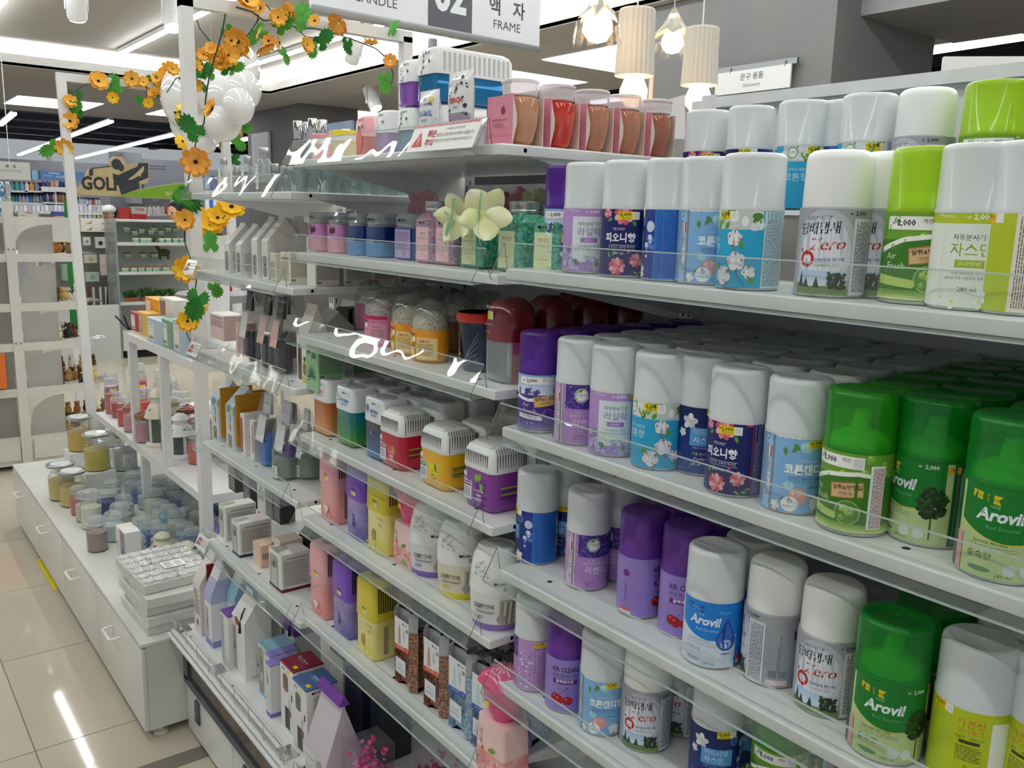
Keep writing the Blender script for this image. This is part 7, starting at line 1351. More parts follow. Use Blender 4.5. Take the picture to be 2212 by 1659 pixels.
# pot of artificial sunflowers
def leaf_mesh(mb, M_, L, m_, lob=5):
    n = 41; rim = [];
    for i in range(n):
        a = -2.7+5.4*i/(n-1); r = L*(.42+.58*abs(cos(a*2.5/2*1.0))**.8)*(.8+.2*cos(a))*(1+.10*(-1)**i); rim.append((r*sin(a)*.85, r*cos(a)*.95+L*.2))
    c = [(0, 0, 0)]+[(x, y, -.25*(x*x+y*y)/L+.1*abs(x)) for x, y in rim]; mb.add(c, [(0, i+1, i) for i in range(1, n)], m_, M_)
G_leaf = mat('cloth_leaf_green', '#2f8a2c', .55, vary=(14, '#1f5f22', .35, .65)); G_leaf2 = mat('cloth_leaf_light', '#57a838', .55, vary=(14, '#3a8a2c', .35, .65)); G_vine = mat('vine_dark_green', '#2c4a34', .5)
PET = [mat('petal_amber', '#f7c24a', .6, vary=(34, '#eda032', .4, .75), sss=.15), mat('petal_orange', '#f3a640', .6, vary=(34, '#f7c45c', .4, .7), sss=.15), mat('petal_yellow', '#f8cb24', .6, vary=(30, '#f3ab1c', .4, .7), sss=.15)]; M_eye = mat('flower_eye', '#3a1f14', .8)
def bloom(t, pos, nrm, r, pm, eye=True, layers=2, n=8, cup=.3):
    M_ = Matrix.Translation(pos) @ nrm.to_track_quat('Z', 'Y').to_matrix().to_4x4(); mb = MB()
    for l in range(layers):
        for i in range(n):
            a = 2*pi*(i+l*.5)/n+.3*l; L = r*(1-.22*l); w = L*.56; c, s = cos(a), sin(a); rows = []
            for q in (0.12, .45, .75, .95): ww = w*(.5 if q < .2 else 1 if q < .9 else .6); h = cup*L*q*q*(1+l*.8)+.004*l; rows += [(c*L*q-s*-ww*.5, s*L*q+c*-ww*.5, h+.03*L), (c*L*q, s*L*q, h), (c*L*q-s*ww*.5, s*L*q+c*ww*.5, h+.03*L)]
            mb.add(rows, [(3*k+j, 3*k+j+1, 3*k+j+4, 3*k+j+3) for k in range(3) for j in range(2)], pm, M_)
    o = mb.build('petals', t)
    if eye: mb = MB(); mb.ball((0, 0, .05*r), r*.2, M_eye, 10, 5, M_, (1, 1, .6)); mb.build('flower_eye', t)
def toward(p): return (Vector((0, 0, EYE))-Vector(p)).normalized()
def garland(label, pts, blooms, leaves, vr=.0022, strands=()):
    t = thing('flower_garland', label, 'artificial flowers', (0, 0, 0)); o = pts[0]; t.location = o; loc = lambda p: tuple(Vector(p)-Vector(o))
    mb = MB(); mb.tube([loc(p) for p in pts], vr, G_vine, 6); mb.build('vine', t)
    for s in strands: mb = MB(); mb.tube([loc(p) for p in s], vr*.8, G_vine, 5); mb.build('vine', t)
    rd = random.Random(len(blooms))
    for p, r, c, f in blooms:
        n = (toward(p)*f+Vector((rd.uniform(-1, 1), rd.uniform(-1, 1), rd.uniform(-.6, .9)))*(1-f)).normalized(); bloom(t, Vector(loc(p)), n, r, PET[c], eye=(c != 1 or rd.random() < .5), layers=2 if r > .025 else 1)
    for p, L in leaves:
        mb = MB(); n = (toward(p)+Vector((rd.uniform(-.7, .7), rd.uniform(-.7, .7), rd.uniform(-.5, .5)))).normalized(); M_ = Matrix.Translation(loc(p)) @ n.to_track_quat('Z', 'Y').to_matrix().to_4x4() @ Matrix.Rotation(rd.uniform(0, 6.28), 4, 'Z'); leaf_mesh(mb, M_, L, G_leaf if rd.random() < .5 else G_leaf2); mb.build('leaf', t)
def QY(x, y, Y=YT-.03): return onY(x, y, Y)
def QX(x, y, X): return onX(x, y, X)
near = [QY(*p) for p in ((487, 30), (480, 70), (465, 120), (452, 165), (444, 215), (441, 265), (425, 300), (415, 345), (407, 390), (404, 440), (400, 490), (398, 520), (415, 570), (425, 600), (420, 640), (408, 690), (403, 720), (415, 745), (428, 755))]
garland('sunflower garland wound down the near white post', near, [(QY(459, 236, .86), .03, 0, .3), (QY(395, 305, .86), .026, 2, .4), (QY(423, 349, .85), .045, 1, .8), (QY(401, 475, .85), .034, 0, .8), (QY(402, 582, .84), .042, 2, .9), (QY(405, 694, .84), .036, 2, .9), (QY(440, 665, .86), .022, 0, .2)],
        [(QY(425, 290, .86), .055), (QY(390, 420, .86), .06), (QY(408, 430, .85), .045), (QY(428, 640, .84), .065), (QY(462, 615, .88), .04)])
zT = onY(398, 2, YT).z; XB = XQ
def B(x, y, dx=0): return onX(x, y, XB+dx)
def fit(p, lo=YT-.1, hi=2.2): return p
top = [B(x, y, .02) for x, y in ((510, 15), (545, 25), (570, 45), (600, 42), (640, 60), (680, 62), (715, 70), (740, 78), (780, 92), (812, 105), (840, 130), (850, 160), (845, 185))]
bl = [(532, 5, .042, 0), (562, 18, .024, 0), (600, 38, .03, 0), (628, 28, .035, 0), (680, 45, .022, 0), (733, 50, .040, 1), (662, 98, .028, 0), (605, 92, .022, 0), (555, 70, .024, 0), (570, 100, .036, 1), (580, 88, .022, 0), (515, 88, .046, 0), (500, 88, .02, 0), (528, 120, .025, 0), (492, 120, .036, 0), (465, 118, .03, 0), (458, 108, .026, 1), (478, 132, .03, 0), (460, 128, .022, 1), (802, 97, .032, 0), (843, 132, .026, 1)]
lf = [(490, 65, .04), (565, 65, .055), (600, 60, .05), (640, 48, .065), (610, 110, .04), (690, 95, .05), (675, 95, .04), (750, 90, .045), (845, 70, .045), (830, 165, .05), (500, 150, .04), (480, 150, .04)]
garland('thick sunflower garland draped along the near arch top bar', top, [(B(x, y, .05), r, c, .5) for x, y, r, c in bl], [(B(x, y, .03), L) for x, y, L in lf], strands=[[B(x, y, .02) for x, y in s] for s in (((425, 42), (432, 62), (450, 85), (480, 102), (510, 105)), ((555, 50), (560, 20), (575, 10), (592, 30)), ((640, 60), (660, 80), (690, 82)), ((480, 130), (500, 115), (540, 70), (560, 40)))])
XB2 = XP
far_ = [onX(x, y, XB2+.02) for x, y in ((130, 215), (150, 205), (185, 182), (230, 178), (260, 190), (300, 185), (330, 192), (360, 195))]
b2 = [(212, 176, .036, 0), (285, 170, .03, 0), (243, 211, .022, 2), (310, 178, .022, 0), (333, 202, .026, 0), (340, 170, .024, 0), (360, 165, .035, 0), (365, 150, .03, 0), (355, 190, .035, 0), (362, 205, .03, 1), (152, 220, .026, 0), (152, 262, .034, 0), (140, 318, .033, 0), (320, 222, .02, 2)]
l2 = [(160, 205, .06), (250, 195, .05), (330, 170, .05), (345, 185, .04), (155, 240, .04), (165, 232, .035), (120, 315, .05), (315, 222, .035)]
garland('sunflower garland along the far arch and down its post', far_, [(onX(x, y, XB2+.04), r*1.35, c, .6) for x, y, r, c in b2], [(onX(x, y, XB2+.03), L*1.3) for x, y, L in l2], strands=[[onX(x, y, XB2+.03) for x, y in s] for s in (((130, 215), (155, 260), (135, 290), (128, 330)), ((152, 320), (156, 350), (148, 368), (145, 378)), ((315, 178), (318, 215), (325, 225)), ((250, 195), (240, 210)))])
def mid_g():
    X_ = (XP+XQ)/2; pts = [onX(x, y, X_) for x, y in ((360, 200), (380, 170), (405, 160), (430, 155), (455, 140), (475, 120))]
    garland('short sunflower cluster crossing between the two arches', pts, [(onX(x, y, X_), r, c, .6) for x, y, r, c in ((372, 150, .03, 0), (420, 145, .034, 0), (415, 150, .03, 1), (424, 185, .03, 0), (440, 118, .03, 1))], [(onX(x, y, X_), L) for x, y, L in ((395, 160, .06), (440, 155, .06), (450, 165, .05), (436, 185, .035))])
    garland('small sunflower sprig on the far arch back post', [onX(x, y, XP) for x, y in ((482, 290), (478, 310), (505, 300), (520, 280))], [(onX(x, y, XP), .035, 0, .4) for x, y in ((480, 310), (511, 288))], [(onX(x, y, XP), .06) for x, y in ((508, 300), (515, 275), (512, 345))])
mid_g()
def flowerpot():
    p = onY(455, 560, 1.0); z = onY(455, 590, 1.0).z; t = thing('flower_pot', 'white pot of artificial yellow sunflowers behind the near post', 'artificial flowers', (onY(455, 560, 1.08).x, 1.08, ZT3))
    x, y, _ = t.location; zt = onY(455, 508, 1.08).z-ZT3; mb = MB(); mb.lathe([(.05, 0), (.055, .004), (.068, zt), (.063, zt), (.06, zt-.02), (0, zt-.02)], mat('pot_white', '#e4e6e6', .35), 30); mb.build('pot', t)
    mb = MB(); mb.lathe([(.062, zt-.012), (.04, zt+.006), (0, zt+.01)], mat('moss_dark', '#33402a', .9, bump=(200, 1, .01)), 20); mb.build('moss', t)
    for k, (px, py, r) in enumerate(((438, 478, .05), (455, 486, .05), (470, 472, .045), (445, 500, .04), (500, 448, .05), (425, 492, .04))):
        q = onY(px, py, 1.05); bloom(t, q-t.location, (toward(q)+Vector((.3, 0, .8))).normalized(), r, PET[2], True, 2); mb = MB(); mb.tube([(0, 0, zt), tuple(q-t.location)], .002, G_vine, 5); mb.build('stem', t)
    mb = MB(); leaf_mesh(mb, Matrix.Translation(onY(455, 535, 1.0)-t.location) @ toward(t.location).to_track_quat('Z', 'Y').to_matrix().to_4x4(), .05, G_leaf2); mb.build('leaf', t)
flowerpot()
# ---------------------------------------------------------------- balloons
def balloons():
    t = thing('balloon_cluster', 'cluster of shiny white balloons hanging behind the near arch, one with a smiling face', 'balloons', onD(460, 200, 4.0)); o = t.location; M_b = mat('balloon_white', '#f6f7f7', .12, coat=1., clear=.12, bump=(12, .15, .01))
    for px, py, D, r, sc in ((400, 210, 4.0, 62, (1, 1, 1.35)), (425, 230, 4.1, 60, (1, 1, 1.3)), (455, 190, 4.0, 60, (1, 1, 1.2)), (490, 210, 3.9, 55, (1, 1, 1.1)), (520, 150, 3.95, 50, (1, 1, 1.3)), (525, 195, 3.85, 48, (1, 1, 1.1)), (515, 230, 3.8, 42, (1, 1, 1.15)), (480, 265, 3.9, 50, (1.2, 1, 1)), (440, 280, 4.05, 50, (1.1, 1, 1)), (405, 265, 4.1, 45, (1, 1, 1.2)), (447, 312, 4.0, 24, (1, 1, 1)), (462, 150, 4.1, 45, (1, 1, 1))):
        R = r/1887*D*.82; p = onD(px, py, D)-o; mb = MB(); mb.ball(tuple(p), R, M_b, 20, 12, sc=(sc[0], sc[1], sc[2])); mb.build('balloon', t)
    c = onD(389, 250, 3.86)-o; n = (toward(onD(389, 250, 3.86))+Vector((-.7, -.9, 0))).normalized(); q = n.to_track_quat('Z', 'Y').to_matrix().to_4x4(); M_ = Matrix.Translation(c) @ q; mb = MB(); mb.ball((0, 0, -.01), .055, mat('smile_yellow', '#f2cf10', .25, coat=.5), 20, 8, M_, (1, 1, .35)); mb.build('smile_face', t)
    mb = MB(); k = C('#1d1d1f'); mb.ball((-.018, .015, .012), .006, k, 8, 5, M_); mb.ball((.018, .015, .012), .006, k, 8, 5, M_); mb.tube([tuple(M_ @ Vector((.03*cos(a), .03*sin(a), .009))) for a in [3.5+2.4*i/8 for i in range(9)]], .0022, k, 5); mb.build('smile_features', t)
    mb = MB(); mb.tube([(0, 0, .1), (0, 0, .3)], .001, C('#cccccc'), 4); mb.build('string', t)
balloons()
# ---------------------------------------------------------------- aisle sign
def aisle():
    Y = 1.9
    BL, BR = onY(672, 16, Y), onY(1158, 108, Y); t = thing('aisle_sign', 'large white aisle sign numbered 02 with candle, card and frame lettering', 'sign', (0, 0, 0))
    # the sign plane runs from BL to BR at one height
    zb_ = 2.28; A, B_ = onZ(672, 18, zb_), onZ(1160, 108, zb_); d = (B_-A); ang = atan2(d.y, d.x); W = d.length; t.location = (A+B_)/2; t.rotation_euler = (0, 0, ang); H_ = .42
    mb = MB(); mb.box((0, 0, H_/2+.01), (W, .03, H_), mat('sign_white_gloss', '#e6e9ef', .35)); mb.build('panel', t); mb = MB(); mb.rbox(W+.01, .045, [(-.012, .003), (-.006, 0), (.012, 0), (.014, .004)], mat('sign_alu', '#b5b8ba', .35, .6), .008, 2); mb.build('bottom_rail', t)
    P = P_(); w = W*1000; hh = 1000*H_; s = w/500; P.rect(-w*.04, 14, w*.16, hh, '#5b5c66'); P.text('02', w*.06, 14+s*58, s*84, '#e9edf4', bold=.035, sx=.86, res=3)
    P.text('CANDLE', -w*.26, 14+s*25, s*23, '#4c4d52', res=2); P.text('캔   들', -w*.24, 14+s*62, s*34, '#4c4d52', bold=.02, res=2)
    P.rect(w*.165, 14+s*88, w*.5, 14+s*89.5, '#8f9296'); P.text('액   자', w*.33, 14+s*56, s*34, '#4c4d52', bold=.02, res=2); P.text('FRAME', w*.33, 14+s*25, s*23, '#4c4d52', res=2); P.text('CARD', w*.33, 14+s*112, s*23, '#4c4d52', res=2); P.text('카   드', w*.33, 14+s*140, s*34, '#4c4d52', bold=.02, res=2)
    P.on_flat(Matrix.Translation((0, -.0155, 0)), t, 'lettering')
    q = onZ(940, 78, zb_); L = Vector((q.x, q.y, 0)); mb = MB(); hgt = zb_-.9; tt = t.matrix_world if False else None
    c, s_ = cos(-ang), sin(-ang); lx, ly = q.x-t.location.x, q.y-t.location.y; X_, Y_ = lx*c-ly*s_, lx*s_+ly*c
    mb.lathe([(.012, -zb_), (.012, -.04)], mat('pole_grey', '#b9bbbd', .4), 12, c=(X_, Y_+.02, 0)); mb.lathe([(.02, -.05), (.02, -.01)], mat('pole_grey', '#b9bbbd'), 12, c=(X_, Y_+.02, 0)); mb.build('pole', t)
aisle()
# ---------------------------------------------------------------- pendant lamps
M_bulb = mat('bulb_warm_glow', '#ffd29a', emit=7.)
def pendant_drum(label, px, pyt, pyb, D, wpx, bulb_py):
    a, b = onD(px, pyt, D), onD(px, pyb, D); t = thing('pleated_pendant', label, 'pendant lamp', b); H_ = a.z-b.z; r = wpx/1887*D/2; mp = mat('pleated_paper', '#d9d4c9', .7, sss=.3)
    mb = MB(); mb.sharp = 20; prof = [(r*1.04, 0), (r*.97, H_*.5), (r*.95, H_*.97), (r*.9, H_)]; mb.lathe(prof, mp, 72, wob=lambda a_, z_: .035*cos(24*a_)); mb.build('shade', t)
    mb = MB(); mb.lathe([(r*.25, .004), (r*1.0, .002)], mp, 72, wob=lambda a_, z_: .035*cos(24*a_)); mb.build('pleat_underside', t)
    bz = onD(px, bulb_py, D).z-b.z; mb = MB(); mb.lathe([(.026, bz+.05), (.026, .01)], M_white, 20); mb.build('lamp_holder', t); mb = MB(); mb.lathe([(.001, bz-.034), (.018, bz-.03), (.033, bz-.012), (.034, bz+.006), (.024, bz+.03), (.015, bz+.052)], M_bulb, 20); mb.build('bulb', t)
    mb = MB(); mb.tube([(0, 0, H_-.01), (0, 0, ZC-b.z)], .0022, M_white, 6); mb.build('cord', t)
def pendant_fold(label, px, pyt, pyb, D, wpx):
    a, b = onD(px, pyt, D), onD(px, pyb, D); t = thing('folded_pendant', label, 'pendant lamp', b); H_ = a.z-b.z; r = wpx/1887*D/2; mp = mat('folded_silver_paper', '#c4beb0', .4, .25)
    mb = MB(); mb.sharp = 12; n = 12; tp = []; 
    rings = [[(r*(1.0 if i % 2 == 0 else .8)*k*cos(2*pi*i/n+.2), r*(1.0 if i % 2 == 0 else .62)*k*sin(2*pi*i/n+.2), z_+(.0 if i % 2 == 0 else .02)) for i in range(n)] for k, z_ in ((1., .035), (.7, H_*.5), (.06, H_))]; mb.loft(rings, mp, cap=(0, 0)); mb.build('shade', t)
    mb = MB(); mb.sharp = 180; vs = [];
    for i in range(49): a_ = 2*pi*i/48; q = r*(1.0+.05*sin(12*a_)); vs += [(q*cos(a_)*.98, q*sin(a_)*.98, .03), (q*cos(a_)*1.08, q*sin(a_)*1.08, -.01+.012*sin(9*a_))]
    mb.add(vs, [(2*i, 2*i+1, 2*i+3, 2*i+2) for i in range(48)], M_wrap); mb.build('clear_frill', t)
    mb = MB(); mb.lathe([(.001, -.012), (.02, -.006), (.034, .014), (.032, .034), (.02, .055), (.014, .1)], M_bulb, 20); mb.build('bulb', t); mb = MB(); mb.tube([(0, 0, H_), (0, 0, ZC-b.z)], .0022, C('#b9b9b6'), 6); mb.build('cord', t)
pendant_fold('silver folded paper pendant lamp with lit bulb, left one', 1290, -4, 82, 1.93, 96); pendant_drum('pleated white drum pendant lamp, left one with warm bulb below', 1370, 26, 165, 2.1, 80, 200)
pendant_fold('silver folded paper pendant lamp, right one between the drums', 1452, 34, 108, 2.62, 96); pendant_drum('pleated white drum pendant lamp, right one partly behind the cans', 1510, 65, 185, 2.25, 74, 215)
mb = MB(); p = onD(1407, 175, 2.2); mb.box((0, 0, -.03), (.012, .003, .1), mat('tag_pale_pink', '#e2cfca', .4)); mb.tube([(0, 0, .02), (.01, 0, .035), (-.004, 0, .05), (.012, 0, .07)], .001, M_chrome, 5); tag(mb.build('price_strip', None, p), 'thin pink hang strip dangling right of the left drum lamp', 'tag')
p = onY(1440, 250, 1.25); q = onY(1480, 200, 1.25); mb = MB(); mb.add([(onY(1400, 228, 1.25)-p)[:], (onY(1480, 204, 1.25)-p)[:], (onY(1480, 300, 1.25)-p)[:], (onY(1400, 300, 1.25)-p)[:], (onY(1400, 228, 1.3)-p)[:], (onY(1480, 204, 1.3)-p)[:], (onY(1480, 300, 1.3)-p)[:], (onY(1400, 300, 1.3)-p)[:]], [(0, 1, 2, 3), (7, 6, 5, 4), (0, 4, 5, 1)], mat('card_back_white', '#dcd9da', .5)); tag(mb.build('card_back', None, p), 'whitish card standing behind the top of the slotted upright', 'card')
# ================================================================== boxed tea lights and candle boxes at the near end of the counter
def tray(label, x, y, z, w, d, h, rz, col='#d9d9d6', discs=None, dcol='#eef0f2', n=(5, 6)):
    t = thing('tealight_tray', label, 'candle box', (x, y, z), rz); mb = MB(); mb.rbox(w, d, [(0, .001), (.001, 0), (h-.001, 0), (h, .001)], mat('tray_card', col, .5, vary=(30, '#cfcfcb')), .002, 1); mb.build('tray', t)
    if discs:
        k = 0; me = None
        for i in range(n[0]):
            for j in range(n[1]):
                if me is None:
                    q = MB(); r = min(w/n[0], d/n[1])*.5-.0004; q.lathe([(r, 0), (r*1.03, .004), (r*1.0, .006), (r*.9, .0055), (0, .0055)], mat('tealight_'+dcol.lstrip('#'), dcol, .35, coat=.3), 18); me = q.mesh('tealight')
                o = bpy.data.objects.new('tealight', me); COL.objects.link(o); o.parent = t; o.location = (-w/2+w*(i+.5)/n[0], -d/2+d*(j+.5)/n[1], h-.0003)
        mb = MB(); mb.rbox(w-.001, d-.001, [(h+.0062, 0), (h+.0068, 0)], M_wrap, .002, 1); mb.build('film', t)
        if dcol != '#eef0f2': P = P_(); P.rect(-30, -14, 6, 12, '#b48ac4'); P.rect(6, -10, 34, 14, '#e6e8ec'); P.on_flat(face('t', w, d, h+.0075), t, 'sticker')
        else: P = P_(); P.rect(8, -18, 62, 46, '#eceeed'); P.lines(14, -12, 54, 8, '#6a6a6c', 5, seed=3); P.ell(34, 28, 22, 10, '#c9ccd0'); P.rect(48, -14, 58, -6, '#e2dc3a'); P.on_flat(face('t', w, d, h+.0075), t, 'sticker')
    return t
x0, y0 = -2.585, .715; hs = .0285
for k in range(5):
    dx = (.0, .012, -.004, .014, .004)[k]
    tray(f'white tea light tray, {("lowest", "second from the bottom", "third from the bottom", "fourth from the bottom", "topmost, tea lights showing,")[k]} of the stack of five', x0+dx-.03*(k == 4), y0+.006*(k % 2), .3003+k*(hs+.0004 if k < 4 else hs+.0004), .27, .205, hs-.001, (.02, -.02, .03, -.03, .05)[k], discs=(k == 4), n=(6, 6))
P = P_(); P.rect(-80, 4, 80, 46, '#cfc9a4'); P.ell(-40, 26, 12, 8, '#b5ae84', n=16); P.lines(-78, 48, 70, 62, '#5a5a5e', 4, seed=4)
bx = carton('candle_carton', 'silver-topped cream candle carton behind the tea light stack', 'box', -2.72, .93, .30, .26, .08, .075, '#d8d4b8', prints=[('f', P)], top='#c2c5cd', rz=.05)
carton('candle_carton', 'grey support carton under the violet tea light tray', 'box', -2.74, 1.03, .30, .26, .11, .12, '#b9bac0')
p = onY(365, 1160, .97); tray('clear-wrapped tray of violet tea lights with purple sticker', -2.74, 1.0, .4215, .27, .17, .032, .06, '#d6d6e0', True, '#7a68d8', (6, 3))
P = P_(); P.rect(-28, 2, 28, 150, '#8d82a4'); P.ell(0, 70, 20, 22, '#7a3f58', n=20); gl(P, 30, -26, 26, 6, 146, '#b9b0cc', 1, 2.5, 4); P.rect(-14, 18, 14, 36, '#d9d9de')
carton('photo_carton', 'upright carton with violet candle photo beside the brown jar', 'box', -2.935, .70, .30, .06, .05, .155, '#e0e0e2', prints=[('f', P)])
carton('candle_carton', 'upright clear-fronted white carton left of the violet photo carton', 'box', -3.0, .70, .30, .045, .05, .15, '#dfddd2', window=(-16, 12, 16, 100), inner='#d9d5c2')
for k in range(2): carton('candle_carton', f'tall white candle carton next to the violet tray, {("left", "right")[k]} of two', 'box', -2.555+.06*k, .90-.0*k, .30, .052, .06, .155, '#e8eaee')
# ================================================================== display with figurines at far left
XD = -5.55
def zx(x, y): return onX(x, y, XD)
def leftdisplay():
    t = thing('display_cabinet', 'white open display cabinet with frosted side panels at far left', 'display cabinet', (XD, .95, 0)); fm = mat('cabinet_white', '#d9d8d2', .45, vary=(4, '#d2d1cb'))
    mb = MB(); mb.lo_hi((-.02, -.185, .0), (.02, -.135, 1.52), fm); mb.build('front_post', t); mb = MB(); mb.lo_hi((-.02, -.62, 0), (.02, -.56, 1.52), fm); mb.build('front_post', t)
    zb0 = zx(110, 935).z; mb = MB(); mb.lo_hi((-.45, -.62, .03), (.0, .24, zb0), fm); mb.build('base_cabinet', t)
    for a, b in ((-.56, -.19), (-.13, .2)): mb = MB(); mb.lo_hi((.001, a+.01, .06), (.012, b, zb0-.04), fm); mb.build('base_door', t)
    zs = []
    for py in (548, 653, 737, 833):
        z = zx(112, py).z; zs.append(z); mb = MB(); mb.lo_hi((-.42, -.6, z-.045), (.01, .17+.02*len(zs), z), fm); mb.build('shelf_board', t)
        mb = MB(); mb.box((-.08, .2+.02*len(zs), z-.0), (.2, .10, .008), M_glass); mb.build('glass_ledge', t)
    fr = film('frosted_panel', '#dcdcd8', .35, .55, '#c9c8c4', .4, None)
    for k, z in enumerate([zb0]+zs[::-1]):
        top = (zs[::-1]+[1.45])[k]-.05; a, b = -.125, .055; h = top-z; pts = [(a, z), (b, z), (b, z+h*.98)]+[(a+(b-a)*(1-q), z+h*(.98-.55*(1-sqrt(max(0, 1-q*q))))) for q in [i/8 for i in range(1, 9)]]
        mb = MB(); n = len(pts); vs = [(s, y_, z_) for s in (.0, .004) for y_, z_ in pts]; mb.add(vs, [tuple(range(n)), tuple(reversed(range(n, 2*n)))]+[((i+1) % n, i, i+n, (i+1) % n+n) for i in range(n)], fr); mb.build('frosted_panel', t)
        mb = MB(); mb.lo_hi((.0, -.555, z), (.004, -.19, top), film('grey_panel_film', '#c9c7c4', .35, .6, '#a09c98', .3, None)); mb.build('frosted_panel', t)
    for z in (zs[1]+.3, zs[2]+.0): 
        for s in (-.01, .01): mb = MB(); mb.lathe([(.006, 0), (.006, .003), (0, .003)], M_greyp, 10, M=Matrix.Translation((.02, -.16+s*1.2, z)) @ Matrix.Rotation(pi/2, 4, 'Y')); mb.build('bolt', t)
    return [zb0]+zs[::-1]
lv = leftdisplay()
tones = ['#b9803f', '#7a5138', '#d8c9ae', '#4a3a30', '#a9703a', '#e6e2da', '#8a6a4c', '#c9a070', '#3a3230', '#d9b46a']
def figurine(label, x, y, z, s, col, col2, group):
    t = thing('animal_figurine', label, 'figurine', (x, y, z), rd.uniform(-1, 1)+pi/2, group); a, b = mat('fur_'+col.lstrip('#'), col, .7, bump=(220, .8, .004)), mat('fur_'+col2.lstrip('#'), col2, .7)
    mb = MB(); mb.ball((0, 0, s*.38), s*.34, a, 12, 8, sc=(1, .85, 1.12)); 
    for q in (-1, 1): mb.ball((q*s*.17, -s*.2, s*.08), s*.11, a, 8, 5, sc=(1, 1.3, .8)); mb.ball((q*s*.24, -s*.12, s*.42), s*.09, a, 8, 5, sc=(.8, 1, 1.6))
    mb.build('body', t); mb = MB(); mb.ball((0, -s*.06, s*.86), s*.25, a, 12, 8); mb.ball((0, -s*.27, s*.8), s*.1, b, 8, 5)
    for q in (-1, 1): mb.ball((q*s*.16, -s*.02, s*1.09), s*.09, a, 8, 5, sc=(1, .5, 1.2)); mb.ball((q*s*.09, -s*.27, s*.92), s*.03, M_black, 6, 4)
    mb.build('head', t); return t
rd = random.Random(21)
for k, (z, ya, yb_, n) in enumerate(((lv[0], 1.02, 1.22, 9), (lv[1], 1.0, 1.2, 8), (lv[2], 1.0, 1.18, 6), (lv[3], 1.0, 1.15, 6), (lv[4], 1.0, 1.12, 6))):
    for i in range(n):
        figurine('small animal figurine '+('on the base', 'on the lowest board', 'on the third board', 'on the second board', 'on the top board')[k]+' of the far left display', XD-.03-.11*(i % 2)-.08*(i % 3 == 2), ya+(yb_-ya)*i/(n-1), z+.0, rd.uniform(.06, .085), tones[(i*3+k) % 10], tones[(i+5) % 10], ('animal figurines on the base', 'animal figurines on the lowest board', 'animal figurines on the third board', 'animal figurines on the second board', 'animal figurines on the top board')[k])
        if k < 2 and i % 2 == 0: figurine('small animal figurine sitting on top of others in the far left display', XD-.10, ya+(yb_-ya)*i/(n-1)+.02, z+.085, .06, tones[(i*7+k) % 10], tones[(i+2) % 10], 'animal figurines piled on top of others')
o = MB(); p = zx(2, 800); o.box((.03, 0, 0), (.004, .16, .2), mat('orange_card', '#e8742c', .5)); tag(o.build('orange_card', None, (XD, p.y-.06, p.z)), 'orange card at the left edge on the display cabinet', 'card')
p = onX(30, 478, XD); q = thing('hook_panel', 'white panel with small hooks above the left display', 'panel', (XD, .80, 1.30)); mb = MB(); mb.lo_hi((-.02, -.17, .0), (.0, .32, zx(40, 468).z-1.30), mat('cabinet_white', '#d9d8d2')); mb.build('panel', q)
# green post and hanging packs
def bgbox(name, label, cat, px0, py0, px1, py1, X, col, d=.1, group=None, prints=None, pole=False, floor=False):
    a, b = onX(px0, py0, X), onX(px1, py1, X); t = MB(); t.lo_hi((-d, 0, -min(a.z, b.z) if floor else 0), (0, abs(b.y-a.y), abs(a.z-b.z)), mat('bg_'+col.lstrip('#'), col, .5))
    if pole: t.lo_hi((-d*.7, abs(b.y-a.y)*.48, -min(a.z, b.z)), (-d*.3, abs(b.y-a.y)*.52, .02), M_white)
    o = t.build(name, None, (X, min(a.y, b.y), min(a.z, b.z))); tag(o, label, cat, group)
    if prints: W = abs(b.y-a.y)*1000; H_ = abs(a.z-b.z)*1000; P = P_(); prints(P, W, H_); P.on_flat(Matrix.Translation((.001, abs(b.y-a.y)/2, 0)) @ Matrix.Rotation(pi/2, 4, 'Z'), o, 'lettering')
    return o
a, b = onX(146, 432, -6.6), onX(164, 712, -6.6); mb = MB(); mb.loft([[(-.02, b.y-.03, b.z), (.02, b.y-.03, b.z), (.02, b.y+.03, b.z), (-.02, b.y+.03, b.z)], [(-.02, a.y-.02, a.z), (.02, a.y-.02, a.z), (.02, a.y+.02, a.z), (-.02, a.y+.02, a.z)]], mat('green_post', '#1f7a34', .6, bump=(40, .5))); mb.loft([[(-.02, b.y-.03, .0), (.02, b.y-.03, 0), (.02, b.y+.03, 0), (-.02, b.y+.03, 0)], [(-.02, b.y-.03, b.z), (.02, b.y-.03, b.z), (.02, b.y+.03, b.z), (-.02, b.y+.03, b.z)]], M_white); tag(mb.build('green_post', None, (-6.6, 0, 0)), 'slim green post beside the far arch post', 'post')
XG = -7.6
bgbox('hanging_pack', 'dusty pink bathroom pack hanging by the green post', 'pack', 121, 467, 149, 541, XG, '#bf9288'); bgbox('hanging_pack', 'clear pack with taps print hanging left of the pink pack', 'pack', 70, 475, 90, 525, XG, '#d6d7dc'); bgbox('hanging_pack', 'red and yellow knife pack hanging behind the figurines', 'pack', 94, 480, 101, 520, XG, '#d8564c')
bgbox('hanging_pack', 'grey round-hook pack hanging by the display', 'pack', 88, 555, 110, 582, XG, '#8f8f92'); bgbox('hanging_pack', 'pale pack below the grey round-hook pack', 'pack', 82, 583, 110, 606, XG, '#d9d6da'); bgbox('hanging_pack', 'sage green board pack in dark frame by the green post', 'pack', 134, 572, 152, 606, XG, '#7f9c86'); bgbox('hanging_pack', 'dark grey backing board behind the sage pack', 'pack', 124, 560, 154, 640, XG-.12, '#6f7073')
bgbox('store_shelf', 'pale shelving block standing behind the hanging packs', 'shelf', 70, 470, 156, 700, XG-.3, '#c3c2c0', d=.5, floor=True)
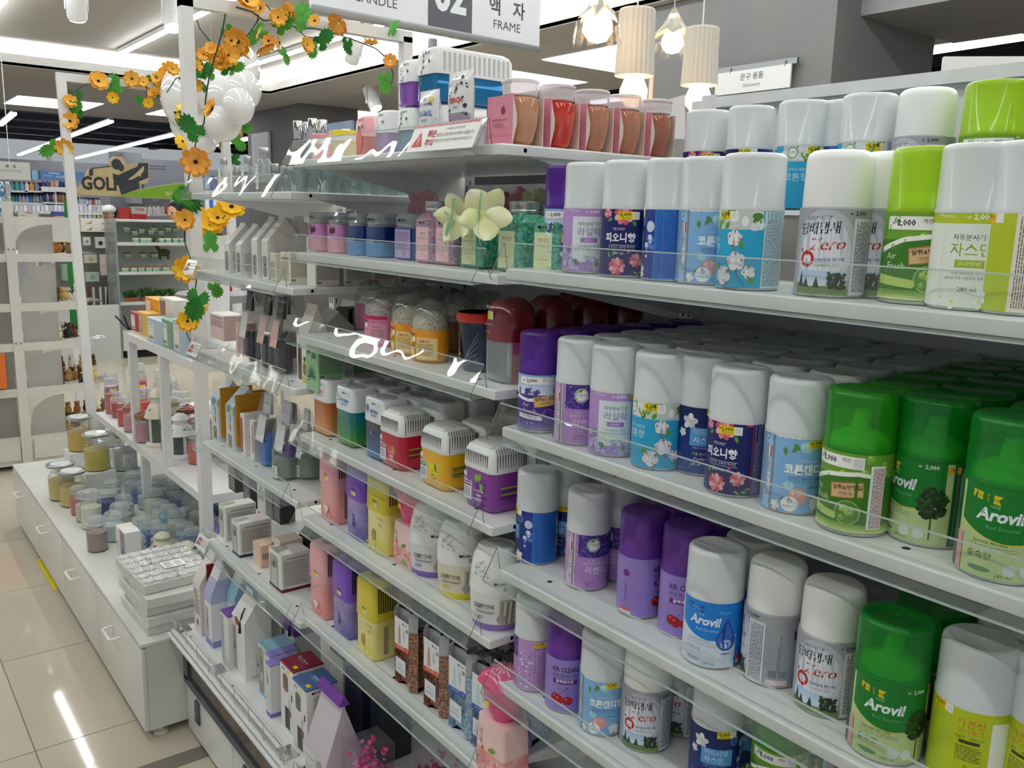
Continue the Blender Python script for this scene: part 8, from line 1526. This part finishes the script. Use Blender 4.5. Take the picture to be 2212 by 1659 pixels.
a = onZ(150, 745, 0); bgbox('low_cabinet', 'white low cabinet with black recess on the far floor', 'cabinet', 108, 672, 166, 702, -9.0, '#d6d5d0', d=.6)
# hook wall beyond: px 170-250
XH = -9.9
def hookwall():
    t0 = bgbox('hook_wall', 'grey-green hook wall beyond the far arch post', 'wall unit', 170, 498, 250, 700, XH-.1, '#77786f', d=.1)
    bgbox('shoe_boxes', 'white carton block printed with shoe pictures on the hook wall top', 'box', 174, 472, 238, 501, XH, '#dddad2', prints=lambda P, W, H_: [P.poly([(x-W*.12, v), (x+W*.12, v+H_*.28), (x+W*.08, v)], '#b08a78') for x, v in ((-W*.22, H_*.1), (W*.28, H_*.1), (-W*.22, H_*.58), (W*.28, H_*.58))])
    for k, (a, b, c, d, col) in enumerate(((180, 512, 196, 530, '#cfcfca'), (206, 512, 228, 536, '#d6d5d0'), (182, 550, 210, 568, '#cbc8b8'), (185, 588, 215, 608, '#b9c6b8'), (216, 550, 234, 595, '#e0cfcf'))):
        bgbox('blister_pack', ('small pack with grey ball, upper left', 'small pack with black ball, upper right', 'olive double-ball pack', 'sage double-ball pack', 'pink figure pack')[k]+' on the hook wall', 'pack', a, b, c, d, XH+.05, col, d=.04, prints=(lambda P, W, H_, k=k: P.ell(0, H_*.45, min(W, H_)*.25, min(W, H_)*.25, ('#8a8a96', '#3a3a40', '#b5ac7c', '#8aa890', '#e0a8a8')[k], n=16)))
    for k, (px, col) in enumerate(((196, '#7a3a24'), (205, '#e2e0da'), (220, '#e4e2de'), (232, '#e6e6e4'))):
        a = onX(px, 620, XH+.06); b = onX(px, 675, XH+.06); mb = MB(); mb.tube([(0, 0, a.z-b.z), (0, 0, .06)], .012, mat('tool_'+col.lstrip('#'), col, .5), 6); mb.ball((0, 0, .03), .05, mat('tool_'+('#c83a2c' if k < 3 else col).lstrip('#'), '#c83a2c' if k in (1, 2) else col, .5), 10, 6, sc=(.5, 1, 1)); tag(mb.build('kitchen_tool', None, (b.x, b.y, b.z)), ('dark wooden ladle', 'first red-headed white brush', 'second red-headed white brush', 'white ladle')[k]+' hanging on the hook wall', 'kitchen tool')
    a = onX(240, 590, XH+.1); b = onX(242, 690, XH+.1); mb = MB(); mb.tube([(0, 0, a.z-b.z), (0, .02, (a.z-b.z)*.5), (0, -.02, 0)], [.02, .06, .03], mat('umbrella_dark', '#2c2030', .6, vary=(8, '#7a2f5a', .5, .6)), 8); tag(mb.build('hung_umbrella', None, b), 'dark purple folded umbrella hanging at the hook wall edge', 'umbrella')
    bgbox('low_cabinet', 'white cabinet with dark recess under the hook wall', 'cabinet', 190, 688, 228, 722, XH+.1, '#c9c7bf', d=.5)
hookwall()
# succulent display
XS = -9.3
def plants():
    a = onX(262, 474, XS); b = onX(430, 474, XS); y0, y1 = a.y-.05, b.y+.2; zt = a.z; t = thing('plant_display', 'white plant display shelf with potted succulents beyond the counter', 'display shelf', (XS, (y0+y1)/2, 0)); W = y1-y0; wm = mat('display_white', '#c9ccca', .5)
    mb = MB(); mb.lo_hi((-.4, -W/2, 0), (-.38, W/2, zt), wm); mb.build('back', t); mb = MB(); mb.lo_hi((-.4, -W/2-.02, 0), (.0, -W/2, zt), film('side_acrylic', '#d9e2e2', .8, .35, '#c9d2d2', .1, (4, .3, .01))); mb.build('side_panel', t)
    zs = [onX(300, py, XS).z for py in (524, 587, 652)]
    for z in zs: mb = MB(); mb.lo_hi((-.38, -W/2, z-.03), (.0, W/2, z), wm); mb.build('shelf_board', t)
    mb = MB(); mb.lo_hi((-.4, -W/2, zt-.02), (.0, W/2, zt), wm); mb.build('top_board', t)
    zc_ = onX(300, 712, XS).z; mb = MB(); mb.lo_hi((-.4, -W/2, .08), (.02, W/2, zc_-.0), mat('cabinet_white2', '#d2d2cc', .45)); mb.build('base_cabinet', t); mb = MB(); mb.lo_hi((-.38, -W/2+.02, 0), (-.02, W/2, .08), M_black); mb.build('plinth', t)
    mb = MB(); mb.lo_hi((-.02, -W/2-.6, .0), (.0, -W/2, .55), mat('display_white', '#c9ccca')); mb.build('side_apron', t); return zs
zs = plants()
rd = random.Random(31); pg = mat('pot_mint', '#8fb59a', .5); pc = mat('pot_cream', '#e6e2d0', .5); pt = mat('pot_terracotta', '#a8603f', .6); sg = mat('succulent_green', '#3f5f48', .7, vary=(60, '#6a8a6a')); fg = mat('foliage_green', '#2f6a2a', .7, vary=(60, '#5a9a3c'))
def succ(px, py, w, kind, grp, zlift=0, Xo=-.06):
    p = onX(px, py, XS+Xo); zk = min(zs, key=lambda q: abs(q-p.z)); p.z = zk+.001 if kind == 'bush' or Xo > -.1 else max(p.z, zk+.001); s = (.8 if kind == 'bush' else .92)*w/1887*(p-Vector((0, 0, EYE))).length; t = thing('potted_plant', {'mint': 'small succulent among the ', 'terra': 'small succulent among the ', 'bush': 'leafy bush among the '}[kind]+grp, 'plant', p, 0, grp)
    mb = MB(); h = s*.8
    if kind == 'bush': mb.lathe([(s*.3, 0), (s*.4, h*.6), (0, h*.6)], pt, 12); mb.build('pot', t); mb = MB(); [mb.add([(0, 0, h*.6), (cos(a)*r*.6-sin(a)*s*.1, sin(a)*r*.6+cos(a)*s*.1, h*.6+z*.7), (cos(a)*r, sin(a)*r, h*.6+z), (cos(a)*r*.6+sin(a)*s*.1, sin(a)*r*.6-cos(a)*s*.1, h*.6+z*.7)], [(0, 1, 2, 3)], fg if rd.random() < .7 else sg) for a, r, z in [(rd.uniform(0, 6.28), rd.uniform(.3, .9)*s, rd.uniform(.1, 1.)*s) for _ in range(60)]]; mb.build('foliage', t)['kind'] = 'stuff'
    else:
        mb.box((0, 0, h*.33), (s, s*.9, h*.66), pg); mb.build('pot', t); mb = MB(); mb.box((0, 0, h*.78), (s*1.04, s*.94, h*.24), pc if kind == 'mint' else pt); 
        if kind == 'terra': mb.box((0, 0, h*.6), (s*1.02, s*.92, h*.12), pc)
        mb.build('rim', t); mb = MB(); [mb.ball((rd.uniform(-.3, .3)*s, rd.uniform(-.3, .3)*s, h*.95), s*.16, sg, 6, 4) for _ in range(6)]; mb.build('succulent', t)['kind'] = 'stuff'
for px in (292, 308, 320, 348, 362, 378, 392, 405): succ(px, 518, 12, 'mint', 'mint pots, front row of the top board')
for px, py in ((273, 500), (290, 508), (305, 503), (325, 506), (331, 501), (347, 508), (362, 500), (378, 502)): succ(px, py, 12, 'mint', 'mint pots, raised rows of the top board', Xo=-.2)
for px in (268, 288, 304, 320, 335, 357): succ(px, 580, 14, 'terra', 'terracotta-rimmed pots on the second board')
for px in (275, 309, 332): succ(px, 556, 13, 'terra', 'terracotta-rimmed pots raised on the second board', Xo=-.22)
p = onX(355, 560, XS-.2); mb = MB(); dm = mat('deer_brown', '#4f4632', .7); mb.ball((0, 0, .07), .05, dm, 10, 6, sc=(.6, 1.3, .8)); mb.tube([(0, -.05, .09), (0, -.08, .16)], .018, dm, 6); mb.ball((0, -.10, .17), .025, dm, 8, 5, sc=(.7, 1.4, .8)); [mb.tube([(q*.02, r, .05), (q*.02, r, 0)], .008, dm, 5) for q in (-1, 1) for r in (-.04, .04)]; [mb.tube([(q*.01, -.09, .18), (q*.02, -.08, .23)], .004, dm, 4) for q in (-1, 1)]; tag(mb.build('deer_figure', None, p), 'small dark green deer figure on the second board of the plant display', 'figurine')
for px, py, w in ((275, 640, 20), (292, 636, 22), (312, 640, 22), (328, 634, 24), (352, 642, 22), (372, 640, 22), (283, 648, 20), (318, 650, 24), (340, 650, 20)): succ(px, py+2, w, 'bush', 'leafy bushes on the third board of the plant display')
mb = MB(); p = onX(280, 715, XS); [mb.tube([(0, 0, 0), (0, d, .1), (0, d*1.6, .16)], .008, C('#1c2420'), 5) for d in (-.08, -.03, .04, .09)]; tag(mb.build('antler_twig', None, p), 'dark antler-like twig on the lowest board of the plant display', 'ornament')
# far walls
def far():
    XW = -22.; mb = MB(); mb.lo_hi((XW-.3, -6, 0), (XW, 20, onX(60, 345, XW).z), mat('far_wall_pale', '#d4d4d8', .7, vary=(.6, '#c9c9cf'))); struct('wall_left', mb)
    mb = MB(); mb.lo_hi((-26, 16.5, 0), (8, 16.8, 3.3), mat('far_wall_grey', '#9d9da0', .8)); struct('wall_back', mb)
    mb = MB(); a, b = onX(238, 385, XW+.05), onX(312, 470, XW+.05); mb.lo_hi((XW+.0, a.y, .6), (XW+.06, b.y, a.z+.6), mat('far_panel_grey', '#b4b5bd', .7)); struct('wall_panel', mb)
    bgbox('wall_poster', 'large pale grey wall poster behind the golf sign', 'poster', 308, 343, 402, 432, XW+.4, '#c6c7cf', d=.05, prints=lambda P, W, H_: (P.lines(-W*.45, H_*.72, W*.05, H_*.85, '#8c8e96', 60, seed=2), P.ell(-W*.25, H_*.1, 140, 170, '#a3a5ad', n=18)))
    bgbox('pillar_box', 'white square pillar left of the large wall poster', 'pillar', 278, 330, 308, 440, XW+.6, '#cfd0d4', d=.8)
    bgbox('hanging_sign', 'grey aisle sign lettered artificial flower at the left edge', 'sign', -20, 347, 67, 390, -11., '#c3c3c0', d=.05, prints=lambda P, W, H_: (P.text('조   화', 0, H_*.72, H_*.2, '#4a4a4c', bold=.02), P.text('ARTIFICIAL FLOWER', 0, H_*.5, H_*.12, '#55565a'), P.rect(-W/2, H_*.42, W/2, H_*.43, '#a9a9a6')))
    mb = MB(); p = onX(20, 347, -11.); mb.box((0, 0, .6), (.008, .008, 1.3), M_white); tag(mb.build('sign_rods', None, p), 'thin rods holding the artificial flower sign', 'rod')
    XF = -17.; bgbox('far_sign', 'blue oral care sign on the far shelves', 'sign', 86, 368, 148, 390, XF+.3, '#5c8ac0', pole=True, prints=lambda P, W, H_: (P.text('구강용품', W*.25, H_*.35, H_*.32, '#dfe8f4', bold=.02), P.rect(-W*.2, H_*.68, W*.2, H_*.82, '#b9cde6'), P.lines(-W*.4, H_*.25, -W*.05, H_*.5, '#a5bfe0', 30)))
    bgbox('far_sign', 'blue oral care sign repeated right of the far arch post', 'sign', 157, 371, 184, 391, XF+.3, '#6793c6', pole=True); bgbox('far_sign', 'small sky-blue picture board left of the blue sign', 'sign', 68, 368, 81, 388, XF+.3, '#8cc4e6', pole=True)
    bgbox('far_sign', 'white aisle sign numbered 25 on the far shelves', 'sign', 90, 404, 150, 416, XF+.6, '#dfe0e6', pole=True, prints=lambda P, W, H_: (P.rect(W*.02, 0, W*.27, H_, '#4c4d56'), P.text('25', W*.145, H_*.5, H_*.75, '#f0f0f2', bold=.03)))
    bgbox('far_sign', 'white price banner with red lettering above the hook panel', 'sign', 39, 455, 84, 470, -12.5, '#e6e4e2', pole=True, prints=lambda P, W, H_: (P.text('가격표', 0, H_*.66, H_*.36, '#cc5a52', bold=.02), P.rect(-W*.42, H_*.12, -W*.15, H_*.3, '#e0c040')))
    bgbox('far_sign', 'blue banner plate beside the green post', 'sign', 113, 457, 140, 467, -12.5, '#4a62b4', pole=True); bgbox('far_sign', 'red and white banner under the golf sign, left part', 'sign', 257, 448, 282, 470, -13., '#d84a44', floor=True); bgbox('far_sign', 'white banner with red letters under the golf sign', 'sign', 283, 446, 318, 462, -13., '#e0dad8', pole=True, prints=lambda P, W, H_: P.text('가격표', 0, H_*.55, H_*.5, '#cc5a52', bold=.02)); bgbox('far_sign', 'red ledge strip under the white banner', 'sign', 280, 462, 318, 470, -13., '#cc3a34', floor=True)
    bgbox('far_shelf', 'dark back of the far shelving with bottles', 'shelf', 20, 392, 145, 440, XF, '#2a3c50', d=.4, floor=True); bgbox('far_shelf', 'dark shelving right of the far arch post', 'shelf', 163, 426, 218, 468, XF, '#232d3c', d=.4, floor=True)
    bgbox('far_shelf', 'pale shelving block under the far bottles', 'shelf', 8, 440, 235, 475, XF+.5, '#c6c8ce', d=.4, floor=True)
    rd = random.Random(5)
    def row(x0, x1, y0, y1, n, cols, gname, X):
        if n: q0, q1 = onX(x0-3, y1, X), onX(x1+3, y1, X); mb = MB(); mb.lo_hi((-.5, 0, -.03), (.2, abs(q1.y-q0.y), 0), mat('bg_board', '#dcdcda', .5)); mb.lo_hi((-.5, .0, -q0.z), (-.44, .04, 0), M_white); tag(mb.build('far_board', None, (X, min(q0.y, q1.y), q0.z)), f'shelf board carrying the {gname}s far away', 'shelf')
        for i in range(n):
            a = x0+(x1-x0)*i/n; b = x0+(x1-x0)*(i+.86)/n; c = cols[i % len(cols)]; p0, p1 = onX(a, y1, X), onX(b, y0, X); mb = MB(); w = p1.y-p0.y; h = p1.z-p0.z; mt = mat('bg_'+c.lstrip('#'), c, .5)
            mb.rbox(w*.9, w*.9, [(0, 0), (h*.75, 0), (h*.82, w*.2), (h, w*.25)], mt, w*.2, 2); tag(mb.build('far_bottle', None, (X+.05, (p0.y+p1.y)/2, p0.z)), f'small {gname} on the far shelving', 'package', f'{gname}s on the far shelving')
    row(20, 52, 393, 411, 3, ['#4f9a9c', '#5aa3a0', '#6aa9bc'], 'teal carton', XF+.2); row(52, 84, 394, 411, 3, ['#e0d6d8', '#e6a05a', '#8a92b0'], 'pale or orange carton', XF+.2); row(88, 145, 391, 403, 6, ['#3f4f8a', '#4a5a98', '#e8a060', '#b4bcb4', '#3a3a7a'], 'navy or orange packet', XF+.25)
    row(24, 92, 421, 436, 9, ['#5a9a7a', '#5a7f94', '#a9b9cc', '#b4c4d4', '#a9bccf', '#3a8ad8', '#b9a9a8', '#b9c6d0', '#9ab4cc'], 'pump bottle', XF+.2); row(92, 145, 418, 436, 8, ['#5a4f9a', '#c8c8da', '#6a4f9c', '#e6c09a', '#e8a86a', '#9a86b4', '#e8963c', '#5a76b4'], 'coloured packet', XF+.25)
    row(164, 184, 428, 440, 4, ['#6a9a9c', '#b9c4d2', '#c9cfd8', '#aab9cc'], 'pale packet', XF+.2); row(184, 216, 430, 442, 5, ['#c9d0d8', '#b4c0d4', '#c94a4a', '#d9d4d0', '#cfd2da'], 'white or red packet', XF+.2); row(30, 235, 443, 456, 22, ['#dfe0e4', '#c9ccd2', '#e6e6e8', '#b9bcc4', '#d2d6dc'], 'white kitchen package', XF+.8); row(150, 235, 456, 470, 9, ['#d6d8dc', '#c2c6cc', '#d0c890', '#bcc8dc'], 'grey-white package', XF+.9); row(318, 400, 445, 462, 9, ['#e6e4e4', '#e8dcd8', '#f0eeec', '#d9d4dc', '#d44a48'], 'white novelty package', -14.)
    row(395, 480, 380, 410, 6, ['#b4a4d8', '#c9b9e0', '#e0e0e8', '#a8c4dc', '#2a58b0', '#e6e2a8'], 'pastel package', -12.); row(440, 480, 415, 470, 5, ['#d8dce4', '#2f62c0', '#c9d6e4', '#e8b890', '#dfe0ea'], 'bright package', -8.5)
    # curtains with drops at left
    bgbox('shower_curtain', 'white shower curtain with blue drop pattern at the left edge', 'curtain', -4, 392, 12, 466, -10.5, '#e2e8ee', d=.03, prints=lambda P, W, H_: gl(P, 24, -W*.45, W*.45, H_*.05, H_*.95, '#4a6a9a', 12, 22, 3, '#8ab4b8')); bgbox('shower_curtain', 'white shower curtain with grey pattern next to the drop curtain', 'curtain', 12, 392, 26, 462, -10.6, '#e4e4e6', d=.03, prints=lambda P, W, H_: gl(P, 14, -W*.4, W*.4, H_*.05, H_*.95, '#a9a9b0', 14, 26, 4))
    bgbox('wall_screen', 'low grey partition behind the spray can bay', 'partition', 1490, 300, 1500, 310, -3, '#9a9a9c') if False else None
    # right, beyond the back panel
    a = onY(2040, 122, 4.2); b = onY(2110, 160, 4.2); t = thing('hanging_sign', 'white aisle sign corner showing above the back panel at right', 'sign', (a.x, 4.2, a.z)); mb = MB(); mb.lo_hi((0, 0, -.5), (.9, .03, 0), mat('sign_board', '#d9d9db')); mb.build('board', t); P = P_(); P.text('노 트', 150, -110, 60, '#6a6a6e'); P.on_flat(Matrix.Translation((0, -.0005, 0)), t, 'lettering'); t.rotation_euler = (0, 0, .75)
far()
# golf sign of cardboard
def golf():
    X = -4.85; a, b = onX(158, 424, X), onX(402, 432, X); W = b.y-a.y; s = W/244; t = thing('golf_sign', 'cardboard golf sign with golfer silhouette and green hill', 'sign', (X, a.y, a.z)); Mr = Matrix.Rotation(pi/2, 4, 'Z')
    def pt(px, py): p = onX(px, py, X); return (p.y-a.y, p.z-a.z)
    out = [(158, 420), (158, 404), (178, 402), (182, 388), (188, 376), (192, 366), (240, 358), (238, 346), (246, 338), (262, 338), (270, 348), (272, 356), (300, 352), (322, 350), (322, 388), (318, 396), (300, 399), (303, 410), (340, 402), (402, 394), (402, 426), (385, 431)]
    mb = MB(); q = [pt(*p) for p in out]; n = len(q); mb.add([(0, y, z) for y, z in q]+[(-.03, y, z) for y, z in q], [tuple(range(n)), tuple(reversed(range(n, 2*n)))]+[((i+1) % n, i, i+n, (i+1) % n+n) for i in range(n)], mat('kraft_board', '#c8b48a', .7, vary=(30, '#c2ad82'))); mb.sharp = 30; o = mb.build('board', t)
    P = P_(); f = lambda px, py: (pt(px, py)[0]*1000, pt(px, py)[1]*1000)
    P.poly([f(*p) for p in ((254, 424), (290, 413), (340, 403), (402, 395), (402, 425), (385, 430))], '#7fae2c'); dk = '#3a4048'
    P.poly([f(*p) for p in ((243, 374), (255, 378), (268, 372), (282, 366), (296, 360), (300, 352), (320, 352), (320, 384), (300, 392), (302, 407), (262, 421), (254, 395), (244, 385))], dk); P.ell(*f(252, 355), 11*s*1000, 12*s*1000, dk, n=20); P.ell(*f(262, 362), 6*s*1000, 9*s*1000, dk, n=14)
    P.poly([f(*p) for p in ((276, 388), (292, 376), (306, 362), (311, 358), (311, 368), (304, 378), (306, 382), (300, 380), (284, 388))], '#c8b48a'); P.line(f(197, 364), f(240, 359), 2.2*s*1000, dk); P.poly([f(*p) for p in ((193, 366), (201, 364), (201, 380), (192, 379))], dk)
    hh = abs(f(0, 380)[1]-f(0, 416)[1])
    c = f(216, 398); P.text('GOLF', c[0]+2*s*1000, c[1], hh*1.15, '#33373c', bold=.035, sx=.82, res=2); P.text('필드', *f(366, 419), 10*s*1000, '#dfe8c0')
    P.on_flat(Matrix.Translation((.0005, 0, 0)) @ Mr, t, 'sign_print'); mb = MB(); mb.lo_hi((-.04, -.1, .02), (-.03, W*.9, .04), M_frame); mb.build('hanger', t)
golf()
# two shoppers far behind the displays
def person(label, px, py, X, hair, capc=None, shirt='#c9ccd2'):
    p = onX(px, py, X); t = thing('person', label, 'person', (p.x, p.y, 0), .6); sk = mat('skin', '#d9a888', .6, sss=.1); hz = p.z
    mb = MB(); mb.ball((0, 0, hz), .105, sk, 16, 12, sc=(.78, .92, 1.12)); mb.ball((0, -.10, hz-.01), .018, sk, 8, 5); [mb.ball((q*.085, 0, hz-.01), .02, sk, 8, 5, sc=(.5, 1, 1.4)) for q in (-1, 1)]; [mb.ball((q*.035, -.088, hz+.01), .011, mat('eye_dark', '#241a16', .4), 6, 4) for q in (-1, 1)]; mb.ball((0, -.088, hz-.055), .02, mat('lip_tone', '#b0685c', .5), 8, 4, sc=(1, .5, .35))
    E_ = lambda a, b, z: [(a*cos(2*pi*i/16), b*sin(2*pi*i/16), z) for i in range(16)]; mb.loft([E_(.05, .055, hz-.08), E_(.055, .06, hz-.15)], sk); mb.build('head', t)
    cm = mat('shirt_'+shirt.lstrip('#'), shirt, .8); mb = MB(); mb.loft([E_(.16, .10, hz-.75), E_(.15, .09, hz-.6), E_(.18, .11, hz-.35), E_(.2, .10, hz-.2), E_(.1, .07, hz-.145)], cm); [mb.tube([(q*.19, 0, hz-.2), (q*.23, 0, hz-.48), (q*.22, -.1, hz-.72)], [.055, .045, .035], cm, 8) for q in (-1, 1)]; mb.build('top', t)
    mb = MB(); [mb.tube([(q*.08, 0, hz-.74), (q*.09, -.02, .45), (q*.09, 0, .06)], [.09, .06, .045], mat('trousers_dark', '#2c2f38', .8), 10) for q in (-1, 1)]; mb.build('trousers', t); mb = MB(); [mb.ball((q*.09, -.05, .04), .05, C('#222428'), 10, 6, sc=(.8, 2, .8)) for q in (-1, 1)]; mb.build('shoe', t); mb = MB(); [mb.ball((q*.22, -.12, hz-.78), .04, sk, 8, 6, sc=(.6, .8, 1.3)) for q in (-1, 1)]; mb.build('hand', t)
    mb = MB(); mb.ball((0, .015, hz+.02), .112, mat('hair_'+hair.lstrip('#'), hair, .6), 16, 10, sc=(.85, .98, 1.08)) if True else None; h = mb.build('hair', t); h.location = (0, .02, .012)
    if capc: mb = MB(); mb.ball((0, 0, hz+.07), .115, mat('cap_cloth', capc, .7), 18, 8, sc=(.9, 1.05, .75)); mb.box((0, -.15, hz+.055), (.13, .12, .012), mat('cap_cloth', capc)); mb.build('cap', t)
person('person in a white cap seen beyond the plant display, head only', 236, 463, -15.5, '#1d1a1a', '#e9e8e4'); person('person with short black hair seen under the golf sign', 377, 462, -11.0, '#15151a', None, '#3a3f4a')
bpy.data.objects.remove(_co); bpy.data.curves.remove(_cu)
